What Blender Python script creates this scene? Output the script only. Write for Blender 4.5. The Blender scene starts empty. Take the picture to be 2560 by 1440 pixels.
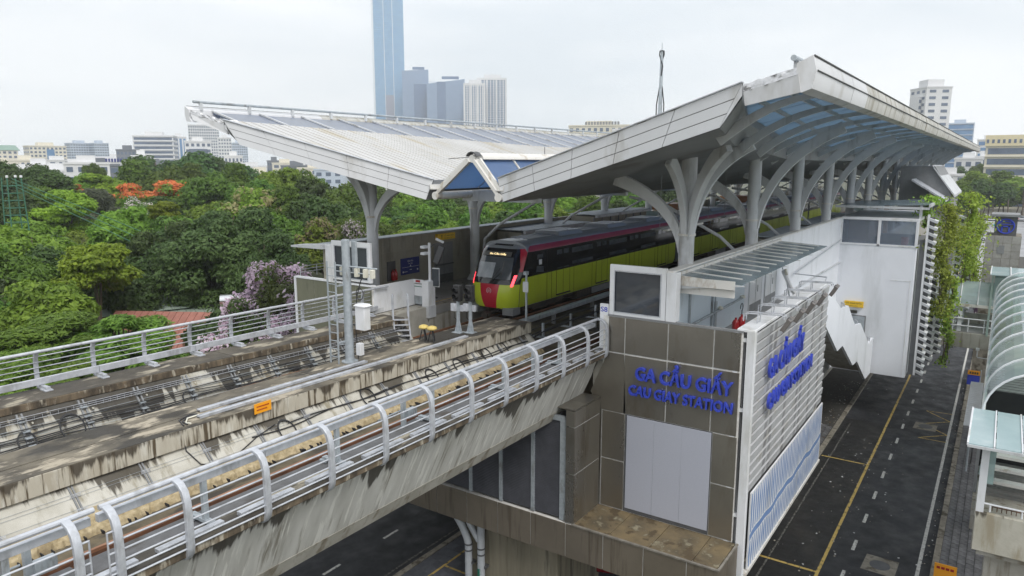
import bpy, bmesh, math, random
import numpy as np
from mathutils import Vector, Matrix
rnd = random.Random(11)
rtree = random.Random(4)
sc = bpy.context.scene
col = sc.collection

# ---------------------------------------------------------------- camera
CAM_H = 16.85
HAZE = .0003
PITCH, YAW = math.radians(9.78), math.radians(34.13)
F = Vector((math.cos(PITCH)*math.cos(YAW), math.cos(PITCH)*math.sin(YAW), -math.sin(PITCH)))
R = Vector((math.sin(YAW), -math.cos(YAW), 0)); U = R.cross(F)
cd = bpy.data.cameras.new('camera'); cam = bpy.data.objects.new('camera', cd); col.objects.link(cam)
cd.sensor_width = 36; cd.lens = 36*1810/2560; cd.clip_start = .2; cd.clip_end = 9000
m = Matrix((R, U, -F)).transposed().to_4x4(); m.translation = (0, 0, CAM_H); cam.matrix_world = m
sc.camera = cam
# ---------------------------------------------------------------- sky, sun, exposure
SUN_EL, SUN_AZ = math.radians(52), math.radians(-118)   # direction towards the veiled sun, measured from +X
w = bpy.data.worlds.new('World'); sc.world = w; w.use_nodes = True
nt = w.node_tree; nt.nodes.clear()
out = nt.nodes.new('ShaderNodeOutputWorld'); bg = nt.nodes.new('ShaderNodeBackground')
sky = nt.nodes.new('ShaderNodeTexSky'); sky.sky_type = 'NISHITA'; sky.sun_disc = False
sky.sun_elevation = SUN_EL; sky.sun_rotation = math.pi/2 - SUN_AZ
sky.air_density = 1.0; sky.dust_density = 3.0
tc = nt.nodes.new('ShaderNodeTexCoord'); mp = nt.nodes.new('ShaderNodeMapping'); mp.inputs['Scale'].default_value = (1, 1, 4.5)
nz = nt.nodes.new('ShaderNodeTexNoise'); nz.inputs['Scale'].default_value = 1.7; nz.inputs['Detail'].default_value = 6; nz.inputs['Roughness'].default_value = .55
rp = nt.nodes.new('ShaderNodeValToRGB')
rp.color_ramp.elements[0].position = .36; rp.color_ramp.elements[0].color = (6.5, 7.0, 7.45, 1)
rp.color_ramp.elements[1].position = .60; rp.color_ramp.elements[1].color = (8.5, 8.65, 8.8, 1)
mx = nt.nodes.new('ShaderNodeMix'); mx.data_type = 'RGBA'; mx.inputs['Factor'].default_value = .93
nt.links.new(tc.outputs['Generated'], mp.inputs['Vector']); nt.links.new(mp.outputs[0], nz.inputs['Vector'])
nt.links.new(nz.outputs['Fac'], rp.inputs['Fac']); nt.links.new(sky.outputs[0], mx.inputs[6]); nt.links.new(rp.outputs[0], mx.inputs[7])
nt.links.new(mx.outputs[2], bg.inputs['Color']); bg.inputs['Strength'].default_value = .1
nt.links.new(bg.outputs[0], out.inputs['Surface'])
sd = bpy.data.lights.new('sun', 'SUN'); sd.energy = 1.5; sd.angle = math.radians(25); sd.color = (1, .97, .93)
so = bpy.data.objects.new('sun', sd); col.objects.link(so)
so.rotation_euler = Vector((math.cos(SUN_EL)*math.cos(SUN_AZ), math.cos(SUN_EL)*math.sin(SUN_AZ), math.sin(SUN_EL))).to_track_quat('Z', 'Y').to_euler()
vs = sc.view_settings; vs.view_transform = 'Standard'; vs.look = 'None'; vs.exposure = 0.55; vs.gamma = 1; vs.use_curve_mapping = False
sc.cycles.max_bounces = 6; sc.cycles.volume_bounces = 1; sc.cycles.transparent_max_bounces = 12; sc.cycles.caustics_reflective = False; sc.cycles.caustics_refractive = False

# ---------------------------------------------------------------- helpers
WL = {}                                            # world position of every object that has parts
def wl(o): return WL[o.name] if o else Vector((0, 0, 0))
def meta(o, label=None, cat=None, group=None, kind=None):
    for k_, v_ in (('label', label), ('category', cat), ('group', group), ('kind', kind)):
        if v_: o[k_] = v_
    return o
def thing(name, label, cat, loc=(0, 0, 0), group=None):
    o = bpy.data.objects.new(name, None); col.objects.link(o); o.location = loc; o.empty_display_size = .2
    WL[o.name] = Vector(loc); return meta(o, label, cat, group)

class MB:
    def __init__(s): s.v = []; s.f = []; s.mi = []; s.m = 0
    def add(s, vs, fs):
        b = len(s.v); s.v += [tuple(p) for p in vs]
        for q in fs: s.f.append(tuple(b+i for i in q)); s.mi.append(s.m)
        return s
    def hexa(s, p):                                # 4 bottom (ccw), 4 top
        return s.add(p, [(3, 2, 1, 0), (4, 5, 6, 7), (0, 1, 5, 4), (1, 2, 6, 5), (2, 3, 7, 6), (3, 0, 4, 7)])
    def box(s, x0, x1, y0, y1, z0, z1):
        x0, x1 = min(x0, x1), max(x0, x1); y0, y1 = min(y0, y1), max(y0, y1); z0, z1 = min(z0, z1), max(z0, z1)
        return s.hexa([(x0, y0, z0), (x1, y0, z0), (x1, y1, z0), (x0, y1, z0), (x0, y0, z1), (x1, y0, z1), (x1, y1, z1), (x0, y1, z1)])
    def poly(s, pts): return s.add(pts, [tuple(range(len(pts)))])
    def loft(s, a, b, caps=True):                  # two loops of equal length
        n = len(a); fs = [(i, (i+1) % n, n+(i+1) % n, n+i) for i in range(n)]
        if caps: fs += [tuple(range(n-1, -1, -1)), tuple(range(n, 2*n))]
        return s.add(list(a)+list(b), fs)
    def px(s, prof, x0, x1, caps=True):            # profile of (y,z), counter-clockwise seen from +x, along x; x0/x1 numbers or functions of (y,z)
        g = lambda e, y, z: e(y, z) if callable(e) else e
        return s.loft([(g(x0, y, z), y, z) for y, z in prof], [(g(x1, y, z), y, z) for y, z in prof], caps)
    def py(s, prof, y0, y1): return s.loft([(x, y1, z) for x, z in prof], [(x, y0, z) for x, z in prof])
    def pz(s, prof, z0, z1): return s.loft([(x, y, z0) for x, y in prof], [(x, y, z1) for x, y in prof])
    def tube(s, pts, r, n=8, caps=True):
        pts = [Vector(p) for p in pts]; rs = r if isinstance(r, (list, tuple)) else [r]*len(pts)
        rings = []; up = None
        for i, p in enumerate(pts):
            t = (pts[min(i+1, len(pts)-1)]-pts[max(i-1, 0)]).normalized()
            if up is None: up = Vector((0, 0, 1)) if abs(t.z) < .9 else Vector((1, 0, 0))
            a = t.cross(up).normalized(); up = a.cross(t).normalized()
            rings.append([p+(a*math.cos(q)+up*math.sin(q))*rs[i] for q in [2*math.pi*j/n for j in range(n)]])
        b = len(s.v)
        for rg in rings: s.v += [tuple(p) for p in rg]
        for i in range(len(rings)-1):
            for j in range(n):
                s.f.append((b+i*n+j, b+i*n+(j+1) % n, b+(i+1)*n+(j+1) % n, b+(i+1)*n+j)); s.mi.append(s.m)
        if caps:
            s.f.append(tuple(b+j for j in range(n-1, -1, -1))); s.mi.append(s.m)
            e = b+(len(rings)-1)*n; s.f.append(tuple(e+j for j in range(n))); s.mi.append(s.m)
        return s
    def bar(s, pts, side, wd, th):                 # flat bar: wd along 'side', th across the path
        pts = [Vector(p) for p in pts]; side = Vector(side).normalized()
        ws = wd if isinstance(wd, (list, tuple)) else [wd]*len(pts); hs = th if isinstance(th, (list, tuple)) else [th]*len(pts)
        b = len(s.v)
        for i, p in enumerate(pts):
            t = (pts[min(i+1, len(pts)-1)]-pts[max(i-1, 0)]).normalized(); nn = t.cross(side).normalized()
            for u_, n_ in ((-1, -1), (1, -1), (1, 1), (-1, 1)): s.v.append(tuple(p+side*u_*ws[i]/2+nn*n_*hs[i]/2))
        for i in range(len(pts)-1):
            for j in range(4): s.f.append((b+i*4+j, b+i*4+(j+1) % 4, b+(i+1)*4+(j+1) % 4, b+(i+1)*4+j)); s.mi.append(s.m)
        e = b+(len(pts)-1)*4; s.f += [(b+3, b+2, b+1, b), (e, e+1, e+2, e+3)]; s.mi += [s.m, s.m]
        return s
    def lathe(s, prof, c, n=16):                   # (r,z) profile about a vertical axis
        b = len(s.v); c = Vector(c)
        for r_, z_ in prof:
            for j in range(n): q = 2*math.pi*j/n; s.v.append((c.x+r_*math.cos(q), c.y+r_*math.sin(q), c.z+z_))
        for i in range(len(prof)-1):
            for j in range(n): s.f.append((b+i*n+j, b+i*n+(j+1) % n, b+(i+1)*n+(j+1) % n, b+(i+1)*n+j)); s.mi.append(s.m)
        s.f.append(tuple(b+j for j in range(n-1, -1, -1))); s.mi.append(s.m)
        e = b+(len(prof)-1)*n; s.f.append(tuple(e+j for j in range(n))); s.mi.append(s.m)
        return s
    def rbox(s, c, ax, ay, az):                    # oriented box: centre and three half-axis vectors
        c, ax, ay, az = map(Vector, (c, ax, ay, az))
        return s.hexa([c-ax-ay-az, c+ax-ay-az, c+ax+ay-az, c-ax+ay-az, c-ax-ay+az, c+ax-ay+az, c+ax+ay+az, c-ax+ay+az])
    def build(s, name, mats, parent=None, origin=None, smooth=True, bevel=0, kind=None, label=None):
        mats = mats if isinstance(mats, (list, tuple)) else [mats]
        if parent: org = wl(parent)
        elif origin is not None: org = Vector(origin)
        else:
            a = np.array(s.v); org = Vector(((a[:, 0].min()+a[:, 0].max())/2, (a[:, 1].min()+a[:, 1].max())/2, a[:, 2].min()))
        me = bpy.data.meshes.new(name)
        me.from_pydata([(p[0]-org.x, p[1]-org.y, p[2]-org.z) for p in s.v], [], s.f)
        for mt in mats: me.materials.append(mt)
        if len(mats) > 1: me.polygons.foreach_set('material_index', s.mi)
        me.update()
        if smooth:
            me.polygons.foreach_set('use_smooth', [True]*len(me.polygons)); me.set_sharp_from_angle(angle=math.radians(35))
        o = bpy.data.objects.new(name, me); col.objects.link(o)
        if parent: o.parent = parent
        else: o.location = org
        WL[o.name] = org
        if bevel:
            bv = o.modifiers.new('bevel', 'BEVEL'); bv.width = bevel; bv.segments = 2; bv.limit_method = 'ANGLE'
        if kind: o['kind'] = kind
        if label: o['label'] = label
        return o
def twin(o, loc, parent=None, rz=0, scale=None):
    c = o.copy(); col.objects.link(c); c.parent = parent; c.location = loc
    if rz: c.rotation_euler = (0, 0, rz)
    if scale: c.scale = scale
    return c
def piece(name, mesh, loc, parent, rot=None, scale=None):   # alike pieces sharing one mesh; loc in world
    o = bpy.data.objects.new(name, mesh); col.objects.link(o); o.parent = parent; o.location = Vector(loc)-wl(parent)
    if rot: o.rotation_euler = rot
    if scale: o.scale = scale
    return o
def tree_copy(o, loc, rz=0, scale=1, label=None):  # a thing with its parts and sub-parts
    def rec(q, par):
        c = q.copy(); col.objects.link(c); c.parent = par
        for ch in list(q.children): rec(ch, c)
        return c
    c = rec(o, None); c.location = loc; c.rotation_euler = (0, 0, rz); c.scale = scale if isinstance(scale, (tuple, list)) else (scale,)*3
    if label: c['label'] = label
    return c
def arc(c, r, a0, a1, n, plane='xz', r2=None):
    r2 = r2 or r; ps = []
    for i in range(n+1):
        a = math.radians(a0+(a1-a0)*i/n); p, q = r*math.cos(a), r2*math.sin(a)
        ps.append(Vector(c)+(Vector((p, 0, q)) if plane == 'xz' else Vector((0, p, q)) if plane == 'yz' else Vector((p, q, 0))))
    return ps
def mix3(a, b, t): return Vector(a).lerp(Vector(b), t)

# ---------------------------------------------------------------- materials
def mat(name, c1, c2=None, scale=3, rough=.6, metal=0, stretch=(1, 1, 1), bump=0, bscale=None, dirt=None, spec=.5, emit=None, obj_rand=0, rvar=0, coat=0, detail=6):
    """noise-mixed base colour; dirt = (colour, scale, stretch, low, high); obj_rand = value shift from object to object"""
    mt = bpy.data.materials.new(name); mt.use_nodes = True; n = mt.node_tree; b = n.nodes['Principled BSDF']; L = n.links.new
    tc = n.nodes.new('ShaderNodeTexCoord')
    def noise(sc_, st, det=6):
        mp = n.nodes.new('ShaderNodeMapping'); mp.inputs['Scale'].default_value = st; L(tc.outputs['Object'], mp.inputs['Vector'])
        z = n.nodes.new('ShaderNodeTexNoise'); z.inputs['Scale'].default_value = sc_; z.inputs['Detail'].default_value = det; z.inputs['Roughness'].default_value = .6
        L(mp.outputs[0], z.inputs['Vector']); return z.outputs['Fac']
    def ramp(f, lo, hi):
        r = n.nodes.new('ShaderNodeMapRange'); r.inputs['From Min'].default_value = lo; r.inputs['From Max'].default_value = hi; L(f, r.inputs['Value']); return r.outputs[0]
    def cmix(f, a, bb):
        x = n.nodes.new('ShaderNodeMix'); x.data_type = 'RGBA'; L(f, x.inputs['Factor'])
        for i, q in ((6, a), (7, bb)):
            if isinstance(q, tuple): x.inputs[i].default_value = (*q, 1)
            else: L(q, x.inputs[i])
        return x.outputs[2]
    c = None
    if c2 is not None:
        f = noise(scale, stretch, detail); c = cmix(ramp(f, .37, .63), c1, c2)
    if dirt:
        dl = dirt if isinstance(dirt, list) else [dirt]
        for dc, ds, dst, lo, hi in dl: c = cmix(ramp(noise(ds, dst), .5+(lo-.5)*.65, .5+(hi-.5)*.62), c if c is not None else c1, dc)
    if obj_rand:
        oi = n.nodes.new('ShaderNodeObjectInfo'); hs = n.nodes.new('ShaderNodeHueSaturation')
        L(ramp(oi.outputs['Random'], 0, 1), hs.inputs['Value'])
        hs.inputs['Value'].default_value = 1
        mr = n.nodes.new('ShaderNodeMapRange'); mr.inputs['To Min'].default_value = 1-obj_rand; mr.inputs['To Max'].default_value = 1+obj_rand
        L(oi.outputs['Random'], mr.inputs['Value']); L(mr.outputs[0], hs.inputs['Value'])
        if c is None: hs.inputs['Color'].default_value = (*c1, 1)
        else: L(c, hs.inputs['Color'])
        c = hs.outputs[0]
    if c is None: b.inputs['Base Color'].default_value = (*c1, 1)
    else: L(c, b.inputs['Base Color'])
    b.inputs['Roughness'].default_value = rough; b.inputs['Metallic'].default_value = metal; b.inputs['Specular IOR Level'].default_value = spec
    if rvar:
        mr = n.nodes.new('ShaderNodeMapRange'); mr.inputs['To Min'].default_value = max(0, rough-rvar); mr.inputs['To Max'].default_value = min(1, rough+rvar)
        mr.inputs['From Min'].default_value = .3; mr.inputs['From Max'].default_value = .7
        L(noise(scale*.7+.3, stretch), mr.inputs['Value']); L(mr.outputs[0], b.inputs['Roughness'])
    if coat: b.inputs['Coat Weight'].default_value = coat; b.inputs['Coat Roughness'].default_value = .08
    if bump:
        bp = n.nodes.new('ShaderNodeBump'); bp.inputs['Strength'].default_value = bump; bp.inputs['Distance'].default_value = .02
        L(noise(bscale or scale*6, stretch), bp.inputs['Height']); L(bp.outputs[0], b.inputs['Normal'])
    if emit: b.inputs['Emission Color'].default_value = (*emit[:3], 1); b.inputs['Emission Strength'].default_value = emit[3]
    return mt
def see_through(mt, k, tint=(1, 1, 1)):            # let part of the light straight through
    n = mt.node_tree; b = n.nodes['Principled BSDF']; o = n.nodes['Material Output']
    t = n.nodes.new('ShaderNodeBsdfTransparent'); t.inputs[0].default_value = (*tint, 1); x = n.nodes.new('ShaderNodeMixShader'); x.inputs[0].default_value = k
    n.links.new(b.outputs[0], x.inputs[1]); n.links.new(t.outputs[0], x.inputs[2]); n.links.new(x.outputs[0], o.inputs['Surface']); return mt
def translucent(mt, k, c):
    n = mt.node_tree; b = n.nodes['Principled BSDF']; o = n.nodes['Material Output']
    t = n.nodes.new('ShaderNodeBsdfTranslucent'); t.inputs[0].default_value = (*c, 1); x = n.nodes.new('ShaderNodeMixShader'); x.inputs[0].default_value = k
    n.links.new(b.outputs[0], x.inputs[1]); n.links.new(t.outputs[0], x.inputs[2]); n.links.new(x.outputs[0], o.inputs['Surface']); return mt
def drip(mt, ztop, zrel=False, amp=1.0, fx=.8, colr=(.05, .04, .028), axis='X', base=.12):
    """run-off stain hanging from a ledge at height ztop (object space), ragged along the wall"""
    n = mt.node_tree; b = n.nodes['Principled BSDF']; L = n.links.new
    old = b.inputs['Base Color'].links[0].from_socket
    tc = n.nodes.new('ShaderNodeTexCoord'); sp = n.nodes.new('ShaderNodeSeparateXYZ'); L(tc.outputs['Object'], sp.inputs[0])
    def m(op, a, b_):
        q = n.nodes.new('ShaderNodeMath'); q.operation = op
        for i, v in ((0, a), (1, b_)):
            if isinstance(v, (int, float)): q.inputs[i].default_value = v
            else: L(v, q.inputs[i])
        return q.outputs[0]
    def n1(s_, det):
        mp = n.nodes.new('ShaderNodeMapping'); mp.inputs['Scale'].default_value = (1, 0, .06) if axis == 'X' else (0, 1, .06); L(tc.outputs['Object'], mp.inputs['Vector'])
        z = n.nodes.new('ShaderNodeTexNoise'); z.inputs['Scale'].default_value = s_; z.inputs['Detail'].default_value = det; z.inputs['Roughness'].default_value = .65; L(mp.outputs[0], z.inputs['Vector']); return z.outputs['Fac']
    d = m('SUBTRACT', ztop, sp.outputs['Z'])
    ln = m('ADD', m('MULTIPLY', m('SUBTRACT', n1(fx, 3), .42), 2.6*amp), m('MULTIPLY', m('SUBTRACT', n1(fx*9, 2), .5), .7*amp))
    ln = m('ADD', ln, base)
    f = m('MULTIPLY', m('SUBTRACT', ln, d), 9.0)
    cl = n.nodes.new('ShaderNodeClamp'); L(f, cl.inputs[0]); f = m('MULTIPLY', cl.outputs[0], .9)
    x = n.nodes.new('ShaderNodeMix'); x.data_type = 'RGBA'; L(f, x.inputs['Factor']); L(old, x.inputs[6]); x.inputs[7].default_value = (*colr, 1)
    L(x.outputs[2], b.inputs['Base Color']); return mt

M = {}
M['concrete'] = mat('concrete', (.46, .44, .39), (.36, .34, .29), 1.3, .85, bump=.3, bscale=14, dirt=((.22, .19, .14), 2.2, (1.3, 1.3, .12), .52, .75))
M['web_out'] = drip(mat('web_concrete', (.64, .63, .59), (.50, .49, .45), 1.0, .85, stretch=(2.2, 1, .35), bump=.25, bscale=12,
    dirt=[((.27, .25, .21), 3.4, (1.6, .3, .09), .57, .78), ((.74, .73, .68), 5.5, (1.4, .3, .07), .58, .72)]), 2.15, amp=1.5, fx=.5, colr=(.04, .032, .022), base=.06)
M['web_in'] = drip(mat('web_inner_concrete', (.54, .52, .46), (.40, .38, .32), 1.4, .85, bump=.25, bscale=12,
    dirt=((.26, .22, .15), 3, (1.5, .5, .15), .53, .75)), 2.0, amp=1.35, fx=.8, colr=(.035, .03, .024), base=.18)
M['web_mid'] = drip(mat('mid_web_concrete', (.58, .56, .50), (.46, .44, .38), 1.4, .85, bump=.25, bscale=12,
    dirt=((.30, .27, .20), 3, (1.5, .5, .15), .55, .8)), 1.84, amp=.75, fx=1.1, colr=(.055, .045, .032), base=.02)
M['fascia_conc'] = drip(mat('flange_edge_concrete', (.55, .52, .44), (.44, .40, .32), 1.6, .85, stretch=(2, 1, .5), bump=.2, bscale=14,
    dirt=[((.10, .075, .045), 5, (1.6, .3, .10), .52, .68), ((.62, .60, .53), 4, (1.4, .4, .2), .6, .75)]), 2.3, amp=.5, fx=1.6, colr=(.05, .038, .025), base=.03)
M['edge_dark'] = mat('flange_edge_wet', (.17, .13, .085), (.055, .043, .03), 2.2, .8, stretch=(1.6, 1, .6), bump=.25, bscale=14, dirt=((.42, .38, .30), 3, (2, .5, .5), .60, .78))
M['flange_top'] = mat('flange_top', (.06, .052, .042), (.13, .115, .09), 1.1, .8, bump=.5, bscale=18, dirt=[((.38, .34, .26), 1.6, (.5, 1.4, 1), .55, .68), ((.07, .062, .05), .7, (.5, 1, 1), .52, .66)], rvar=.15)
M['flange_mid'] = mat('mid_flange_top', (.075, .065, .05), (.20, .175, .13), .9, .8, bump=.5, bscale=18, dirt=[((.40, .35, .27), 1.9, (.5, 1.4, 1), .56, .68), ((.045, .04, .032), .8, (.5, 1, 1), .52, .62)], rvar=.15)
M['walk_grey'] = mat('walkway_grey', (.145, .145, .15), (.10, .10, .10), 2.5, .75, bump=.3, bscale=25, dirt=((.07, .06, .05), 1.5, (.6, 1, 1), .55, .7))
M['floor_conc'] = mat('trough_floor', (.15, .12, .075), (.085, .07, .045), 1.6, .7, bump=.4, bscale=14, dirt=((.05, .043, .034), 1.1, (.35, 1, 1), .5, .62), rvar=.25)
M['rough_conc'] = mat('rough_sandy_concrete', (.50, .41, .26), (.30, .235, .13), 6, .95, bump=1, bscale=20, dirt=((.22, .17, .10), 2, (1, .6, .6), .55, .8))
M['galv'] = mat('galvanised_steel', (.62, .64, .68), (.50, .52, .56), 5, .48, .35, bump=.05, dirt=((.40, .41, .43), 2, (1, 1, .4), .58, .75))
M['galv_dull'] = mat('galvanised_dull', (.36, .40, .43), (.46, .50, .53), 6, .6, .35, dirt=((.26, .27, .27), 3, (1, 1, .4), .58, .75))
M['rail'] = mat('rusty_rail', (.19, .085, .045), (.09, .045, .028), 6, .75, .2, stretch=(.3, 1, 1))
M['rail_top'] = mat('rail_head', (.42, .22, .13), (.30, .15, .09), 5, .5, .5, stretch=(.2, 1, 1))
M['black'] = mat('black_cable', (.02, .02, .022), (.035, .035, .037), 8, .5)
M['white'] = mat('white_paint', (.80, .81, .83), (.74, .75, .77), 1.2, .45, dirt=((.60, .60, .58), 1.2, (.8, .8, .25), .58, .8))
M['plaster'] = mat('white_plaster', (.82, .84, .88), (.77, .79, .83), .5, .7, bump=.05, bscale=20, dirt=((.64, .66, .68), .7, (.8, .8, .2), .60, .85))
M['bluewall'] = mat('pale_blue_wall', (.66, .74, .80), (.62, .70, .76), .8, .6, dirt=((.52, .57, .6), 1, (.8, .8, .3), .6, .8))
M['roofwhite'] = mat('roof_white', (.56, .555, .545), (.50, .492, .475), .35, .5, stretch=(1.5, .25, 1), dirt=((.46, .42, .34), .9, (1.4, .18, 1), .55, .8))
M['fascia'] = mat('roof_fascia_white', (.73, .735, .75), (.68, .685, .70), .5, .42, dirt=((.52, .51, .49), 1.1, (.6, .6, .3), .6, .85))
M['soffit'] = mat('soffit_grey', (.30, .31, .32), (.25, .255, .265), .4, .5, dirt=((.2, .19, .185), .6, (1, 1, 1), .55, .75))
M['steelgrey'] = mat('painted_steel_grey', (.62, .635, .65), (.56, .575, .59), 1.5, .5, dirt=((.36, .36, .355), 1.5, (1, 1, .25), .58, .8))
M['steelwhite'] = mat('painted_steel_white', (.72, .70, .66), (.66, .65, .62), 2, .5, dirt=((.42, .36, .28), 2.2, (1, 1, .5), .58, .8))
M['poly'] = translucent(mat('blue_polycarbonate', (.25, .33, .42), (.29, .37, .46), .8, .25, dirt=((.34, .40, .46), .6, (1, .4, 1), .55, .8)), .66, (.34, .44, .53))
M['skyblue'] = translucent(mat('skylight_blue', (.17, .27, .47), (.21, .31, .51), .8, .22, dirt=((.30, .38, .50), .6, (1, .4, 1), .55, .8)), .55, (.36, .52, .74))
M['polytop'] = translucent(mat('skylight_sheet', (.53, .55, .58), (.47, .50, .55), .5, .3, dirt=((.42, .45, .52), .7, (1, .4, 1), .5, .75)), .42, (.17, .36, .62))
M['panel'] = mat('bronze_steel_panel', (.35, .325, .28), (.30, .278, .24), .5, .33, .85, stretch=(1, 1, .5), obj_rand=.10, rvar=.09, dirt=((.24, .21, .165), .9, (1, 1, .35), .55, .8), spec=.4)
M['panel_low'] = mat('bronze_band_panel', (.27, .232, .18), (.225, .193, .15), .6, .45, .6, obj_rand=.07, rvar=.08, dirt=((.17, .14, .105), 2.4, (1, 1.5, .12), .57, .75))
M['seal'] = mat('white_sealant', (.80, .79, .76), (.66, .64, .6), 5, .7)
M['board'] = mat('lilac_grey_board', (.44, .455, .52), (.41, .425, .49), 40, .7, bump=.05, dirt=((.60, .60, .63), 9, (1, 1, 1), .84, .92))
M['ledge'] = mat('mossy_ledge', (.20, .15, .08), (.10, .08, .05), 1.3, .75, bump=.4, bscale=12, dirt=[((.28, .25, .17), 2.6, (1, 1, 1), .60, .78), ((.09, .065, .035), 1.5, (1, 1, 1), .58, .64)], rvar=.2)
M['louvre'] = mat('dark_louvre', (.17, .175, .20), (.13, .135, .155), 2, .5, .3)
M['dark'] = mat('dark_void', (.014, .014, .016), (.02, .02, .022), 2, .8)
M['darkgrey'] = mat('dark_grey_paint', (.075, .078, .082), (.10, .10, .105), 2, .55)
M['midgrey'] = mat('mid_grey', (.25, .255, .26), (.21, .215, .22), 2, .6)
M['glassdark'] = mat('dark_glass', (.035, .042, .055), (.05, .06, .075), .6, .06, spec=.9)
M['glassclear'] = see_through(mat('clear_glass', (.30, .34, .40), None, 1, .04, spec=.9), .62, (.75, .82, .9))
M['glassgreen'] = see_through(mat('green_glass', (.42, .54, .53), (.50, .60, .60), .5, .12, spec=.8, dirt=((.62, .68, .68), .6, (1, .4, 1), .52, .8)), .42, (.72, .86, .84))
M['blue'] = mat('blue_letter', (.035, .06, .46), (.045, .075, .52), 4, .4)
M['bluesign'] = mat('blue_sign', (.022, .030, .17), None, 1, .4)
M['yellow'] = mat('yellow_sign', (.78, .50, .03), None, 1, .45)
M['signink'] = mat('sign_ink', (.03, .028, .02), None, 1, .5)
M['orange'] = mat('orange_sign', (.95, .40, .02), None, 1, .45)
M['red'] = mat('red_paint', (.42, .018, .022), (.36, .014, .02), 3, .35, coat=.3)
M['green_sign'] = mat('green_sign', (.01, .16, .10), None, 1, .4)
M['tile'] = mat('brown_wall_tile', (.33, .31, .25), (.29, .27, .215), .8, .55, obj_rand=.05, dirt=((.17, .16, .13), 1, (1, 1, .3), .55, .8))
M['platfloor'] = mat('platform_floor', (.30, .295, .28), (.25, .245, .235), .7, .35, rvar=.15)
M['brownpanel'] = mat('brown_wood_panel', (.34, .15, .055), (.28, .12, .045), 1.2, .45)
M['asphalt'] = mat('asphalt', (.025, .026, .030), (.018, .019, .022), 1.2, .62, bump=.5, bscale=60, rvar=.22, dirt=[((.040, .042, .048), .28, (.3, 1, 1), .5, .72), ((.022, .022, .025), .35, (.5, 1, 1), .55, .7)])
M['asphalt2'] = mat('parking_lane_asphalt', (.020, .019, .018), (.014, .014, .0135), 1.2, .6, bump=.5, bscale=60, rvar=.2, dirt=((.034, .031, .027), .6, (.5, 1, 1), .52, .72))
M['linewhite'] = mat('white_line', (.66, .66, .62), (.50, .49, .46), 4, .7, dirt=((.2, .2, .19), 7, (1, 1, 1), .60, .70))
M['lineyellow'] = mat('yellow_line', (.62, .44, .12), (.46, .33, .10), 3, .7, dirt=((.13, .11, .06), 6, (.5, 1, 1), .57, .68))
M['linefaint'] = mat('faint_line', (.20, .195, .175), (.05, .048, .043), 5, .8, dirt=((.035, .034, .03), 6, (1, 1, 1), .48, .6))
M['kerb'] = mat('kerb_stone', (.30, .275, .225), (.20, .18, .145), 3, .85, bump=.3, dirt=((.10, .085, .06), 2, (1, 1, 1), .55, .7))
M['paver'] = mat('paver', (.15, .15, .155), (.10, .10, .105), 3, .6, obj_rand=.22, bump=.3, rvar=.25)
M['paverjoint'] = mat('paver_joint', (.075, .07, .06), (.05, .047, .04), 4, .9)
M['paverblue'] = mat('blue_grey_paver', (.085, .09, .105), (.115, .12, .135), 2, .6, obj_rand=.18)
M['earth'] = mat('ground_earth', (.10, .095, .065), (.07, .085, .04), .05, .95)
M['bark'] = mat('bark', (.11, .085, .06), (.17, .14, .105), 5, .9, stretch=(1, 1, .3), bump=.6)
M['tiles_red'] = mat('red_roof', (.34, .14, .105), (.27, .11, .08), 1.5, .7)
M['roof_green'] = mat('green_sheet_roof', (.30, .36, .30), (.25, .31, .26), 1, .6)
M['rubber'] = mat('rubber', (.022, .022, .023), None, 1, .7)
M['chrome'] = mat('bright_metal', (.7, .7, .72), None, 1, .2, .9)
M['yellowcap'] = mat('yellow_cap', (.72, .56, .18), (.6, .45, .14), 8, .6)
M['cream'] = mat('cream_plastic', (.74, .72, .62), (.68, .66, .56), 4, .5)
M['pvc'] = mat('grey_pipe', (.44, .46, .48), (.38, .40, .42), 3, .4)
M['glasscan'] = see_through(mat('canopy_glass', (.20, .26, .29), (.26, .32, .35), .8, .2, spec=.7, dirt=((.36, .41, .43), 1.2, (1, .5, 1), .55, .8)), .22, (.7, .8, .84))
M['panel_olive'] = mat('olive_parapet_panel', (.20, .20, .145), (.25, .245, .18), .7, .42, .35, stretch=(1, 1, .3), rvar=.1, dirt=((.14, .14, .10), 2, (1, 1, .15), .56, .75))
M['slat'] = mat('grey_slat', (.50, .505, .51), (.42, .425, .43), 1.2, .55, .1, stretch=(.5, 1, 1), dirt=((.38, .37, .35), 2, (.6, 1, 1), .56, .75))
M['slatback'] = mat('screen_backing', (.33, .333, .337), (.28, .283, .287), .7, .7)
M['gutter'] = mat('gutter_stained', (.58, .57, .53), (.50, .49, .45), .9, .5, stretch=(1.6, 1, .3), dirt=((.30, .27, .20), 1.8, (1.5, 1, .2), .52, .75))
M['stainwall'] = drip(mat('stained_parapet', (.50, .48, .41), (.40, .38, .31), 1.2, .85, bump=.3, bscale=14, dirt=((.34, .30, .22), 2, (.5, 1.4, .2), .54, .75)), 1.3, amp=.75, fx=1.1, colr=(.06, .05, .035), axis='Y', base=-.25)
M['canopyglass'] = see_through(mat('frosted_canopy_glass', (.40, .52, .54), (.46, .58, .60), .7, .25, spec=.6, dirt=((.58, .66, .67), .5, (1, 1, 1), .55, .8)), .18, (.75, .88, .88))
M['archgreen'] = mat('pale_green_frame', (.36, .46, .42), (.32, .42, .38), 2, .5)
M['liftt'] = mat('lift_tile', (.36, .35, .33), (.30, .29, .27), 3, .6, obj_rand=.12)
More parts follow.
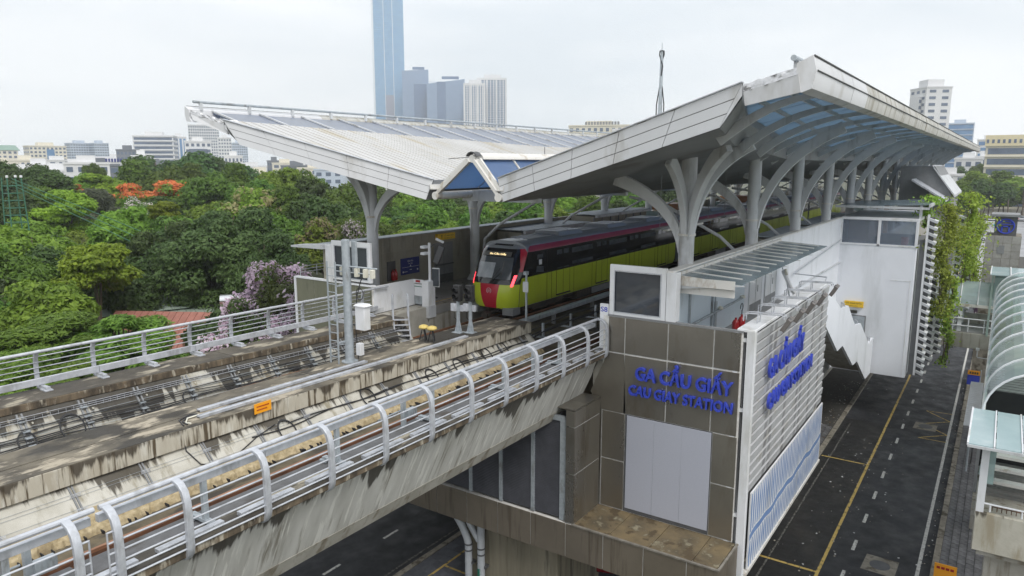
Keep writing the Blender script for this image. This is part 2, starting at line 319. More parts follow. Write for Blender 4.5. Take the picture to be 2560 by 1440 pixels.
M['pierconc'] = mat('pier_concrete', (.24, .215, .155), (.17, .15, .105), 1.4, .85, stretch=(1.5, 1.5, .12), bump=.35, bscale=10, dirt=((.10, .09, .065), 2.5, (1.2, 1.2, .1), .52, .7))
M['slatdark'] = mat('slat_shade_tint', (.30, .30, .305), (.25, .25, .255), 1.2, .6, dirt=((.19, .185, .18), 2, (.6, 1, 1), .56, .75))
M['midlight'] = mat('worn_trim', (.26, .24, .205), (.17, .155, .13), 4, .6)
M['flood'] = mat('floodlight_body', (.20, .18, .165), (.16, .145, .135), 3, .5, .3)
# ================================================================ ground, roads, pavements
MB().box(-3000, 4500, -3500, 4500, -.5, -.02).build('ground', M['earth'], origin=(0, 0, 0), kind='structure')
MB().box(-60, 420, 1.13, 7.55, -.3, 0).build('service_road', M['asphalt'], kind='structure')
MB().box(-60, 51, 5.1, 7.55, .0, .004).build('parking_lane', M['asphalt2'], kind='structure')
MB().box(-60, 420, 19.5, 31.5, -.3, 0).build('main_road', M['asphalt'], kind='structure')
MB().box(-60, 140, 11.6, 19.15, -.3, .1).build('median', M['paverblue'], kind='structure')
# markings
def marking(name, label, rects, mt, z=.008, cat='road marking', group=None):
    for r in rects:
        mb = MB(); mb.box(*r, z-.004, z); o = mb.build(name, mt, smooth=False); meta(o, kind='structure')
marking('yellow_line', '', [(-60, 160, 4.97, 5.10)], M['lineyellow'], .009)
marking('edge_line', '', [(-60, 160, 1.50, 1.64)], M['linewhite'], .006)
marking('lane_dash', '', [(18+2.99*i-.02, 19+2.99*i, 4.06, 4.20) for i in range(32)], M['linewhite'], .006)
marking('bay_line', '', [(30.1, 30.24, 5.10, 7.5), (43.3, 43.42, 5.10, 7.5)], M['lineyellow'], .0095)
marking('bay_edge_line', '', [(24, 50, 7.02, 7.10)], M['linefaint'], .0088)
marking('main_road_dash', '', [(-20+3.56*i-.7, -20+3.56*i+.25, 21.93, 22.06) for i in range(60)], M['linewhite'], .006)
marking('main_road_edge_line', '', [(-60, 120, 19.75, 19.85)], M['linefaint'], .006)
zz = [(55.75, 1.62), (55.65, 3.14), (54.0, 1.66), (52.65, 3.12), (51.1, 1.64), (49.7, 3.11), (49.7, 1.62)]
mb = MB()
for a, b in zip(zz, zz[1:]):
    d = Vector((b[0]-a[0], b[1]-a[1], 0)).normalized(); q = Vector((-d.y, d.x, 0))*.045
    mb.add([Vector((*a, .0115))-q, Vector((*b, .0115))-q, Vector((*b, .0115))+q, Vector((*a, .0115))+q], [(0, 1, 2, 3)])
meta(mb.build('bus_stop_zigzag', M['lineyellow'], smooth=False), kind='structure')
for (x, y, lb) in ((32.2, 2.95, 'round iron manhole in a pale concrete square on the near lane'), (52.1, 2.92, 'worn manhole patch beside the yellow zigzag')):
    t = thing('manhole', lb, 'manhole', (x, y, 0), 'manholes in the service road')
    mb = MB(); mb.pz([(x-.72, y-.62), (x+.70, y-.66), (x+.74, y+.6), (x-.68, y+.66)], -.05, .012); mb.build('surround', M['kerb'], t)
    mb = MB(); mb.lathe([(.40, -.02), (.40, .02), (.36, .024), (.1, .026)], (x, y, 0), 24); mb.build('cover', M['darkgrey'], t)
# kerbs
for nm, y0, y1, x0, x1 in (('kerb', .88, 1.13, -60, 160), ('kerb', 7.55, 7.80, 20, 110), ('kerb', 19.15, 19.4, -60, 140)):
    mb = MB()
    x = x0
    while x < x1:
        ln = 1.0 if x > 10 else 4; mb.box(x, x+ln-.012, y0, y1, -.2, .14+rnd.uniform(-.006, .006)); x += ln
    meta(mb.build(nm, M['kerb'], bevel=.015), kind='structure')
# right pavement: stone pavers; nearest ones as pieces
pv = MB().box(-60, 160, -9, .88, -.3, .10).build('pavement', M['paverjoint'], kind='structure', origin=(0, 0, 0))
WL[pv.name] = Vector((0, 0, 0))
mb = MB(); mb.box(-.19, .19, -.145, .145, 0, .03); pm = mb.build('paver', M['paver'], bevel=0); pmesh = pm.data; bpy.data.objects.remove(pm)
n_ = 0; rest = MB()
for i in range(120):
    for j in range(10):
        x = 27+.40*i+.2*(j % 2); y = .72-.31*j
        if x > 76 or y < -1.1: continue
        if x < 48 and n_ < 300:
            piece('paver', pmesh, (x, y, .10+rnd.uniform(-.012, .004)), pv, (rnd.uniform(-.015, .015), rnd.uniform(-.015, .015), 0)); n_ += 1
        else: rest.box(x-.19, x+.19, y-.145, y+.145, .10, .128+rnd.uniform(-.01, .004))
rest.build('far_pavers', M['paver'], pv, kind='stuff')
# left pavement under the station with fallen leaves
pl = MB().box(20, 110, 7.80, 11.6, -.3, .10).build('station_pavement', M['paverjoint'], kind='structure', origin=(0, 0, 0))
n_ = 0
for i in range(60):
    for j in range(9):
        x = 33+.42*i+.21*(j % 2); y = 8.0+.33*j
        if n_ < 290 and y < 10.6: piece('paver', pmesh, (x, y, .10+rnd.uniform(-.012, .004)), pl, (rnd.uniform(-.02, .02), rnd.uniform(-.02, .02), 0), (1.02, 1.02, 1)); n_ += 1
MB().box(34, 110, 10.55, 10.95, 0, 1.0).build('low_wall', M['concrete'])
meta(bpy.data.objects['low_wall'], 'low stained concrete wall on the pavement under the station', 'wall')
# litter and fallen leaves on the service road
mb = MB(); mb.m = 0
def flake(x, y, r, z):
    a0 = rnd.random()*6.28; n = 5
    mb.add([(x+r*rnd.uniform(.5, 1)*math.cos(a0+k*6.28/n), y+r*rnd.uniform(.4, .8)*math.sin(a0+k*6.28/n), z+rnd.uniform(0, .03)) for k in range(n)], [tuple(range(n))])
for i in range(340):
    mb.m = rnd.choice((0, 0, 1, 1, 2))
    q = rnd.random()
    if q < .52: x, y = rnd.uniform(23, 48), rnd.gauss(5.3, 1.1)
    elif q < .8: x, y = rnd.uniform(25, 66), rnd.gauss(1.25, .14)
    else: x, y = rnd.uniform(25, 70), rnd.uniform(1.2, 7.4)
    if 1.14 < y < 7.5: flake(x, y, rnd.uniform(.02, .085), .012)
for i in range(420):
    mb.m = rnd.choice((0, 1, 2, 2, 3, 3)); flake(rnd.uniform(34, 60), 7.85+abs(rnd.gauss(0, .9)), rnd.uniform(.03, .09), .14)
lm = [mat('litter_white', (.62, .62, .62), None, 1, .7), mat('litter_tan', (.36, .32, .26), None, 1, .8), mat('litter_grey', (.22, .21, .19), None, 1, .8), mat('litter_brown', (.16, .10, .05), None, 1, .9)]
meta(mb.build('litter', lm, smooth=False), 'scattered fallen leaves and litter on the dark service road', 'litter', kind='stuff')
# brick parking bays beside the pier
md = thing('parking_bay', 'blue grey brick parking bays with worn yellow lines beside the pier', 'parking bay', (21, 17, .1)); md['kind'] = 'structure'
mb = MB(); mb.box(-.235, .235, -.235, .235, 0, .02); q = mb.build('paver', M['paverblue']); qm = q.data; bpy.data.objects.remove(q)
for i in range(13):
    for j in range(9): piece('paver', qm, (17.6+.5*i, 14.9+.5*j, .085+rnd.uniform(0, .008)), md)
mb = MB(); mb.box(14, 30, 18.12, 18.22, .104, .112); mb.build('bay_line', M['lineyellow'], md)
mb = MB()
for x in (19.2, 21.7, 24.2): mb.box(x-.05, x+.05, 14.5, 18.1, .104, .111)
mb.build('bay_line', M['lineyellow'], md)

# ================================================================ viaduct (two U-girders side by side)
fmid = lambda x: -.028*(min(x, 26)-6)
ffar = lambda x: -.07*(min(x, 24)-8)
def shear(mb, f):
    mb.v = [(x, y+f(x), z) for x, y, z in mb.v]; return mb
def strip(prof, x0, x1, f=None, n=1):
    mb = MB()
    for i in range(n): mb.px(prof, x0+(x1-x0)*i/n, x0+(x1-x0)*(i+1)/n-.012*(n > 1))
    return shear(mb, f) if f else mb
XE = 22.38
near = thing('viaduct_girder', 'near stained concrete U-shaped viaduct girder carrying the empty track', 'viaduct', (0, 14, 8))
for x0, x1 in ((-30, 5.0), (5.06, XE)):
    strip([(11.36, 10.12), (12.12, 8.42), (12.34, 8.02), (16.0, 8.02), (16.0, 8.9), (12.75, 8.9), (12.2, 10.12)], x0, x1).build('web', M['web_out'], near, bevel=.03)
    strip([(12.11, 8.41), (12.33, 8.0), (12.5, 8.0), (12.5, 8.41)], x0, x1).build('haunch', M['concrete'], near)
    strip([(11.13, 10.118), (12.22, 10.118), (12.22, 10.28), (11.13, 10.28)], x0, x1).build('flange', M['edge_dark'], near, bevel=.02)
    strip([(11.15, 10.281), (12.20, 10.281), (12.20, 10.295), (11.15, 10.295)], x0, x1).build('walkway', M['walk_grey'], near)
    strip([(11.16, 10.296), (11.62, 10.296), (11.62, 10.31), (11.16, 10.31)], x0, x1).build('walkway_edge', M['flange_top'], near)
strip([(12.7, 8.9), (15.9, 8.9), (15.9, 9.08), (12.7, 9.08)], -30, 25).build('floor', M['floor_conc'], near)
MB().box(22.5, 130, 12.2, 21.2, 8.3, 9.05).build('floor', M['floor_conc'], near)
mb = MB(); n = 460                                # ragged second-stage concrete along the web foot
rows = []
for i in range(n+1):
    x = -6+31*i/n; e0 = rnd.uniform(-.05, .05)+.05*math.sin(x*2.3); rows.append([(x, 15.28+e0*.6, 9.075), (x, 15.34+e0*.6+rnd.uniform(0, .03), 9.18+rnd.uniform(-.02, .02)), (x, 15.46+rnd.uniform(-.02, .02), 9.25+rnd.uniform(-.012, .012)), (x, 15.66+rnd.uniform(-.02, .02), 9.33+rnd.uniform(-.012, .012)), (x, 15.95, 9.42)])
b0 = len(mb.v); mb.v += [p for r in rows for p in r]
for i in range(n):
    for k in range(4): mb.f.append((b0+i*5+k, b0+(i+1)*5+k, b0+(i+1)*5+k+1, b0+i*5+k+1)); mb.mi.append(0)
mb.build('rough_upstand', M['rough_conc'], near, smooth=False)
mb = MB()
for i in range(80):
    x = rnd.uniform(-2, 24); mb.box(x, x+rnd.uniform(.015, .035), 15.2, 15.36, 9.08, 9.13+rnd.uniform(0, .03))
mb.build('formwork_ties', M['dark'], near, smooth=False, kind='stuff')
def track(name, lb, ys, x0, x1, dz=0):
    t = thing(name, lb, 'railway track', (x0, sum(ys)/2, 9.05))
    for y in ys:
        mb = MB(); mb.px([(y-.075, 9.33), (y+.075, 9.33), (y+.012, 9.37), (y+.012, 9.44), (y-.012, 9.44), (y-.012, 9.37)], x0, x1)
        mb.px([(y-.055, 9.33), (y+.055, 9.33), (y+.055, 9.44), (y-.055, 9.44)], x0, x1)
        r_ = mb.build('rail', M['rail'], t); mb = MB(); mb.px([(y-.036, 9.44), (y+.036, 9.44), (y+.036, 9.5), (y-.036, 9.5)], x0, x1); mb.build('rail_head', M['rail_top'], r_)
        mb = MB(); mb.px([(y-.3, 9.08), (y+.3, 9.08), (y+.26, 9.29), (y-.26, 9.29)], x0, x1); mb.build('plinth', M['floor_conc'], t)
        mb = MB(); xx = max(x0, -4)+.3
        while xx < min(x1, 40): mb.box(xx-.09, xx+.09, y-.2, y+.2, 9.285, 9.335); mb.box(xx-.04, xx+.04, y-.14, y-.08, 9.335, 9.37); mb.box(xx-.04, xx+.04, y+.08, y+.14, 9.335, 9.37); xx += .65
        mb.build('fastening', M['rail'], t, kind='stuff')
    t.location.z += dz; return t
track('railway_track', 'empty near railway track with rusty rails behind the curved guardrail', (12.53, 13.97), -30, 130)
track('railway_track', 'far railway track that the green metro train stands on', (19.35, 20.79), -30, 130, -.12)
# middle walls
mid = thing('viaduct_girder', 'far concrete U-shaped viaduct girder with cable-lined inner wall next to the park', 'viaduct', (0, 18, 8))
for x0, x1 in ((-30, 5.0), (5.03, 14.6), (14.63, 25.0)):
    strip([(16.5, 9.84), (17.33, 9.84), (17.33, 10.3), (16.5, 10.3)], x0, x1, fmid).build('mid_flange', [M['fascia_conc']], mid, bevel=.015)
    strip([(16.51, 10.301), (17.33, 10.301), (17.33, 10.312), (16.51, 10.312)], x0, x1-.05, fmid).build('mid_flange_top', M['flange_mid'], mid)
    strip([(17.37, 9.84), (18.4, 9.84), (18.4, 10.3), (17.37, 10.3)], x0, x1, fmid).build('mid_flange', [M['fascia_conc']], mid, bevel=.015)
    strip([(17.37, 10.301), (18.39, 10.301), (18.39, 10.311), (17.37, 10.311)], x0, x1-.05, fmid).build('mid_flange_top', M['flange_mid'], mid)
    strip([(15.7, 8.9), (16.55, 8.9), (17.2, 9.84), (16.62, 9.84)], x0, x1, fmid).build('mid_web', M['web_mid'], mid)
    strip([(17.3, 8.9), (18.4, 8.9), (18.1, 9.84), (17.45, 9.84)], x0, x1, fmid).build('mid_web', M['web_mid'], mid)
strip([(17.0, 8.02), (22.0, 8.02), (22.0, 9.06), (17.0, 9.06)], -30, 25).build('floor', M['floor_conc'], mid)
for x0, x1 in ((-30, 5.0), (5.04, 14.6), (14.63, 22.6)):
    strip([(21.15, 9.05), (22.9, 8.0), (22.9, 10.1), (21.95, 10.1)], x0, x1, ffar).build('far_web', M['web_in'], mid)
    strip([(21.9, 10.08), (23.2, 10.08), (23.2, 10.3), (21.9, 10.3)], x0, x1, ffar).build('far_flange', M['edge_dark'], mid, bevel=.02)
    strip([(21.92, 10.301), (23.18, 10.301), (23.18, 10.314), (21.92, 10.314)], x0, x1, ffar).build('far_flange_top', M['flange_top'], mid)
# far trough side by the platform end and step
MB().box(22.4, 25.1, 21.7, 22.5, 8.4, 10.28).build('end_block', M['concrete'], mid)
# -------------------------------------------------------------- near guardrail
gr = thing('guardrail', 'near galvanised guardrail with curved posts along the viaduct edge', 'guardrail', (13, 11.2, 10.3))
def gpost(name, x, parent, out=-1, y=11.45, ztop=11.45):
    pr = [(y+.0, ztop), (y+.10*out, ztop+.012), (y+.22*out, ztop-.03), (y+.32*out, ztop-.13), (y+.375*out, ztop-.3), (y+.39*out, ztop-.5), (y+.39*out, ztop-1.12), (y+.36*out, ztop-1.25), (y+.27*out, ztop-1.345), (y+.12*out, ztop-1.385), (y-.02*out, ztop-1.385)]
    mb = MB(); mb.bar([(x, a, b) for a, b in pr], (1, 0, 0), .125, [.05, .06, .07, .08, .085, .085, .085, .08, .08, .07, .06])
    mb.box(x-.075, x+.075, y+.05*out-.12, y+.05*out+.12, ztop-1.16, ztop-1.13)
    return mb.build(name, M['galv'], parent, bevel=.008)
p0 = gpost('post', 6.45, gr)
near_x = [-1.2, .4, 2.0, 3.4, 4.67, 5.27, 6.45] + [8.05+1.6*i for i in range(9)]+[22.25]
for x in near_x:
    if abs(x-6.45) > .01: twin(p0, (x-6.45, 0, 0), gr)
for a, b in ((-3, 5.12), (5.2, 22.3)):
    MB().tube([(a, 11.45, 11.46), (b, 11.45, 11.46)], .048, 10).build('handrail', M['galv'], gr)
    c = a+(0 if a < 0 else .02)
    seg = []; x = c
    while x < b-.2: seg.append((x, min(x+3.2, b))); x += 3.2
    for s0, s1 in seg: MB().box(s0+.006, s1-.006, 11.56, 11.66, 11.16, 11.30).build('trunking', M['galv'], gr, bevel=.008)
for a, b in ((-3, 4.85), (5.12, 22.55)):
    for z in (11.16, 10.98, 10.80, 10.62, 10.44, 10.30): MB().tube([(a, 11.10, z), (b, 11.10, z)], .017, 6).build('rod', M['galv'], gr)
for x in (4.85, 5.12): MB().tube([(x, 11.10, 11.17), (x, 11.10, 10.29)], .015, 6).build('rod_end', M['galv'], gr)
x = -2.0
while x < 22:
    MB().box(x, x+1.25, 11.26, 11.40, 10.33, 10.41).build('cable_channel', M['galv'], gr, bevel=.006)
    MB().box(x+.16, x+.16+.3, 11.255, 11.26, 10.35, 10.395).build('channel_slots', M['midgrey'], gr); x += 1.6
for x in (3.9, 7.1, 10.3, 13.5, 16.7, 19.9):      # feet carrying the trunking
    mb = MB(); mb.box(x-.05, x+.05, 11.57, 11.65, 10.42, 11.16); mb.box(x-.06, x+.06, 11.4, 12.05, 10.36, 10.42); mb.box(x-.1, x+.1, 11.9, 12.1, 10.31, 10.36)
    mb.build('foot', M['galv_dull'], gr)
for i, x in enumerate((4.35, 12.9, 19.0)):        # small line-side boxes on stakes
    t = thing('trackside_box', ('grey trackside box on a stake near the guardrail gap', 'light grey junction box on a stake behind the middle of the guardrail', 'small trackside bracket box near the station end of the guardrail')[i], 'junction box', (x, 12.05, 10.3), 'trackside boxes')
    mb = MB(); mb.box(x-.05, x+.05, 12.0, 12.1, 10.3, 11.0); mb.build('stake', M['galv_dull'], t)
    mb = MB(); mb.box(x+.05, x+.38, 11.92, 12.08, 10.5, 10.72); mb.build('box', M['galv_dull'], t, bevel=.01)
    mb = MB(); mb.tube([(x-.9, 12.05, 10.72), (x-.1, 12.05, 10.74)], .02, 6); mb.build('arm', M['galv_dull'], t)
# -------------------------------------------------------------- far guardrail
fg = lambda x: -.03*(x-8)
fr = thing('guardrail', 'far galvanised guardrail with trunking beside the park trees', 'guardrail', (13, 23, 10.3))
p1 = None
for i in range(14):
    x = 2.8+1.6*i
    if x > 23: break
    pr = [(23.1, 11.45), (23.22, 11.45), (23.36, 11.38), (23.44, 11.2), (23.46, 10.9), (23.46, 10.5), (23.40, 10.36), (23.28, 10.33), (22.95, 10.33)]
    mb = MB(); mb.bar([(x, a-.25+fg(x), b) for a, b in pr], (1, 0, 0), .12, .075); mb.build('post', M['galv'], fr, bevel=.008)
    mb = MB(); mb.box(x-.06, x+.06, 22.55+fg(x), 23.0+fg(x), 10.36, 10.44); mb.box(x-.11, x+.11, 22.5+fg(x), 22.85+fg(x), 10.318, 10.36); mb.build('foot', M['galv'], fr, bevel=.006)
MB().tube([(-2, 22.85+fg(-2), 11.46), (23.2, 22.85+fg(23.2), 11.46)], .048, 10).build('handrail', M['galv'], fr)
for z in (11.25, 11.08, 10.92, 10.76): MB().tube([(-2, 23.15+fg(-2), z), (23.2, 23.15+fg(23.2), z)], .016, 6).build('rod', M['galv'], fr)
x = -2
while x < 22.5:
    s1 = min(x+3.2, 22.6); shear(MB().box(x+.006, s1-.006, 22.88, 22.97, 10.46, 10.66), fg).build('trunking', M['galv'], fr, bevel=.008); x += 3.2
# -------------------------------------------------------------- cable runs on the far inner wall
def facey(z, x): return 21.15+(z-9.05)*.76+ffar(x)
ct = thing('cable_tray', 'wire mesh trays and black cables along the far inner wall of the viaduct', 'cable tray', (13, 21.5, 9))
def along(x0, x1, z, off, sag=0, r=.014, n=40, ph=0, mt='black', nm='cable', parent=ct, fy=facey):
    ps = []
    for i in range(n+1):
        x = x0+(x1-x0)*i/n; zz_ = z+sag*math.sin(x*1.96+ph)+.02*math.sin(x*.7+ph*3)*(sag > 0); ps.append((x, fy(zz_, x)-off, zz_))
    return MB().tube(ps, r, 6).build(nm, M[mt], parent)
for z in (9.98, 9.93, 9.88): along(-3, 22.4, z, .1, 0, .007, 30, mt='galv', nm='tray_wire')
mb = MB(); x = -3.
while x < 22.4: mb.tube([(x, facey(9.9, x)-.03, 9.87), (x, facey(9.9, x)-.15, 9.87), (x, facey(9.9, x)-.15, 9.99)], .005, 4); x += .2
mb.build('tray_mesh', M['galv'], ct, kind='stuff')
for z in (9.72, 9.66, 9.50, 9.36): along(-3, 22.4, z, .06, 0, .006, 30, mt='galv_dull', nm='tray_wire')
for z, sg, ph, r in ((9.93, .006, 0, .02), (9.69, .012, 1, .016), (9.58, .03, 2, .016), (9.55, .03, 2.6, .014), (9.46, .03, .4, .02), (9.42, .035, .8, .016), (9.33, .03, 3, .02), (9.30, .04, 4, .018), (9.26, .035, 4.4, .014)):
    along(-3, 22.4, z, .09, sg, r, 60, ph)
for i in range(17):
    x = -2.8+1.56*i
    if x > 22: break
    mb = MB()
    for dx in (-.06, .06): mb.bar([(x+dx, facey(9.1, x)-.03, 9.12), (x+dx, facey(10.05, x)-.03, 10.05)], (1, 0, 0), .05, .05)
    mb.build('bracket', M['midgrey'], ct)
    mb = MB()
    for z in (9.88, 9.64, 9.48, 9.3): mb.box(x-.09, x+.09, facey(z, x)-.16, facey(z, x)-.02, z-.015, z+.01)
    mb.build('bracket_arm', M['galv_dull'], ct)
    mb = MB(); mb.box(x+.22, x+.26, facey(9.78, x)-.05, facey(9.78, x)+.02, 9.76, 9.80); mb.build('tag', M['cream'], ct)
def coil(x, z, r, fy, off, lb, loops=3, grp='coiled cable loops'):
    mb = MB(); ps = []
    for i in range(loops*20+1):
        a = i*2*math.pi/20; rr = r*(1+.05*math.sin(i*.37)); zz_ = z+rr*math.sin(a); ps.append((x+rr*math.cos(a), fy(zz_, x)-off-.012*math.sin(i*.9), zz_))
    mb.tube(ps, .016, 6)
    meta(mb.build('cable_coil', M['black']), lb, 'cable', grp)
coil(9.2, 9.48, .32, facey, .1, 'black cable loop on the far inner wall left of the tray ends')
coil(8.05, 9.42, .22, facey, .1, 'tangled black cable bundle at the left end of the far inner wall', 4)
coil(12.6, 9.45, .18, facey, .1, 'small dark cable bundle on the far inner wall above the tray ends', 4)
coil(18.4, 9.4, .2, facey, .1, 'dark cable bundle behind the mast foot', 4)
def facem(z, x): return 15.7+(z-8.9)*.98+fmid(x)
for i, (x, z, r) in enumerate(((12.45, 9.46, .26), (15.6, 9.58, .25), (18.55, 9.5, .26), (20.05, 9.55, .24), (21.75, 9.6, .24), (22.8, 9.62, .24))):
    coil(x, z, r, facem, .05, ('lone black cable ring on the middle wall below the orange sign', 'black cable ring on the middle wall, second from the left', 'twin black cable ring on the middle wall below the mast', 'black cable ring below the yellow capped antennas', 'black cable ring below the twin signals', 'black cable ring nearest the end of the middle wall')[i])
cm = thing('cable_run', 'black cables and vertical channels fixed along the near face of the middle wall', 'cable', (14, 16, 9))
for z, x0, sg in ((9.62, 12.6, .02), (9.58, 11.4, .03), (9.44, 15.5, .02), (9.40, 13.5, .03)): along(x0, 24.5, z, .05, sg, .018, 40, x0, parent=cm, fy=facem)
ps = [(9.6, 10.32), (9.62, 10.1), (9.64, 9.75), (9.8, 9.42), (10.2, 9.28), (10.8, 9.36), (11.5, 9.55), (12.2, 9.68)]
MB().tube([(x, (facem(z, x)-.04 if z < 9.8 else 16.44), z) for x, z in ps], .016, 6).build('cable', M['black'], cm)
for i in range(17):
    x = -.9+1.57*i
    if x > 24.3: break
    mb = MB()
    for dx in (-.035, .035): mb.bar([(x+dx, facem(9.05, x)-.02, 9.07), (x+dx, facem(9.82, x)-.02, 9.82)], (1, 0, 0), .035, .03)
    mb.build('channel', M['midgrey'], cm)
    mb = MB()
    for z in (9.62, 9.36):
        for k in range(3): mb.tube([(x-.1, facem(z, x)-.05, z+.03*k), (x+.12, facem(z, x)-.07, z+.03*k)], .006, 4)
    mb.build('clip', M['galv'], cm)
for z in (9.66, 9.60, 9.40, 9.34): along(-3, 14, z, .03, 0, .0035, 20, mt='galv_dull', nm='tray_wire', parent=cm, fy=facem)
# orange notice on the middle wall
s = thing('wall_sign', 'small orange warning sign with red print on the middle wall', 'sign', (11.87, 16.3, 10.0))
mb = MB(); mb.box(11.6, 12.14, 16.27, 16.29, 10.14, 10.42); mb.build('plate', M['orange'], s)
mb = MB()
for r_, n in ((0, 12), (1, 10)):
    for k in range(n): mb.box(11.67+.034*k, 11.67+.034*k+.02, 16.262, 16.269, 10.31-.09*r_, 10.345-.09*r_)
mb.build('print', M['red'], s)
# ================================================================ lettering
_tc = {}
def text_mesh(s, depth=.05, bold=.018):
    cu = bpy.data.curves.new('t', 'FONT'); cu.body = s; cu.size = 1; cu.extrude = depth; cu.offset = bold; cu.resolution_u = 4
    o = bpy.data.objects.new('t', cu); col.objects.link(o); dg = bpy.context.evaluated_depsgraph_get(); dg.update()
    me = bpy.data.meshes.new_from_object(o.evaluated_get(dg)); bpy.data.objects.remove(o); bpy.data.curves.remove(cu)
    a = np.zeros(len(me.vertices)*3); me.vertices.foreach_get('co', a); return me, a.reshape(-1, 3)
def lettering(s, p, ux, uz, width, cap, mats, parent, depth=.05, bold=.018, name='letter', each=True):
    """text from point p along unit vector ux, up uz; total width and capital height given"""
    p, ux, uz = Vector(p), Vector(ux).normalized(), Vector(uz).normalized(); un = ux.cross(uz)
    _, fa = text_mesh(s, depth, bold); x0, x1 = fa[:, 0].min(), fa[:, 0].max(); _, ca = text_mesh('H', depth, bold); ch = ca[:, 1].max()-ca[:, 1].min(); cb = ca[:, 1].min()
    sx, sy = width/(x1-x0), cap/ch; objs = []
    todo = [(i, c) for i, c in enumerate(s) if c != ' '] if each else [(len(s)-1, s)]
    for i, c in todo:
        me, a = text_mesh(c, depth, bold)
        if each: _, pa = text_mesh(s[:i+1], depth, bold); dx = pa[:, 0].max()-a[:, 0].max()
        else: dx = 0
        org = wl(parent); co = np.zeros_like(a)
        for k in range(3): co[:, k] = p[k]-org[k]+ux[k]*(a[:, 0]+dx-x0)*sx+uz[k]*(a[:, 1]-cb)*sy+un[k]*(a[:, 2]*(sx+sy)/2)
        me.vertices.foreach_set('co', co.ravel()); me.materials.clear(); me.materials.append(mats); me.update()
        o = bpy.data.objects.new(name, me); col.objects.link(o); o.parent = parent; WL[o.name] = org; objs.append(o)
    return objs

# ================================================================ station building
st = thing('station_building', 'metro station block with bronze steel cladding, white walls and two platforms', 'station', (22.4, 17, 3.2))
WH, PLAT = 13.3, 10.3
# carcass
MB().box(22.55, 130, 9.05, 25.5, 3.25, 8.3).build('concourse', M['concrete'], st)
MB().box(20.75, 22.55, 6.6, 20.5, 3.22, 4.45).build('box_floor', M['concrete'], st)
MB().box(22.47, 36.0, 6.62, 8.885, 3.3, 10.29).build('corridor_block', M['concrete'], st)
MB().box(22.47, 36.0, 6.5, 8.89, 10.292, 10.303).build('corridor_floor', M['midgrey'], st)
MB().box(22.47, 130, 9.06, 11.75, 9.9, PLAT).build('platform', M['platfloor'], st)
MB().box(25.1, 130, 21.55, 25.6, 9.9, PLAT).build('platform', M['platfloor'], st)
MB().box(25.1, 130, 21.60, 25.6, 8.3, 9.9).build('platform_base', M['concrete'], st)
MB().box(22.47, 130, 9.07, 11.70, 8.3, 9.9).build('platform_base', M['concrete'], st)
MB().box(25.3, 130, 21.551, 22.0, PLAT, PLAT+.012).build('platform_edge_strip', M['kerb'], st)
MB().box(25.3, 130, 22.15, 22.22, PLAT, PLAT+.01).build('tactile_strip', M['lineyellow'], st)
# facade: white sealant sheet with bronze panels proud of it
FX = 22.40
MB().pz([(FX+.015, 6.42), (FX+.1, 6.42), (FX+.1, 11.3), (FX+.015, 11.3)], 4.5, 11.60).build('sealant_backing', M['seal'], st)
def fpanel(y0, y1, z0, z1, g=.02, x=FX, mt='panel', x2=.02):
    mb = MB(); mb.box(x-.012, x+x2, y0+g, y1-g, z0+g, z1-g); return mb.build('facade_panel', M[mt], st, bevel=.006)
ys = [11.10, 10.46, 8.89, 7.33, 6.45]
for a, b in zip(ys, ys[1:]):
    fpanel(b, a, 10.32, 11.60); 
for a, b, z0 in ((10.46, 8.89, 8.15), (8.89, 7.33, 8.15), (7.33, 6.45, 8.15)): fpanel(b, a, z0, 10.30)
mb = MB(); mb.loft([(FX+.02, y, z) for y, z in ((11.09, 10.29), (10.475, 10.29), (10.36, 8.16), (11.27, 8.16), (11.75, 8.75))], [(FX-.012, y, z) for y, z in ((11.09, 10.29), (10.475, 10.29), (10.36, 8.16), (11.27, 8.16), (11.75, 8.75))]); mb.build('facade_panel', M['panel'], st)
for z0, z1 in ((6.36, 8.15), (4.52, 6.36)): fpanel(10.36, 11.28, z0, z1)
for z0, z1 in ((6.40, 8.15), (4.52, 6.40)): fpanel(6.42, 7.24, z0, z1)
MB().box(FX-.03, FX+.12, 6.40, 11.12, 11.60, 11.66).build('coping', M['midgrey'], st)
# blank infill board with dark reveal
MB().box(FX-.004, FX+.012, 7.24, 10.36, 4.52, 8.15).build('reveal', M['darkgrey'], st)
for a, b in ((7.27, 8.27), (8.275, 9.27), (9.275, 10.29)): MB().box(FX-.018, FX, a, b, 4.66, 8.12).build('infill_board', M['board'], st, bevel=.004)
# ledge
for a, b in ((6.30, 7.10), (7.12, 8.55), (8.57, 10.0), (10.02, 11.35)): MB().box(20.56, FX+.01, a, b, 4.40, 4.5+rnd.uniform(-.006, .004)).build('ledge_slab', M['ledge'], st, bevel=.012)
mb = MB(); mb.box(20.46, 20.54, 6.2, 11.4, 4.47, 4.52); mb.box(20.47, FX, 6.19, 6.26, 4.47, 4.521); mb.build('ledge_trim', M['midlight'], st)
# band below
MB().box(20.53, 20.7, 6.26, 19.6, 3.22, 4.46).build('sealant_backing', M['seal'], st)
ys = [6.21, 7.25, 8.72, 10.19, 11.65, 13.1, 14.55, 16.0, 17.5, 19.0, 20.5]
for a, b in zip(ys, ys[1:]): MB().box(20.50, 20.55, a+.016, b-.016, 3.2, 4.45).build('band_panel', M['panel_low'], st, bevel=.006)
for a, b in ((20.52, 21.3), (21.3, 22.36)): MB().box(a+.012, b-.012, 6.20, 6.25, 3.2, 4.45).build('band_panel', M['panel_low'], st)
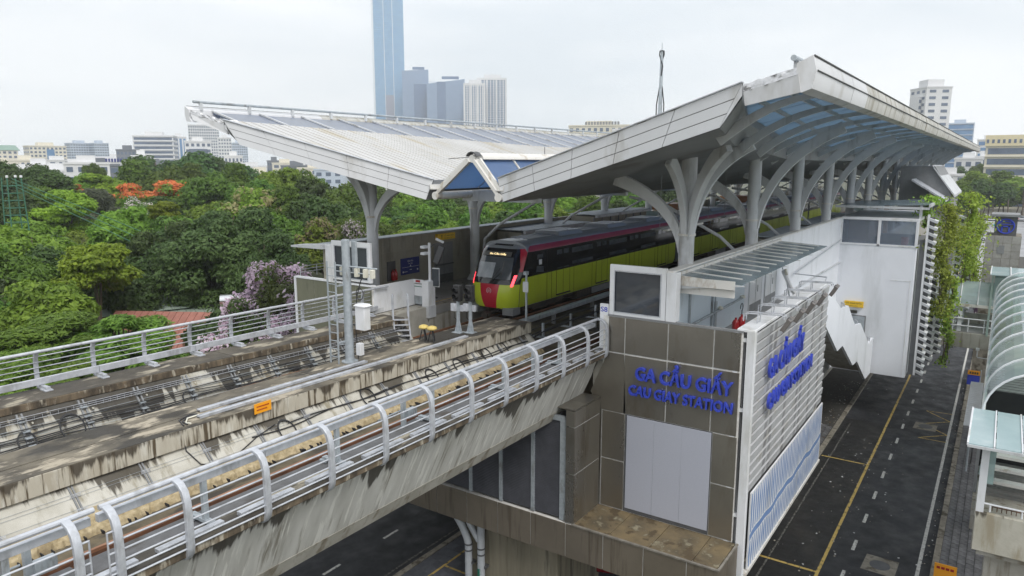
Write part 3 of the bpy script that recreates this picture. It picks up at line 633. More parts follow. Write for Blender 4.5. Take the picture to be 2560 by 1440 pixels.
# return wall on the ledge
MB().box(20.58, 22.38, 11.37, 11.6, 4.5, 8.55).build('sealant_backing', M['seal'], st)
for a, b in ((20.53, 21.3), (21.3, 22.375)):
    for z0, z1 in ((4.5, 6.3), (6.3, 8.0), (8.0, 8.6)): MB().box(a+.02, b-.02, 11.34, 11.365, z0+.02, z1-.02).build('facade_panel', M['panel'], st)
for z0, z1 in ((4.5, 6.3), (6.3, 8.0), (8.0, 8.6)): MB().box(20.52, 20.575, 11.36, 11.68, z0+.02, z1-.02).build('facade_panel', M['panel'], st)
for a, b in ((20.53, 21.4), (21.4, 22.37)): MB().box(a, b-.01, 11.35, 12.1, 8.6, 8.64).build('facade_panel', M['panel'], st)
# louvred plant wall
for i, (a, b) in enumerate(((11.95, 13.0), (13.15, 14.4), (14.55, 15.8), (15.95, 17.3), (17.45, 18.9))):
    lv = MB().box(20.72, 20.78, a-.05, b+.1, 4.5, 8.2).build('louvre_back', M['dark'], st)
    mb = MB(); z = 4.56
    while z < 8.15: mb.hexa([(20.62, a-.04, z), (20.70, a-.04, z+.03), (20.70, b+.04, z+.03), (20.62, b+.04, z), (20.62, a-.04, z+.012), (20.70, a-.04, z+.042), (20.70, b+.04, z+.042), (20.62, b+.04, z+.012)]); z += .062
    mb.build('louvre_blades', M['louvre'], lv, smooth=False, kind='stuff')
mb = MB(); mb.box(20.58, 20.7, 11.68, 11.95, 4.5, 8.3); mb.box(20.58, 20.7, 11.95, 19.1, 8.12, 8.3); mb.build('louvre_frame', M['galv_dull'], st)
for y in (13.07, 14.47, 15.87, 17.37, 18.97): MB().box(20.585, 20.7, y-.07, y+.07, 4.5, 8.12).build('mullion', M['galv_dull'], st)
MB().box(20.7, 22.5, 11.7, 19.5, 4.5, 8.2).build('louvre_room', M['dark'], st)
# right-hand long wall, corridor
MB().box(22.5, 30.9, 8.9, 9.05, 10.3, WH).build('corridor_wall', M['bluewall'], st)
MB().box(30.9, 52.2, 8.9, 9.05, 3.0, WH).build('long_wall', M['plaster'], st)
MB().box(22.42, 52.2, 8.80, 9.12, WH, WH+.05).build('coping', M['steelwhite'], st)
for x in (31.5, 34.0):
    d = MB().box(x+.06, x+1.86, 8.862, 8.9, 10.32, 12.5).build('door', M['white'], st)
    MB().box(x+.08, x+.95, 8.85, 8.862, 10.34, 10.72).build('kick_plate', M['midgrey'], d); MB().box(x+.98, x+1.84, 8.85, 8.862, 10.34, 10.72).build('kick_plate', M['midgrey'], d)
    MB().box(x+.955, x+.972, 8.853, 8.861, 10.34, 12.48).build('door_gap', M['darkgrey'], d)
    MB().tube([(x+1.06, 8.80, 11.2), (x+1.06, 8.80, 11.5)], .015, 6).build('handle', M['midgrey'], d)
    mb = MB(); mb.box(x, x+.06, 8.85, 8.9, 10.3, 12.56); mb.box(x+1.86, x+1.92, 8.85, 8.9, 10.3, 12.56); mb.box(x, x+1.92, 8.85, 8.9, 12.5, 12.56); mb.build('door_frame', M['steelgrey'], d)
mb = MB()
for x in (24.2, 26.6): mb.box(x, x+.12, 8.84, 8.9, 10.3, 12.6)
mb.tube([(24.3, 8.8, 11.2), (30.3, 8.8, 11.25)], .045, 8); mb.tube([(26.75, 8.78, 12.7), (26.75, 8.78, 10.6), (26.9, 8.6, 10.4)], .03, 8); mb.box(27.0, 27.2, 8.84, 8.9, 10.4, 11.6)
mb.build('conduit', M['galv_dull'], st)
for i, x in enumerate((23.7, 27.4, 30.3)): MB().lathe([(.09, 0), (.11, .04), (.09, .1), (.03, .13)], (x, 8.78, 11.25), 10).build('bulkhead_light', M['cream'], st)
MB().box(34.0, 52.2, 8.78, 8.86, 10.28, 10.34).build('wall_rail', M['steelgrey'], st)
# white corner post and glazed end screens
def end_screen(y0, y1, lb_open):
    w_ = MB(); w_.box(FX-.02, FX+.12, y0, y0+.17, 11.66, 13.42); w_.box(FX-.02, FX+.12, y1-.17, y1, 11.66, 13.42); w_.box(FX-.02, FX+.12, y0+.17, y1-.17, 13.22, 13.42); w_.box(FX-.02, FX+.12, y0+.17, y1-.17, 11.66, 11.76)
    f_ = w_.build('window_frame', M['white'], st, bevel=.012)
    MB().box(FX+.03, FX+.05, y0+.17, y1-.17, 11.76, 13.22).build('pane', M['glassdark'], f_)
    mb = MB()
    for q in (y0+.17, y1-.20): mb.box(FX-.03, FX-.018, q, q+.03, 11.76, 13.22)
    for q in (11.76, 13.19): mb.box(FX-.03, FX-.018, y0+.2, y1-.2, q, q+.03)
    mb.build('glazing_bead', M['galv'], f_)
end_screen(9.02, 11.08, 0); end_screen(22.62, 25.05, 0)
MB().box(FX-.03, FX+.35, 8.66, 9.0, 11.66, 13.30).build('corner_post', M['white'], st, bevel=.01)
MB().box(FX-.03, FX+.3, 25.06, 25.45, 11.55, 13.2).build('corner_post', M['white'], st, bevel=.01)
MB().box(22.5, 24.0, 9.05, 11.1, 11.6, 11.64).build('screen_sill', M['midgrey'], st)
# right glass canopy over the corridor
cn = thing('glass_canopy', 'ribbed grey glass canopy over the service corridor by the white wall', 'canopy', (29.5, 7.8, 13.1))
x = 22.9
while x < 36.0:
    x1 = min(x+1.08, 36.3); mb = MB(); mb.hexa([(x+.02, 6.72, 13.0), (x1-.02, 6.72, 13.0), (x1-.02, 8.86, 13.12), (x+.02, 8.86, 13.12), (x+.02, 6.72, 13.02), (x1-.02, 6.72, 13.02), (x1-.02, 8.86, 13.14), (x+.02, 8.86, 13.14)]); mb.build('glass_pane', M['glasscan'] if 'glasscan' in M else M['glassgreen'], cn)
    mb = MB(); mb.bar([(x, 7.0, 13.045), (x, 8.86, 13.155)], (1, 0, 0), .07, .03); mb.build('cap_strip', M['steelwhite'], cn)
    if int((x-22.9)/1.08) % 2 == 0:
        mb = MB(); mb.loft([(x-.03, 6.6, 12.98), (x-.03, 8.88, 12.7), (x-.03, 8.88, 13.1), (x-.03, 6.6, 13.0)], [(x+.03, 6.6, 12.98), (x+.03, 8.88, 12.7), (x+.03, 8.88, 13.1), (x+.03, 6.6, 13.0)]); mb.build('bracket', M['steelgrey'], cn)
    x += 1.08
mb = MB(); mb.box(22.84, 22.9, 6.9, 8.88, 12.84, 13.12); mb.build('end_beam', M['steelwhite'], cn)
mb = MB(); mb.box(23.0, 23.08, 6.95, 8.88, 12.55, 12.80); mb.build('end_beam', M['steelwhite'], cn)
MB().box(22.8, 36.4, 8.82, 8.95, 13.10, 13.24).build('flashing', M['steelwhite'], cn)
# left outer wall of the far platform
MB().box(22.5, 130, 25.5, 25.75, 3.2, 13.15).build('far_wall', M['tile'], st)
for i in range(14):                                # large wall tiles nearest the camera
    for j in range(4): MB().box(26.0+.6*i+.006, 26.0+.6*(i+1)-.006, 25.478, 25.51, 10.32+.7*j+.006, min(10.32+.7*(j+1), 13.1)-.006).build('wall_tile', M['tile'], st)
for i in range(14): MB().hexa([(23.0+1.4*i, 25.1, 13.2), (24.38+1.4*i, 25.1, 13.2), (24.38+1.4*i, 26.6, 13.1), (23.0+1.4*i, 26.6, 13.1), (23.0+1.4*i, 25.1, 13.24), (24.38+1.4*i, 25.1, 13.24), (24.38+1.4*i, 26.6, 13.14), (23.0+1.4*i, 26.6, 13.14)]).build('wall_canopy_sheet', M['galv_dull'], st)
mb = MB(); mb.hexa([(22.2, 25.45, 13.0), (23, 25.45, 13.0), (23, 27.6, 12.98), (22.2, 27.6, 12.98), (22.2, 25.45, 13.2), (23, 25.45, 13.2), (23, 27.6, 13.06), (22.2, 27.6, 13.06)]); mb.build('end_canopy', M['steelgrey'], st)
# left end: olive glass-steel parapet box
MB().box(FX+.02, FX+.1, 22.6, 27.6, 6.0, 11.5).build('sealant_backing', M['seal'], st)
MB().box(FX+.12, 26, 25.6, 27.6, 6, 11.2).build('end_room', M['concrete'], st)
for a, b in ((22.62, 23.6), (23.6, 25.1), (25.1, 26.35), (26.35, 27.58)):
    for z0, z1 in ((9.9, 11.5), (8.3, 9.9), (6.0, 8.3)): MB().box(FX, FX+.03, a+.014, b-.014, z0+.01, z1-.01).build('facade_panel', M['panel_olive'] if 'panel_olive' in M else M['panel'], st)
MB().box(FX-.04, FX+.2, 22.55, 27.66, 11.5, 11.57).build('coping', M['white'], st)
MB().box(FX-.03, FX+.12, 27.58, 27.72, 6.0, 11.56).build('corner_post', M['white'], st)
# far-side return of that box and its rail
mb = MB()
for z in (11.72, 11.86, 12.0): mb.tube([(22.6, 27.5, z), (25.5, 27.5, z)], .02, 6)
for x in (22.6, 23.6, 24.6): mb.tube([(x, 27.5, 11.5), (x, 27.5, 12.0)], .02, 6)
mb.build('roof_rail', M['galv'], st)
# white platform-end screen with gate
g = thing('platform_end_screen', 'white panel screen with a gate closing the end of the far platform', 'screen', (25, 22, 10.3))
MB().box(22.5, 25.1, 22.52, 22.62, 10.3, 11.52).build('side_panel', M['white'], g, bevel=.01)
MB().box(25.04, 25.12, 21.95, 22.52, 11.35, 11.52).build('gate_header', M['white'], g)
gt = MB().box(25.06, 25.10, 21.98, 22.5, 10.75, 11.3).build('gate', M['white'], g); MB().box(25.055, 25.1, 21.98, 22.5, 10.36, 10.74).build('kick_plate', M['galv_dull'], gt); MB().box(25.05, 25.06, 21.98, 22.5, 11.18, 11.21).build('green_stripe', M['green_sign'], gt)
MB().box(24.95, 25.45, 21.56, 21.95, 10.0, 11.50).build('end_post', M['white'], g, bevel=.012)
MB().box(24.94, 25.46, 21.54, 21.96, 9.78, 10.34).build('end_post_base', M['steelgrey'], g)
s_ = MB().box(25.02, 25.036, 22.12, 22.38, 11.40, 11.50).build('red_notice', M['red'], g)
MB().box(22.50, 23.0, 22.50, 22.515, 10.36, 10.52).build('warning_plate', M['steelgrey'], g)
# doors and signs on the far wall
d = MB().box(30.0, 31.6, 25.44, 25.47, 10.32, 12.55).build('door', M['midgrey'], st)
mb = MB(); mb.box(30.0, 31.6, 25.42, 25.44, 10.34, 10.8); mb.build('kick_plate', M['darkgrey'], d); mb = MB(); mb.tube([(30.05, 25.36, 11.35), (31.55, 25.36, 11.35)], .035, 8); mb.build('push_bar', M['darkgrey'], d)
MB().box(30.79, 30.81, 25.43, 25.44, 10.3, 12.5).build('door_gap', M['darkgrey'], d)
s = thing('station_name_sign', 'dark blue station name sign on the brown platform wall', 'sign', (28, 25.4, 11.3))
MB().box(27.35, 28.75, 25.42, 25.47, 11.15, 12.0).build('plate', M['bluesign'], s)
lettering('Cầu Giấy', (27.83, 25.415, 11.80), (1, 0, 0), (0, 0, 1), .44, .08, M['white'], s, .004, .0, each=False, name='print')
lettering('Cau Giay', (27.88, 25.415, 11.68), (1, 0, 0), (0, 0, 1), .34, .055, M['white'], s, .004, .0, each=False, name='print')
mb = MB(); mb.box(27.4, 28.7, 25.41, 25.42, 11.52, 11.53); mb.box(28.02, 28.08, 25.41, 25.42, 11.54, 11.62); mb.box(27.98, 28.14, 25.41, 25.42, 11.36, 11.39)
mb.box(27.45, 27.52, 25.41, 25.42, 11.25, 11.33); mb.box(27.56, 27.8, 25.41, 25.42, 11.28, 11.30); mb.box(28.55, 28.63, 25.41, 25.42, 11.3, 11.38); mb.build('print', M['white'], s)
s = thing('fire_cabinet', 'dark recess in the brown platform wall with red extinguishers', 'fire cabinet', (26.9, 25.4, 10.8))
MB().box(26.35, 26.95, 25.44, 25.475, 10.95, 11.95).build('recess', M['darkgrey'], s)
for x in (26.66, 26.85): MB().lathe([(.09, 0), (.1, .03), (.1, .38), (.06, .46), (.03, .5), (.03, .56)], (x, 25.35, 10.98), 12).build('extinguisher', M['red'], s)
s = thing('exit_sign', 'yellow emergency exit sign above the grey door on the far platform', 'sign', (30.8, 25, 12.7))
MB().box(30.1, 31.6, 25.25, 25.45, 12.72, 13.06).build('box', M['yellow'], s, bevel=.01)
lettering('Lối thoát hiểm', (30.65, 25.245, 12.90), (1, 0, 0), (0, 0, 1), .8, .08, M['signink'], s, .003, 0, each=False, name='print')
lettering('Emergency Exit', (30.65, 25.245, 12.78), (1, 0, 0), (0, 0, 1), .7, .055, M['signink'], s, .003, 0, each=False, name='print')
mb = MB(); mb.box(30.42, 30.45, 25.24, 25.25, 12.78, 12.95); mb.loft([(30.37, 25.245, 12.93), (30.5, 25.245, 12.93), (30.435, 25.245, 13.01)], [(30.37, 25.24, 12.93), (30.5, 25.24, 12.93), (30.435, 25.24, 13.01)]); mb.build('arrow', M['signink'], s)
# facade lettering
ft = thing('facade_lettering', 'raised blue letters GA CẦU GIẤY and CAU GIAY STATION on the bronze facade', 'sign', (FX, 8.5, 9))
lettering('GA CẦU GIẤY', (FX-.09, 9.98, 9.50), (0, -1, 0), (0, 0, 1), 3.36, .46, M['blue'], ft, .10, .028)
lettering('CAU GIAY STATION', (FX-.09, 10.22, 8.92), (0, -1, 0), (0, 0, 1), 3.62, .36, M['blue'], ft, .12, .026)

# ================================================================ louvred sign screen
sn = thing('sign_screen', 'tall grey slatted screen with blue station letters and a striped mural below', 'screen', (28, 6.2, 3.3))
mb = MB(); mb.box(22.40, 22.62, 6.04, 6.30, 3.3, 11.68); mb.build('end_post', M['white'], sn, bevel=.01)
mb = MB(); mb.box(22.40, 22.55, 6.55, 6.7, 3.3, 11.6); mb.build('end_post', M['white'], sn)
mb = MB()
for z in (3.5, 5.4, 9.0, 11.3): mb.box(22.45, 22.58, 6.30, 6.55, z, z+.12)
mb.build('end_bracket', M['white'], sn)
MB().box(22.42, 33.9, 6.06, 6.62, 11.62, 11.72).build('top_cap', M['white'], sn, bevel=.02)
MB().box(22.62, 34.1, 6.40, 6.48, 3.4, 11.6).build('backing_sheet', M['slatback'] if 'slatback' in M else M['steelgrey'], sn)
for x in (24.4, 25.0, 26.9, 28.8, 29.4, 31.0, 32.6): MB().box(x-.16, x+.16, 6.27, 6.40, 6.2, 11.6).build('post', M['midgrey'], sn)
nsl = 16
for i in range(nsl):
    z0 = 6.22+i*(11.6-6.22)/nsl; h = (11.6-6.22)/nsl; x1 = 33.6+(.22 if i % 2 else 0)+.25*(1-i/nsl)
    for a, b in ((22.64, 25.3), (25.31, 28.2), (28.21, 31.0), (31.01, x1)):
        mb = MB(); mb.hexa([(a, 6.075, z0+.0), (b, 6.075, z0+.0), (b, 6.11, z0+.0), (a, 6.11, z0+.0), (a, 6.045, z0+h*.82), (b, 6.045, z0+h*.82), (b, 6.10, z0+h*.87), (a, 6.10, z0+h*.87)]); mb.build('slat', M['slat'], sn, smooth=False)
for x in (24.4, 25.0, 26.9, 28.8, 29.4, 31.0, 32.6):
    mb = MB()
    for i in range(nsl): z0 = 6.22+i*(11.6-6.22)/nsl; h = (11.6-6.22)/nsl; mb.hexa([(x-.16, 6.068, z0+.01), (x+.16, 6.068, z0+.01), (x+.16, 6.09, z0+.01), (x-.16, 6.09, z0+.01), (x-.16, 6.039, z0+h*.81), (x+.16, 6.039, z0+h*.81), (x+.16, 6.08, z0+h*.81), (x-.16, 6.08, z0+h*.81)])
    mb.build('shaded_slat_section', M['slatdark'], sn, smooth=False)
mp_ = MB().box(22.9, 34.0, 6.00, 6.05, 3.42, 6.14).build('mural_panel', M['white'], sn)
MB().box(22.62, 34.1, 5.97, 6.2, 3.28, 3.40).build('bottom_rail', M['steelwhite'], sn)
mb = MB()                                          # wavy blue strokes of the mural
def band(x): return 4.55+.05*math.sin(x*1.9)+.03*math.sin(x*4.1)
xs = np.arange(22.95, 33.95, .1)
for a, b in zip(xs, xs[1:]): mb.add([(a, 5.996, band(a)-.11), (b, 5.996, band(b)-.11), (b, 5.996, band(b)+.11), (a, 5.996, band(a)+.11)], [(0, 1, 2, 3)])
for up in (0, 1):
    x = 23.02
    while x < 33.85:
        lo, hi = (3.47, band(x)-.16) if not up else (band(x)+.17, 6.08); n = 7; w0 = rnd.uniform(.055, .075); L_ = []; R_ = []
        dx = .02; ph = rnd.uniform(0, 6)
        for k in range(n+1):
            t = k/n; z = lo+(hi-lo)*t; xc = x+dx*t+.015*math.sin(5*t+ph); ww = w0*(.6+.5*math.sin(math.pi*t)+.12*math.sin(9*t+ph)); L_.append((xc-ww, 5.996, z)); R_.append((xc+ww, 5.996, z))
        for k in range(n): mb.add([L_[k], R_[k], R_[k+1], L_[k+1]], [(0, 1, 2, 3)])
        x += .25
mb.build('mural_print', mat('mural_blue', (.13, .23, .46), (.17, .28, .52), 2, .6), mp_, smooth=False)
lettering('GA CẦU GIẤY', (23.75, 5.90, 9.82), (1, 0, 0), (0, 0, 1), 4.9, .66, M['blue'], sn, .05, .022)
lettering('CAU GIAY STATION', (23.85, 5.90, 8.72), (1, 0, 0), (0, 0, 1), 6.5, .54, M['blue'], sn, .06, .022)
# flood lights on outriggers
for i, (xb, xl) in enumerate(((23.5, 24.3), (25.2, 26.2), (26.95, 28.1), (28.8, 30.0), (31.2, 32.1))):
    t = thing('floodlight', ('nearest', 'second', 'middle', 'fourth', 'farthest')[i]+' of the five floodlights on outrigger pipes above the slatted screen', 'floodlight', (xb, 6.4, 11.72), 'floodlights above the slatted screen')
    mb = MB()
    for o_ in (0, .3): mb.tube([(xb+o_, 6.75, 11.75), (xb+o_, 6.75, 12.0), (xb+o_, 6.6, 12.02), (xb+o_+.25, 5.6, 12.02), (xb+o_+.25, 5.52, 11.9)], .022, 6)
    mb.tube([(xb, 6.3, 11.72), (xb+.05, 6.3, 12.02)], .02, 6); mb.tube([(xb+.3, 6.3, 11.72), (xb+.35, 6.3, 12.02)], .02, 6); mb.tube([(xb+.2, 5.54, 11.98), (xb+.6, 5.54, 11.98)], .02, 6)
    mb.build('outrigger', M['galv'], t)
    c = Vector((xb+.42, 5.46, 11.72)); mb = MB(); mb.rbox(c, (.24, 0, .02), (0, .06, .04), (0, -.11, .19)); h_ = mb.build('lamp_body', M['flood'], t, bevel=.012)
    mb = MB(); mb.rbox(c+Vector((0, .07, -.02)), (.22, 0, .018), (0, .012, .008), (0, -.10, .17)); mb.build('lamp_glass', M['midgrey'], h_)
    mb = MB(); mb.rbox(c+Vector((-.02, -.05, .16)), (.06, 0, 0), (0, .05, .03), (0, -.03, .05)); mb.build('lamp_bracket', M['darkgrey'], t)
# red extinguishers on the corridor
t = thing('fire_extinguisher', 'red fire extinguishers with a black hose loop on the corridor by the screen', 'fire extinguisher', (27.9, 8.2, 10.3))
for x, y, s_ in ((27.7, 8.25, 1.0), (28.0, 8.12, 1.15)): MB().lathe([(.13, 0), (.14, .04), (.14, .42*s_), (.09, .52*s_), (.04, .56*s_), (.05, .62*s_)], (x, y, 10.31), 14).build('cylinder', M['red'], t)
MB().box(27.6, 28.15, 8.0, 8.35, 10.30, 10.42).build('stand', M['red'], t)
MB().tube([(28.0, 8.12, 10.95), (28.0, 8.12, 11.2)]+[tuple(p) for p in arc((27.95, 8.12, 11.32), .15, -80, 200, 14)], .018, 6).build('hose', M['black'], t)
t = thing('loudspeaker', 'white tubular loudspeaker leaning beside the corridor doors', 'loudspeaker', (36.2, 8.3, 10.3))
MB().tube([(36.6, 8.0, 10.4), (36.2, 8.25, 11.0), (35.75, 8.5, 11.75)], .11, 10).build('body', M['white'], t)
MB().tube([(36.5, 8.3, 10.3), (36.3, 8.45, 11.2), (35.9, 8.6, 11.9)], .03, 6).build('bracket', M['galv_dull'], t)
MB().tube([(35.7, 8.4, 11.85), (35.55, 8.3, 11.62)], .07, 8).build('horn', M['cream'], t)
# ================================================================ station roof
RX1 = 131.0
rf = thing('station_roof', 'butterfly station roof of two white wings on curved steel arms with a central skylight', 'roof', (22.4, 17, 10.3))
# per side: inner tip top / bottom, kink top / low / bottom, outer top / bottom  (x, y, z at the near end)
SIDE = {
 'L': dict(tt=(22.4, 18.96, 16.19), tb=(22.27, 19.25, 15.40), kt=(19.06, 27.6, 18.65), kl=(19.15, 27.45, 18.3), kb=(19.3, 26.9, 17.6), ot=(18.46, 29.15, 19.14), ob=(18.5, 28.9, 18.66), e=1),
 'R': dict(tt=(22.47, 15.87, 16.27), tb=(22.34, 15.54, 15.42), kt=(18.54, 5.66, 18.80), kl=(18.5, 5.62, 18.5), kb=(18.77, 6.26, 17.74), ot=(18.0, 4.28, 19.12), ob=(17.96, 4.14, 18.46), e=-1)}
for sd_, S in SIDE.items():
    e = S['e']; V = {k: Vector(v) for k, v in S.items() if k != 'e'}
    def ysoff(x): return (27.4-(x-20)*.121 if e > 0 else 6.4+(x-19)*.14)
    def yedge(x): return max(ysoff(x), 24.9) if e > 0 else min(ysoff(x), 9.1)
    slope = (V['kt'].z-V['tt'].z)/(V['kt'].y-V['tt'].y)
    ztop = lambda y: V['tt'].z+(y-V['tt'].y)*slope
    zbot = lambda y: V['tb'].z+(y-V['tb'].y)*(V['kb'].z-V['tb'].z)/(V['kb'].y-V['tb'].y)
    xend = lambda y: V['tt'].x+(y-V['tt'].y)*(V['kt'].x-V['tt'].x)/(V['kt'].y-V['tt'].y)
    # opaque wing: slices along x so the outer edge can taper
    xs = [None]+[24+2*i for i in range(9)]+[60, 90, RX1]
    rows = []
    for x in xs:
        ye = V['kt'].y if x is None else yedge(x); yi_t, yi_b = V['tt'].y, V['tb'].y; yb = (V['kb'].y if x is None else ye-e*.5*min(1, max(.1, (40-x)/20)))
        f_ = (lambda y: xend(y)) if x is None else (lambda y: x)
        rows.append([(f_(yi_t), yi_t, ztop(yi_t)), (f_(ye), ye, ztop(ye)), (f_(ye)+.0, ye, ztop(ye)-.35), (f_(yb), yb, zbot(yb) if abs(yb-V['kb'].y) > .01 else V['kb'].z), (f_(yi_b), yi_b, zbot(yi_b))])
    top, sof = MB(), MB()
    for a, b in zip(rows, rows[1:]):
        top.add([a[0], b[0], b[1], a[1]], [(0, 1, 2, 3)])
        sof.add([a[1], b[1], b[2], a[2]], [(0, 1, 2, 3)]); sof.add([a[2], b[2], b[3], a[3]], [(0, 1, 2, 3)]); sof.add([a[3], b[3], b[4], a[4]], [(0, 1, 2, 3)]); sof.add([a[4], b[4], b[0], a[0]], [(0, 1, 2, 3)])
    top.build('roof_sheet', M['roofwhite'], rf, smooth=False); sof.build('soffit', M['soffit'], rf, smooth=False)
    # standing seams running down the slope
    mb = MB(); x = 19.4
    while x < 100:
        y0 = V['tt'].y; y1 = yedge(x)
        if x < 22.4: y0 = V['tt'].y+(22.4-x)/((22.4-V['kt'].x)/(V['kt'].y-V['tt'].y))
        if abs(y1-y0) > .4: mb.bar([(x, y0, ztop(y0)+.01), (x, y1, ztop(y1)+.01)], (1, 0, 0), .03, .035)
        x += .42
    mb.build('standing_seams', M['roofwhite'], rf, smooth=False, kind='stuff')
    # fascia panels at the near end, three rows
    nu = 5
    for i in range(nu):
        for j in range(3):
            def P(u, v):
                a = V['tt'].lerp(V['kt'], u); b = V['tb'].lerp(V['kb'], u)
                if u > .95: b = V['tb'].lerp(V['kb'], u)
                return b.lerp(a, v)
            u0, u1, v0, v1 = i/nu+.0012, (i+1)/nu-.0012, j/3+.012, (j+1)/3-.012
            q = [P(u0, v0), P(u1, v0), P(u1, v1), P(u0, v1)]; off = Vector((-.035, 0, 0)); bk = Vector((.03, 0, 0))
            mb = MB(); mb.loft([p+bk for p in q], [p+off for p in q]); mb.build('fascia_panel', M['fascia'], rf)
    mb = MB(); q = [V['tb'], V['kb'], V['kt'], V['tt']]; mb.loft([p+Vector((.05, 0, 0)) for p in q], [p+Vector((.005, 0, 0)) for p in q]); mb.build('fascia_backing', M['darkgrey'], rf)
    mb = MB(); q = [V['kt'], V['kl'], V['kb']]; 
    mb.loft([p+Vector((-.03, 0, 0)) for p in (V['kt'], V['kl']+Vector((0, -e*.02, 0)), V['kb'])], [p+Vector((.5, -e*.25, 0)) for p in (V['kt'], V['kl'], V['kb'])]); mb.build('fascia_end', M['fascia'], rf)
    mb = MB(); mb.bar([V['tt']+Vector((-.02, 0, .03)), V['kt']+Vector((-.02, 0, .03))], (1, 0, 0), .14, .03); mb.build('edge_flashing', M['galv'], rf)
    # thin outer blade end plate with crinkled foil flashing on top
    q = [V['kl']+Vector((0, e*.05, -.25)), V['ob'], V['ot'].lerp(V['ob'], .38), V['kl'].lerp(V['kt'], .3)]
    mb = MB(); mb.loft([p+Vector((.08, 0, 0)) for p in q], [p+Vector((-.01, 0, 0)) for p in q]); mb.build('blade_plate', M['fascia'], rf)
    mb = MB(); n = 14
    a, b, c_, d_ = V['kl'].lerp(V['kt'], .3), V['ot'].lerp(V['ob'], .38), V['ot']+Vector((.1, 0, -.06)), V['kt']+Vector((.1, 0, -.02)); g_ = []
    for i in range(n+1):
        for j in range(4):
            p = a.lerp(b, i/n).lerp(d_.lerp(c_, i/n), j/3); g_.append(p+Vector((rnd.uniform(-.05, .03), 0, rnd.uniform(-.02, .02))))
    mb.add(g_, [(i*4+j, (i+1)*4+j, (i+1)*4+j+1, i*4+j+1) for i in range(n) for j in range(3)]); mb.build('foil_flashing', mat('crinkled_foil_'+sd_, (.62, .62, .63), (.5, .5, .5), 6, .3, .7, bump=.6, bscale=9), rf, smooth=False)
    # gutter box along the outer eave
    yo = V['ot'].y; zo = V['ot'].z
    prof = [(yo, zo), (yo+e*.34, zo+.16), (yo+e*.44, zo-.18), (yo+e*.36, zo-.58), (yo+e*.14, zo-.66), (yo, zo-.62)]
    if e > 0: prof = [(yo, zo-.02), (yo+.26, zo+.12), (yo+.30, zo-.22), (yo+.2, zo-.52), (yo-.2, zo-.56), (yo-.05, zo-.4)]
    n = 46
    for i in range(n):
        a, b = V['ot'].x+(RX1-V['ot'].x)*i/n, V['ot'].x+(RX1-V['ot'].x)*(i+1)/n-.012
        wob = rnd.uniform(-.01, .01); MB().px([(y+wob, z+wob) for y, z in prof], a, b).build('gutter_section', M['fascia'] if i < 3 else M['gutter'], rf)
    mb = MB(); mb.tube([(V['ot'].x+.1, prof[1][0]+e*.02, prof[1][1]), (RX1, prof[1][0]+e*.02, prof[1][1])], .022, 6); mb.tube([(V['ot'].x+.1, prof[2][0]+e*.01, prof[2][1]), (RX1, prof[2][0]+e*.01, prof[2][1])], .018, 6); mb.build('gutter_bead', M['darkgrey'], rf)
    # translucent outer strip in bays, with glazing bars
    x = 19.6; k = 0
    while x < RX1-2.5:
        x1 = x+2.45
        y0, y1 = yedge(x), yedge(x1); q = [(x+.02, y0, ztop(y0)-.06), (x1-.02, y1, ztop(y1)-.06), (x1-.02, yo, zo-.1), (x+.02, yo, zo-.1)]
        mb = MB(); mb.loft([(a, b, c-.04) for a, b, c in q], q); mb.build('translucent_sheet', M['polytop'] if e > 0 else M['poly'], rf, smooth=False)
        mb = MB(); mb.bar([(x, y0, ztop(y0)+.0), (x, yo, zo-.03)], (1, 0, 0), .09, .06); mb.build('glazing_bar', M['steelgrey'], rf)
        x = x1; k += 1
    mb = MB(); x = 19.6
    while x < RX1-2.5:
        for t_ in (.33, .66):
            ya = yedge(x)*(1-t_)+yo*t_; yb = yedge(x+2.45)*(1-t_)+yo*t_; za = ztop(yedge(x))*(1-t_)+zo*t_-.2; zb = ztop(yedge(x+2.45))*(1-t_)+zo*t_-.2
            mb.bar([(x, ya, za), (x+2.45, yb, zb)], (0, 1, 0), .07, .12)
        x += 2.45
    mb.build('purlins', M['steelgrey'], rf, kind='stuff')
    # safety tube above the eave
    yt, zt = (yo+.0, zo+.30) if e > 0 else (yo+.14, zo+.16)
    MB().tube([(V['ot'].x+.25, yt, zt), (RX1, yt, zt)], .06 if e > 0 else .07, 10).build('eave_tube', M['galv_dull'], rf)
    mb = MB(); x = V['ot'].x+.6
    while x < 100: mb.box(x-.06, x+.06, yt-.06, yt+.06, zo-.05, zt-.03); x += 2.45
    mb.build('tube_stubs', M['steelgrey'], rf, kind='stuff')
    # columns with curved arms
    cy = 24.75 if e > 0 else 9.25
    def bez(p0, p1, p2, n=14): return [Vector(p0)*(1-t)**2+Vector(p1)*2*t*(1-t)+Vector(p2)*t*t for t in [i/n for i in range(n+1)]]
    for i in range(13):
        x = 24.7+8.05*i; zc = ztop(cy)-.5
        mb = MB(); mb.tube([(x, cy, 10.3), (x, cy, 13.9), (x, cy, zc)], .27, 20 if i < 6 else 10); cl = mb.build('column', M['steelgrey'], rf)
        mb = MB(); mb.tube([(x, cy, 14.32), (x, cy, 14.40)], .31, 20); mb.tube([(x-.36, cy, 14.36), (x+.36, cy, 14.36)], .03, 6); mb.build('collar', M['steelwhite'], cl)
        if e > 0 and i < 4: mb = MB(); mb.lathe([(.46, 0), (.44, .05), (.33, .28), (.28, .32)], (x, cy, 10.3), 20); mb.build('base', M['steelgrey'], cl)
        yin = cy-e*2.82; arms = [((x, cy-e*.15, 13.7), (x, cy-e*.35, 15.5), (x, yin, zbot(yin)))]
        yout = cy+e*3.5; zo_ = ztop(yout)-.45
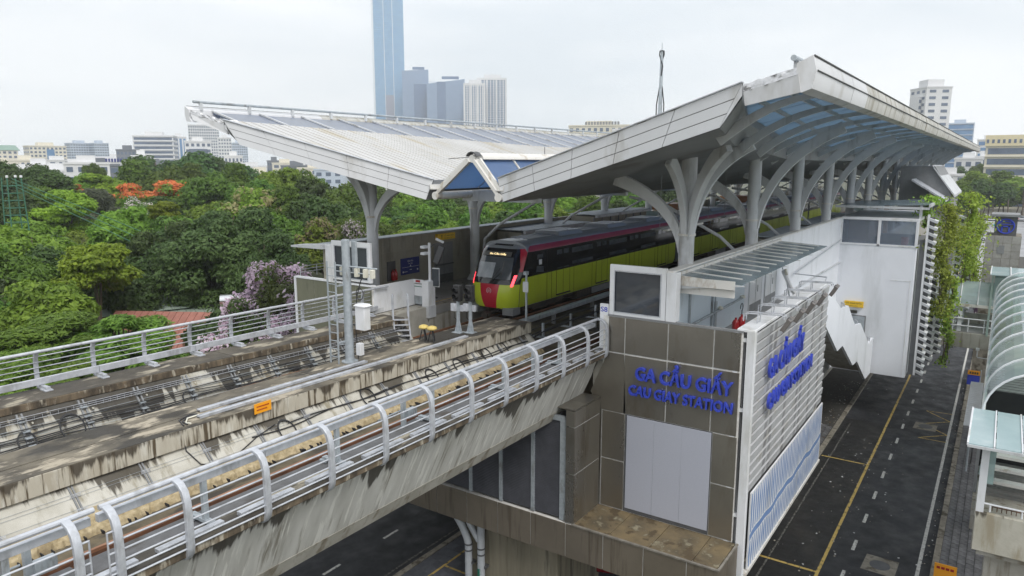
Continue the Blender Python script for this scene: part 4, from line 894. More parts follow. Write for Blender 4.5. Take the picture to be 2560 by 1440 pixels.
        if i == 0:
            arms += [((x, cy+e*.12, 14.2), (x, cy+e*.3, 16.6), (x+.1, cy+e*2.1, zbot(cy+e*2.1))), ((x-.1, cy+e*.1, 14.2), (x-.3, cy+e*.3, 16.4), (x-1.35, cy+e*1.75, zbot(cy+e*1.75))), ((x-.15, cy, 14.3), (x-.3, cy, 16), (x-1.6, cy-e*.1, zbot(cy)))]
        else: arms += [((x, cy+e*.15, 14.0), (x, cy+e*.5, 16.9), (x, yout, zo_))]
        for p0, p1, p2 in arms:
            pts = bez(p0, p1, p2); dx, dy = p2[0]-p0[0], p2[1]-p0[1]; l_ = math.hypot(dx, dy); sdv = (-dy/l_, dx/l_, 0)
            mb = MB(); mb.bar(pts, sdv, .22, [.26+.22*t/14 for t in range(15)]); mb.build('arm', M['steelgrey'], cl, bevel=.015 if i < 2 else 0)
    # ribs under the translucent strip
    for i in range(27):
        x = 20.6+4.02*i
        if x > RX1: break
        ya = yedge(x)+e*.02; za = ztop(ya)-.55; yb = yo-e*.05; zb = zo-.52
        pts = bez((x, ya-e*.8 if x > 30 else ya-e*.3, za-.55), (x, ya+e*1.2, (za+zb)/2+.28), (x, yb, zb), 10)
        mb = MB(); mb.bar(pts, (1, 0, 0), .12, [.30-.018*t for t in range(11)]); mb.build('rib', M['steelgrey'], rf)
# central skylight ridge
for i in range(44):
    a, b = 22.45+2.45*i, 22.45+2.45*(i+1)
    for y0, y1 in ((17.12, 18.62), (16.85, 15.86)):
        q = [(a+.05, y0, 16.98), (b-.05, y0, 16.98), (b-.05, y1, 15.85), (a+.05, y1, 15.85)]
        mb = MB(); mb.loft([(p, q_, r_-.03) for p, q_, r_ in q], q); mb.build('skylight_sheet', M['skyblue'], rf, smooth=False)
        mb = MB(); mb.bar([(a, y0, 17.0), (a, y1, 15.87)], (1, 0, 0), .08, .07); mb.build('skylight_bar', M['steelwhite'], rf)
MB().tube([(22.35, 17.0, 17.02), (RX1, 17.0, 17.02)], .15, 14).build('ridge_tube', M['steelwhite'], rf)
mb = MB(); ps = [Vector((22.3, 17.0+.27*math.cos(a), 17.02+.27*math.sin(a))) for a in [math.radians(20+14*k) for k in range(11)]]
mb.loft(ps+[p+Vector((0, 0, 0))*0+(Vector((22.3, 17, 17.02))-p)*.12 for p in reversed(ps)], [p+Vector((.35, 0, 0)) for p in ps]+[p+(Vector((22.3, 17, 17.02))-p)*.12+Vector((.35, 0, 0)) for p in reversed(ps)]); mb.build('ridge_hood', M['darkgrey'], rf)
MB().tube([(22.7, 17, 17.10), (22.3, 18.1, 17.02)], .015, 6).build('wire_stub', M['darkgrey'], rf)
for a, b in zip([22.7+4.9*i for i in range(22)], [22.7+4.9*(i+1) for i in range(22)]): MB().px([(17+.3*math.cos(t), 17.0+.24*math.sin(t)) for t in [math.radians(180*k/10) for k in range(11)]], a, b-.02).build('ridge_cap', M['steelwhite'], rf)
for y1, sg in ((18.78, 1), (15.72, -1)):
    mb = MB(); mb.bar([(22.35, 17+sg*.12, 16.95), (22.35, y1-sg*.02, 15.65)], (1, 0, 0), .16, .13); mb.build('gable_bar', M['steelwhite'], rf)
    mb = MB(); mb.bar([(22.45, 17+sg*.30, 17.0), (22.45, y1+sg*.02, 15.82)], (1, 0, 0), .1, .12); mb.build('gable_bar', M['steelwhite'], rf)
    mb = MB(); mb.tube([(22.25, y1, 15.58), (RX1, y1, 15.58)], .16, 16); mb.build('valley_tube', M['steelwhite'] , rf)
    mb = MB(); mb.px([(y1-.1*sg, 15.82), (y1+.25*sg, 15.82), (y1+.28*sg, 16.02), (y1+.24*sg, 16.02), (y1+.22*sg, 15.86), (y1-.1*sg, 15.86)], 22.25, RX1); mb.build('valley_gutter', M['steelwhite'], rf)
for i in range(14):
    x = 24.7+8.05*i
    MB().box(x-.14, x+.14, 15.4, 19.2, 15.28, 15.72).build('tie_beam', M['steelgrey'], rf)
    if i: MB().box(x-4.1, x-3.95, 15.5, 19.0, 15.4, 15.56).build('tie_beam', M['steelgrey'], rf)
    # drain pipes from the valley to the columns
    for sg, cy in ((1, 24.45), (-1, 9.6)):
        y1 = 18.9 if sg > 0 else 15.4
        if i: MB().tube([(x+.35, y1, 15.2), (x+.35, y1+sg*1.6, 15.0), (x+.35, cy-sg*1.2, 13.5), (x+.35, cy-sg*.15, 12.6), (x+.35, cy-sg*.1, 12.2), (x+.35, cy-sg*.1, 10.3)], .075, 10).build('drain_pipe', M['steelgrey'], rf)
# lightning rod / radio mast on the ridge
t = thing('antenna_mast', 'slim radio mast strapped with black cables standing behind the roof ridge', 'antenna', (40.3, 17, 17.1))
MB().tube([(40.3, 17, 17.1), (40.3, 17, 20.5), (40.3, 17, 23.2)], [.13, .11, .08], 10).build('pole', M['galv_dull'], t)
for k, (o1, o2) in enumerate(((.3, .12), (-.28, -.12), (.1, -.1))): MB().tube([(40.3+o1*.5, 17+o1, 19.0), (40.3+o1*.3, 17+o1*.9, 20.2), (40.3, 17+o2*.6, 21.2), (40.3-o2, 17-o2, 22.3), (40.3, 17+o2*1.2, 22.95), (40.3, 17+o2, 23.15)], .035, 6).build('cable', M['black'], t)
MB().tube([(40.3, 17, 23.15), (40.3, 17, 23.6)], .02, 6).build('tip', M['galv_dull'], t); MB().lathe([(.14, 0), (.14, .04), (.05, .06)], (40.3, 17, 23.12), 10).build('cap', M['darkgrey'], t)
t = thing('roof_spike', 'thin lightning rod standing on the far roof wing', 'antenna', (33.5, 20.6, 16.6)); MB().tube([(33.5, 20.6, 16.6), (33.5, 20.6, 17.7)], .02, 6).build('rod', M['darkgrey'], t); MB().tube([(33.4, 20.45, 17.3), (33.6, 20.75, 17.3)], .015, 5).build('arm', M['darkgrey'], t)

# ================================================================ metro train
TY, TX = 20.02, 27.55
tr = thing('metro_train', 'lime green, black and red metro train standing at the far platform', 'train', (38, TY, 9.5))
tm = dict(g=mat('train_green', (.54, .64, .035), (.50, .60, .03), .6, .32, coat=.4, dirt=((.46, .54, .04), 1.2, (1, 1, .3), .6, .85)), r=mat('train_red', (.50, .012, .035), (.44, .011, .032), .8, .32, coat=.4), m=mat('train_magenta', (.30, .012, .06), (.26, .010, .052), .5, .34, coat=.3),
          k=mat('train_black', (.012, .012, .014), None, 1, .10, spec=.6), s=mat('train_silver', (.34, .36, .38), (.30, .32, .34), 1, .35, .3, coat=.2), gl=mat('train_glass', (.06, .07, .08), (.10, .11, .12), 1.5, .05, spec=1), u=mat('train_underframe', (.035, .032, .03), (.07, .05, .035), 3, .8))
PR = [(1.22, 10.02), (1.33, 10.28), (1.375, 10.7), (1.38, 11.46), (1.37, 12.0), (1.335, 12.58), (1.30, 12.70), (1.21, 12.90), (.95, 13.06), (.5, 13.14), (0, 13.16)]
def hw(z):
    for (a, z0), (b, z1) in zip(PR, PR[1:]):
        if z0 <= z <= z1: return a+(b-a)*(z-z0)/(z1-z0)
    return PR[0][0] if z < PR[0][1] else .05
def xf(z):                                         # front surface on the centre line
    pts = [(10.0, .16), (10.3, .03), (10.7, 0), (11.15, .06), (11.3, .12), (12.0, .45), (12.6, .78), (12.85, 1.02), (13.02, 1.45), (13.16, 2.3)]
    for (z0, a), (z1, b) in zip(pts, pts[1:]):
        if z0 <= z <= z1: return TX+a+(b-a)*(z-z0)/(z1-z0)
    return TX+pts[-1][1]
def front(t, z): return Vector((xf(z)+.10*abs(t)**2+.50*abs(t)**6, TY+t*hw(z)*(1-.02*abs(t)), z))
def fpatch(name, zs, tl, tr_, mt, parent, nt_=10, off=0, nz=6, bev=0):
    mb = MB(); g_ = []; 
    for i in range(nz+1):
        z = zs[0]+(zs[1]-zs[0])*i/nz
        for j in range(nt_+1):
            a, b = tl(z), tr_(z); p = front(a+(b-a)*j/nt_, z); g_.append(p-Vector((off, 0, 0)))
    mb.add(g_, [(i*(nt_+1)+j, i*(nt_+1)+j+1, (i+1)*(nt_+1)+j+1, (i+1)*(nt_+1)+j) for i in range(nz) for j in range(nt_)]); return mb.build(name, mt, parent)
NE = 28.9
def strip_side(sg, z0, z1, x0f, x1, mt, name, parent, n=5, off=0):
    mb = MB(); A = []; B = []
    for i in range(n+1):
        z = z0+(z1-z0)*i/n; y = TY+sg*(hw(z)+off); A.append((x0f(z), y, z)); B.append((x1, y, z))
    mb.add(A+B, [(i, i+1, n+1+i+1, n+1+i) for i in range(n)]); return mb.build(name, mt, parent)
def car(xa, xb, head=False):
    body = MB(); prof = [(TY-h, z) for h, z in PR]+[(TY+h, z) for h, z in reversed(PR[:-1])]
    cb = MB(); cb.px([(y*1.0+(TY-y)*.02, z-.012) for y, z in prof], xa+(1.4 if head else .0), xb); c = cb.build('car_body', tm['s'], tr)
    for sg in (-1, 1):
        x0 = (lambda z: front(1, z).x-.01) if head else (lambda z: xa)
        strip_side(sg, 10.04, 11.46, x0, xb, tm['g'], 'lower_side', c, off=.004)
        strip_side(sg, 11.46, 12.64, x0, xb, tm['k'], 'window_band', c, off=.006)
        strip_side(sg, 12.64, 12.91, (lambda z: front(1, z).x-.01) if head else x0, xb, tm['m'], 'cantrail', c, off=.004)
    # doors and panel joints on the near side
    x = xa+(4.0 if head else 2.6)
    while x < xb-2:
        y = TY-1.385
        for k in (0, 1):
            mb = MB(); mb.loft([(x+.68*k, y-.006, 10.24), (x+.66+.68*k, y-.006, 10.24), (x+.66+.68*k, y-.008, 11.44), (x+.68*k, y-.008, 11.44)], [(x+.68*k, y+.01, 10.24), (x+.66+.68*k, y+.01, 10.24), (x+.66+.68*k, y+.01, 11.44), (x+.68*k, y+.01, 11.44)]); mb.build('door_leaf', tm['g'], c)
        mb = MB(); mb.box(x-.02, x, y-.012, y, 10.2, 11.46); mb.box(x+.66, x+.68, y-.012, y, 10.2, 11.46); mb.box(x+1.34, x+1.36, y-.012, y, 10.2, 11.46); mb.box(x-.02, x+1.36, y-.05, y, 10.17, 10.23); mb.box(x-.5, x-.49, y-.01, y, 10.1, 11.46); mb.box(x+1.8, x+1.81, y-.01, y, 10.1, 11.46); mb.build('door_joint', tm['u'], c)
        for k in (0, 1): mb = MB(); mb.loft([(x+.06+.68*k, TY-1.385, 11.55), (x+.60+.68*k, TY-1.385, 11.55), (x+.60+.68*k, TY-1.352, 12.5), (x+.06+.68*k, TY-1.352, 12.5)], [(x+.06+.68*k, TY-1.37, 11.55), (x+.60+.68*k, TY-1.37, 11.55), (x+.60+.68*k, TY-1.338, 12.5), (x+.06+.68*k, TY-1.338, 12.5)]); mb.build('door_window', tm['gl'], c)
        if x+4.1 < xb: mb = MB(); mb.loft([(x+1.62, TY-1.387, 11.6), (x+3.95, TY-1.387, 11.6), (x+3.95, TY-1.353, 12.48), (x+1.62, TY-1.353, 12.48)], [(x+1.62, TY-1.37, 11.6), (x+3.95, TY-1.37, 11.6), (x+3.95, TY-1.338, 12.48), (x+1.62, TY-1.338, 12.48)]); mb.build('window', tm['gl'], c)
        x += 4.35
    # roof plant
    for k in range(3):
        a = xa+(5.2 if head else 2.5)+k*5.6
        if a+2.8 > xb: break
        mb = MB(); mb.hexa([(a, TY-.85, 13.08), (a+2.6, TY-.85, 13.08), (a+2.6, TY+.85, 13.08), (a, TY+.85, 13.08), (a+.15, TY-.7, 13.30), (a+2.4, TY-.7, 13.30), (a+2.4, TY+.7, 13.30), (a+.15, TY+.7, 13.30)]); u_ = mb.build('roof_unit', tm['s'], c, bevel=.02)
        mb = MB()
        for q in (a+.3, a+1.35): mb.box(q, q+.85, TY-.55, TY+.55, 13.30, 13.335)
        mb.build('roof_grille', M['white'], u_)
    mb = MB()
    for yy in (-.5, -.25, 0, .25, .5): mb.box(xa+(2.6 if head else .3), xb-.3, TY+yy-.02, TY+yy+.02, 13.13, 13.175)
    mb.build('roof_ribs', tm['s'], c)
    # underframe, bogies
    mb = MB(); mb.box(xa+(1.2 if head else .2), xb-.2, TY-1.15, TY+1.15, 9.85, 10.06); mb.box(xa+6.3, xb-6.5, TY-1.3, TY+1.3, 9.62, 10.0); mb.build('underframe', tm['u'], c)
    mb = MB(); mb.box(xa+8, xa+10.4, TY-1.34, TY-1.2, 9.68, 10.03); mb.build('equipment_box', M['midgrey'], c)
    for bx in (xa+3.6, xb-3.2):
        mb = MB(); mb.box(bx-1.5, bx+1.5, TY-1.12, TY-.95, 9.72, 9.9); mb.box(bx-1.5, bx+1.5, TY+.95, TY+1.12, 9.72, 9.9); mb.box(bx-.3, bx+.3, TY-1.15, TY+1.15, 9.8, 10.0); mb.build('bogie_frame', tm['u'], c)
        for wx in (bx-1.05, bx+1.05):
            mb = MB()
            for yy in (-.78, .70): mb.tube([(wx, TY+yy, 9.86), (wx, TY+yy+.08, 9.86)], .37, 20)
            mb.build('wheelset', M['rail'], c)
    return c
c1 = car(TX, 47.7, True)
x = 48.4
while x < 100: car(x, x+19.4); x += 20.1
MB().box(47.7, 48.4, TY-1.1, TY+1.1, 10.1, 12.9).build('gangway', tm['u'], tr); MB().box(67.8, 68.5, TY-1.1, TY+1.1, 10.1, 12.9).build('gangway', tm['u'], tr)
# nose
one = lambda v: (lambda z: v)
fpatch('nose_green', (10.02, 11.18), one(-1), lambda z: -.27-.12*(z-10), tm['g'], tr, 12); fpatch('nose_green', (10.02, 11.18), lambda z: .27+.12*(z-10), one(1), tm['g'], tr, 12)
fpatch('nose_red_panel', (10.02, 11.18), lambda z: -.27-.12*(z-10), lambda z: .27+.12*(z-10), tm['r'], tr, 10)
fpatch('windscreen_mask', (11.18, 12.80), one(-.93), one(.93), tm['k'], tr, 20, nz=12)
for sg in (-1, 1):
    a, b = (one(-1), one(-.93)) if sg < 0 else (one(.93), one(1))
    fpatch('pillar', (11.18, 11.75), a, b, tm['k'], tr, 4); fpatch('pillar', (11.75, 12.80), a, b, tm['r'], tr, 4)
    fpatch('pillar_stripe', (11.75, 12.80), (lambda z: -.985) if sg < 0 else (lambda z: .96-.12*(z-11.75)), (lambda z: -.96+.12*(z-11.75)) if sg < 0 else (lambda z: .985), tm['r'], tr, 4, .012)
fpatch('windscreen', (11.42, 12.42), lambda z: -.76+.05*(z-11.4), lambda z: .76-.05*(z-11.4), tm['gl'], tr, 16, .014, 8)
fpatch('windscreen_reflection', (11.46, 12.15), one(-.05), one(.66), mat('painted_pale_reflection', (.30, .33, .36), (.42, .45, .47), 2, .2), tr, 8, .017, 4)  # pale reflection on the windscreen, painted as a lighter patch
fpatch('destination_display', (12.46, 12.66), one(-.6), one(.62), mat('display_grey', (.10, .10, .09), None, 1, .3), tr, 10, .02, 2)
pd = front(0, 12.51)-Vector((.03, 0, 0))
lettering('Ga Cầu Giấy', (pd.x, TY+.42, 12.52), (0, -1, 0), (.45, 0, .9), .95, .085, mat('led_amber', (.9, .6, .2), None, 1, .5, emit=(1, .78, .4, 1.6)), tr, .004, 0, name='led_text', each=False)
fpatch('nose_cap', (12.80, 13.155), one(-1), one(1), tm['s'], tr, 20, nz=8)
fpatch('cap_intake', (12.92, 12.98), one(-.5), one(.45), tm['k'], tr, 10, .015, 2)
for sg in (-1, 1): fpatch('head_lamp', (11.10, 11.62), (lambda z: sg*.83-.04+sg*.08*(z-11.1)), (lambda z: sg*.83+.03+sg*.08*(z-11.1)), mat('red_tail_lamp', (.9, .05, .06), None, 1, .3, emit=(1, .06, .08, 2.2)), tr, 2, .02, 6)
mb = MB()
for a, b in (((.02, 11.2), (-.42, 11.75)), ((.02, 11.2), (-.30, 11.95))): mb.tube([front(a[0], a[1])-Vector((.05, 0, 0)), front(b[0], b[1])-Vector((.05, 0, 0))], .016, 5)
mb.tube([front(-.42, 11.6)-Vector((.06, 0, 0)), front(-.40, 12.25)-Vector((.06, 0, 0))], .014, 5); mb.build('wiper', tm['k'], tr)
mb = MB(); mb.tube([front(0, 10.86)-Vector((.02, 0, 0))+Vector((0, .13*math.cos(a), .13*math.sin(a))) for a in [math.radians(-60+300*k/20) for k in range(21)]], .009, 5); 
for k in (-.05, 0, .05): mb.tube([front(0, 10.80)+Vector((-.02, k, -.02)), front(0, 10.80)+Vector((-.02, k*1.2, .12))], .008, 4)
mb.build('emblem', M['white'], tr)
for sg in (-1, 1):                                 # finned obstacle deflectors and cab side window
    y = TY+sg*1.02; mb = MB()
    for k in range(5): mb.box(TX+.10, TX+.75, y-.3, y+.3, 9.74+.068*k, 9.79+.068*k)
    mb.box(TX+.16, TX+.72, y-.27, y+.27, 9.74, 10.06); mb.build('deflector', M['midgrey'], tr)
mb = MB(); mb.tube([(TX+.9, TY, 9.78), (TX-.12, TY, 9.74)], .09, 8); mb.tube([(TX-.12, TY, 9.74), (TX-.36, TY, 9.73)], .17, 12); mb.build('coupler', tm['u'], tr)
mb = MB(); mb.tube([(TX+.3, TY-.5, 9.72), (TX+.2, TY-.1, 9.55), (TX+.1, TY+.1, 9.66)], .015, 5); mb.build('hose', M['black'], tr)
mb = MB(); mb.loft([(TX+2.05, TY-1.392, 11.6), (TX+2.75, TY-1.392, 11.55), (TX+2.75, TY-1.352, 12.45), (TX+2.2, TY-1.352, 12.45)], [(TX+2.05, TY-1.375, 11.6), (TX+2.75, TY-1.375, 11.55), (TX+2.75, TY-1.335, 12.45), (TX+2.2, TY-1.335, 12.45)]); mb.build('cab_window', tm['gl'], tr)
mb = MB(); mb.box(TX+2.3, TX+2.55, TY-1.40, TY-1.39, 11.95, 12.2); mb.build('notice', M['white'], tr)
mb = MB(); mb.box(TX+3.05, TX+3.065, TY-1.395, TY-1.385, 10.05, 12.6); mb.build('cab_door_joint', tm['u'], tr)
# ================================================================ trackside equipment
t = thing('cable_duct', 'twin light grey steel cable ducts lying on the middle wall of the viaduct', 'cable duct', (16, 17.2, 10.31))
for y, xa, xb in ((16.95, 10.3, 21.3), (17.42, 10.6, 16.6)):
    mb = MB(); q = [(xa, y+fmid(xa)), (xb, y+fmid(xb))]
    for a, b in ((-.075, -.06), (.06, .075)): mb.loft([(xa, q[0][1]+a, 10.315), (xa, q[0][1]+b, 10.315), (xa, q[0][1]+b, 10.385), (xa, q[0][1]+a, 10.385)], [(xb, q[1][1]+a, 10.315), (xb, q[1][1]+b, 10.315), (xb, q[1][1]+b, 10.385), (xb, q[1][1]+a, 10.385)])
    mb.loft([(xa, q[0][1]-.07, 10.35), (xa, q[0][1]+.07, 10.35), (xa, q[0][1]+.07, 10.37), (xa, q[0][1]-.07, 10.37)], [(xb, q[1][1]-.07, 10.35), (xb, q[1][1]+.07, 10.35), (xb, q[1][1]+.07, 10.37), (xb, q[1][1]-.07, 10.37)]); mb.build('duct', M['galv'], t)
for k in range(3): MB().tube([(10.4, 16.95+.05*k, 10.36), (10.1+.1*k, 17.0+.1*k, 10.34), (9.9, 16.75+.15*k, 10.33), (9.95-.1*k, 16.6, 10.33)], .02, 6).build('cable_end', M['black'] if k else M['cream'], t)
# radio mast with ladder
t = thing('radio_mast', 'galvanised steel mast with a ladder and white equipment boxes on the middle wall', 'mast', (16.3, 17.5, 10.3))
mx_, my_ = 16.35, 17.62
MB().tube([(mx_, my_, 10.32), (mx_, my_, 14.4)], [.15, .135], 12).build('pole', M['galv_dull'], t); MB().lathe([(.28, 0), (.28, .03), (.16, .03), (.15, .16)], (mx_, my_, 10.32), 12).build('base_plate', M['galv_dull'], t)
MB().box(mx_+.14, mx_+.24, my_-.28, my_-.12, 13.35, 14.35).build('mast_bracket', M['galv_dull'], t)
mb = MB(); mb.tube([(mx_-.1, my_+.45, 13.55), (mx_+.25, my_-1.15, 13.50)], .03, 6); mb.tube([(mx_-.05, my_+.45, 13.35), (mx_+.25, my_-1.0, 13.3)], .02, 6); mb.build('cross_arm', M['galv_dull'], t)
for dy in (.32, -.35, -.75, -1.05): MB().box(mx_+.05, mx_+.2, my_+dy-.06, my_+dy+.06, 13.2, 13.48).build('aerial', M['cream'], t, bevel=.01)
MB().tube([Vector((mx_+.2, my_-.36, 12.62))+Vector((0, .16*math.cos(a), .2*math.sin(a))) for a in [i*.35 for i in range(40)]], .014, 5).build('cable_loop', M['black'], t)
MB().tube([(mx_+.2, my_-.5, 13.2), (mx_+.22, my_-.35, 12.9), (mx_+.17, my_-.25, 12.5), (mx_+.16, my_-.16, 11.5), (mx_+.2, my_-.2, 10.4)], .018, 5).build('cable', M['black'], t)
lad = []
for dy in (.02, .40):
    MB().bar([(mx_-.42, my_+dy+.05, 10.32), (mx_-.42, my_+dy+.05, 13.72)], (1, 0, 0), .035, .05).build('ladder_rail', M['galv_dull'], t)
for k in range(12): MB().tube([(mx_-.42, my_+.07, 10.55+.27*k), (mx_-.42, my_+.45, 10.55+.27*k)], .014, 6).build('ladder_rung', M['galv_dull'], t)
for z in (11.0, 12.2, 12.9): MB().box(mx_-.42, mx_, my_+.04, my_+.1, z, z+.05).build('ladder_stay', M['galv_dull'], t)
MB().box(mx_+.02, mx_+.30, my_-.72, my_-.3, 11.45, 12.25).build('equipment_box', M['white'], t, bevel=.015); MB().hexa([(mx_-.02, my_-.78, 12.25), (mx_+.34, my_-.78, 12.25), (mx_+.34, my_-.26, 12.25), (mx_-.02, my_-.26, 12.25), (mx_+.04, my_-.7, 12.32), (mx_+.28, my_-.7, 12.32), (mx_+.28, my_-.34, 12.32), (mx_+.04, my_-.34, 12.32)]).build('box_lid', M['white'], t)
MB().box(mx_+.1, mx_+.18, my_-.3, my_-.1, 11.55, 11.6).build('box_stay', M['darkgrey'], t); MB().box(mx_+.1, mx_+.18, my_-.3, my_-.1, 12.05, 12.1).build('box_stay', M['darkgrey'], t)
MB().box(mx_+.1, mx_+.28, my_-.4, my_-.2, 10.55, 10.95).build('small_box', M['white'], t, bevel=.01)
# twin signals
for i, (x, y) in enumerate(((21.75, 17.28), (21.98, 16.86))):
    t = thing('railway_signal', ('left', 'right')[i]+' of the two black trackside signals before the train', 'signal', (x, y, 10.31), 'trackside signals')
    mb = MB(); mb.box(x-.05, x+.05, y-.05, y+.05, 10.31, 11.7)
    for sx in (-1, 1): mb.loft([(x-.03, y+sx*.05, 10.75), (x+.03, y+sx*.05, 10.75), (x+.03, y+sx*.05, 10.33), (x-.03, y+sx*.05, 10.33)], [(x-.03, y+sx*.06, 10.75), (x+.03, y+sx*.06, 10.75), (x+.03, y+sx*.17, 10.33), (x-.03, y+sx*.17, 10.33)])
    mb.box(x-.18, x+.18, y-.2, y+.2, 10.31, 10.33); mb.build('post', M['galv_dull'], t)
    MB().box(x-.20, x-.04, y+.0, y+.22, 11.18, 11.48).build('control_box', M['galv'], t, bevel=.012); MB().box(x+.02, x+.1, y-.22, y-.06, 11.16, 11.4).build('back_plate', M['galv'], t)
    h = MB().box(x-.12, x+.12, y-.15, y+.17, 11.56, 12.2).build('signal_head', M['rubber'], t, bevel=.03)
    for z in (11.77, 12.01): mb = MB(); mb.tube([(x-.12, y, z), (x-.26, y, z-.01)], .11, 12, caps=False); mb.tube([(x-.095, y, z), (x-.10, y, z)], .07, 12); mb.build('lamp_hood', M['rubber'], h)
    MB().tube([(x-.12, y+.1, 11.15), (x-.1, y+.12, 10.9), (x, y+.06, 10.8)], .012, 5).build('cable', M['black'], t)
for i, (x, y) in enumerate(((19.95, 17.5), (19.96, 17.1))):
    t = thing('track_antenna', ('left', 'right')[i]+' of two yellow capped antennas on black stands on the middle wall', 'antenna', (x, y, 10.31), 'yellow capped antennas')
    MB().lathe([(.05, 0), (.17, .01), (.19, .05), (.17, .1), (.09, .14), (.04, .15)], (x, y, 10.78), 16).build('cap', M['yellowcap'], t)
    mb = MB()
    for a in (0, 2.1, 4.2): mb.tube([(x+.04*math.cos(a), y+.04*math.sin(a), 10.8), (x+.16*math.cos(a), y+.16*math.sin(a), 10.33)], .022, 5)
    mb.tube([(x, y, 10.8), (x+.05, y-.05, 10.33)], .03, 5); mb.build('stand', M['rubber'], t)
# steps up to the platform end
t = thing('access_ladder', 'small galvanised step ladder with hoop rails leading to the far platform end', 'ladder', (22.3, 21.1, 9.1))
for a, b in (((21.75, 20.62), (22.0, 20.98)), ((22.2, 20.15), (22.45, 20.52))):
    MB().tube([(a[0], a[1], 9.1), (b[0], b[1], 10.35), (b[0], b[1], 11.3), (b[0]+.3, b[1]+.32, 11.34), (b[0]+.3, b[1]+.32, 10.35)], .035, 6).build('stringer', M['galv'], t)
for k in range(6): f_ = k/5.; MB().bar([(21.78+.25*f_, 20.64+.36*f_, 9.25+.21*k), (22.2+.25*f_, 20.17+.36*f_, 9.25+.21*k)], (.5, .72, 0), .16, .035).build('tread', M['galv'], t)
# mirror post at the platform end
t = thing('camera_post', 'white post with cameras and a convex mirror at the end of the far platform', 'post', (25.3, 21.75, 10.3))
MB().tube([(25.25, 21.7, 10.3), (25.25, 21.7, 13.25)], .065, 10).build('post', M['white'], t)
for z in (12.7, 13.0): MB().box(24.95, 25.3, 21.75, 22.0, z, z+.12).build('camera', M['white'], t, bevel=.01)
MB().bar([(25.35, 21.4, 12.35), (25.5, 21.15, 13.1)], (.3, 0, 0), .12, .3).build('monitor', M['darkgrey'], t)
MB().tube([(25.25, 21.7, 13.0), (25.35, 21.5, 13.2), (25.45, 21.3, 13.22)], .025, 6).build('arm', M['darkgrey'], t); MB().tube([(25.3, 21.35, 13.45), (25.55, 21.1, 13.28)], .06, 8).build('camera', M['white'], t)
mb = MB(); mb.pz([(0, 0)]*0+[(25.30+.0, 21.58)]*0+[(25.30, 21.62), (25.33, 21.62), (25.42, 21.25), (25.39, 21.25)], 11.2, 12.1); mb.build('mirror', M['steelgrey'], t, bevel=.05)
mb = MB(); mb.pz([(25.285, 21.60), (25.30, 21.60), (25.385, 21.27), (25.37, 21.27)], 11.25, 12.05); mb.build('mirror_face', M['glassdark'], t)
# short post and S8 board by the near rail
t = thing('kilometre_post', 'thin grey post with a small plate beside the train track', 'post', (26.3, 17.2, 9.1)); MB().tube([(26.2, 17.0, 9.1), (26.2, 17.0, 12.2)], .05, 8).build('post', M['galv_dull'], t); MB().box(26.1, 26.14, 16.85, 17.12, 11.3, 11.75).build('plate', M['steelgrey'], t); MB().box(26.1, 26.3, 16.94, 17.1, 12.05, 12.2).build('head', M['galv_dull'], t)
t = thing('station_code_board', 'white S8 board behind the end of the near guardrail', 'sign', (22.5, 11.2, 11.3)); MB().box(22.42, 22.5, 11.12, 11.45, 10.4, 12.0).build('board', M['white'], t)
lettering('S8', (22.415, 11.42, 11.72), (0, -1, 0), (0, 0, 1), .26, .17, M['blue'], t, .004, .01, each=False, name='print')
# third rail and walk strip beside the train
t = thing('conductor_rail', 'long grey covered conductor rail beside the train track', 'conductor rail', (40, 18.0, 9.1)); MB().px([(17.75, 9.55), (18.05, 9.55), (18.05, 9.75), (17.75, 9.75)], 25.4, 130).build('cover', M['galv_dull'], t, bevel=.02)
for k in range(24): MB().box(26+4*k, 26.15+4*k, 17.82, 17.98, 9.05, 9.55).build('support', M['midgrey'], t)
t = thing('cable_tray', 'dark cable trays on short stands between the two station tracks', 'cable tray', (35, 16.2, 9.05))
for y, z in ((15.7, 9.85), (15.9, 9.7), (16.3, 9.6), (16.1, 9.95)): MB().tube([(24.9, y, z-.1)]+[(26+3*k, y+.04*(k % 2), z+.04*math.sin(k*2.1)) for k in range(32)], .03, 5).build('cable', M['black'], t)
for k in range(20): mb = MB(); mb.box(25.6+2.4*k, 25.7+2.4*k, 15.75, 15.83, 9.05, 10.15); mb.box(25.6+2.4*k, 25.7+2.4*k, 15.6, 16.5, 9.5, 9.56); mb.build('stand', M['galv_dull'], t)
# ================================================================ platform furniture
def shelter(x0, x1, y0, y1, z0, z1, lb, roofmat='galv_dull', walls='tile'):
    t = thing('platform_shelter', lb, 'shelter', ((x0+x1)/2, (y0+y1)/2, z0), 'flat roofed platform kiosks')
    MB().box(x0+.1, x1-.1, y0+.2, y1-.1, z0, z1-.14).build('wall', M[walls], t)
    n = max(2, int((x1-x0)/1.2))
    for i in range(n): MB().box(x0+(x1-x0)*i/n+.01, x0+(x1-x0)*(i+1)/n-.01, y0-.15, y1+.1, z1-.03, z1+.015).build('roof_sheet', M[roofmat], t)
    MB().box(x0, x1, y0-.1, y0+.05, z1-.2, z1-.03).build('roof_beam', M['steelgrey'], t)
    mb = MB()
    for k in range(n): mb.box(x0+(x1-x0)*k/n, x0+(x1-x0)*k/n+.06, y0+.12, y0+.2, z0, z1-.2)
    mb.build('mullion', M['midgrey'], t); return t
shelter(35.5, 43.5, 23.2, 25.3, 10.3, 12.95, 'brown walled flat roofed kiosk on the far platform behind the train cab')
shelter(44.5, 53.5, 23.2, 25.3, 10.3, 13.35, 'longer flat roofed kiosk on the far platform, behind the first one')
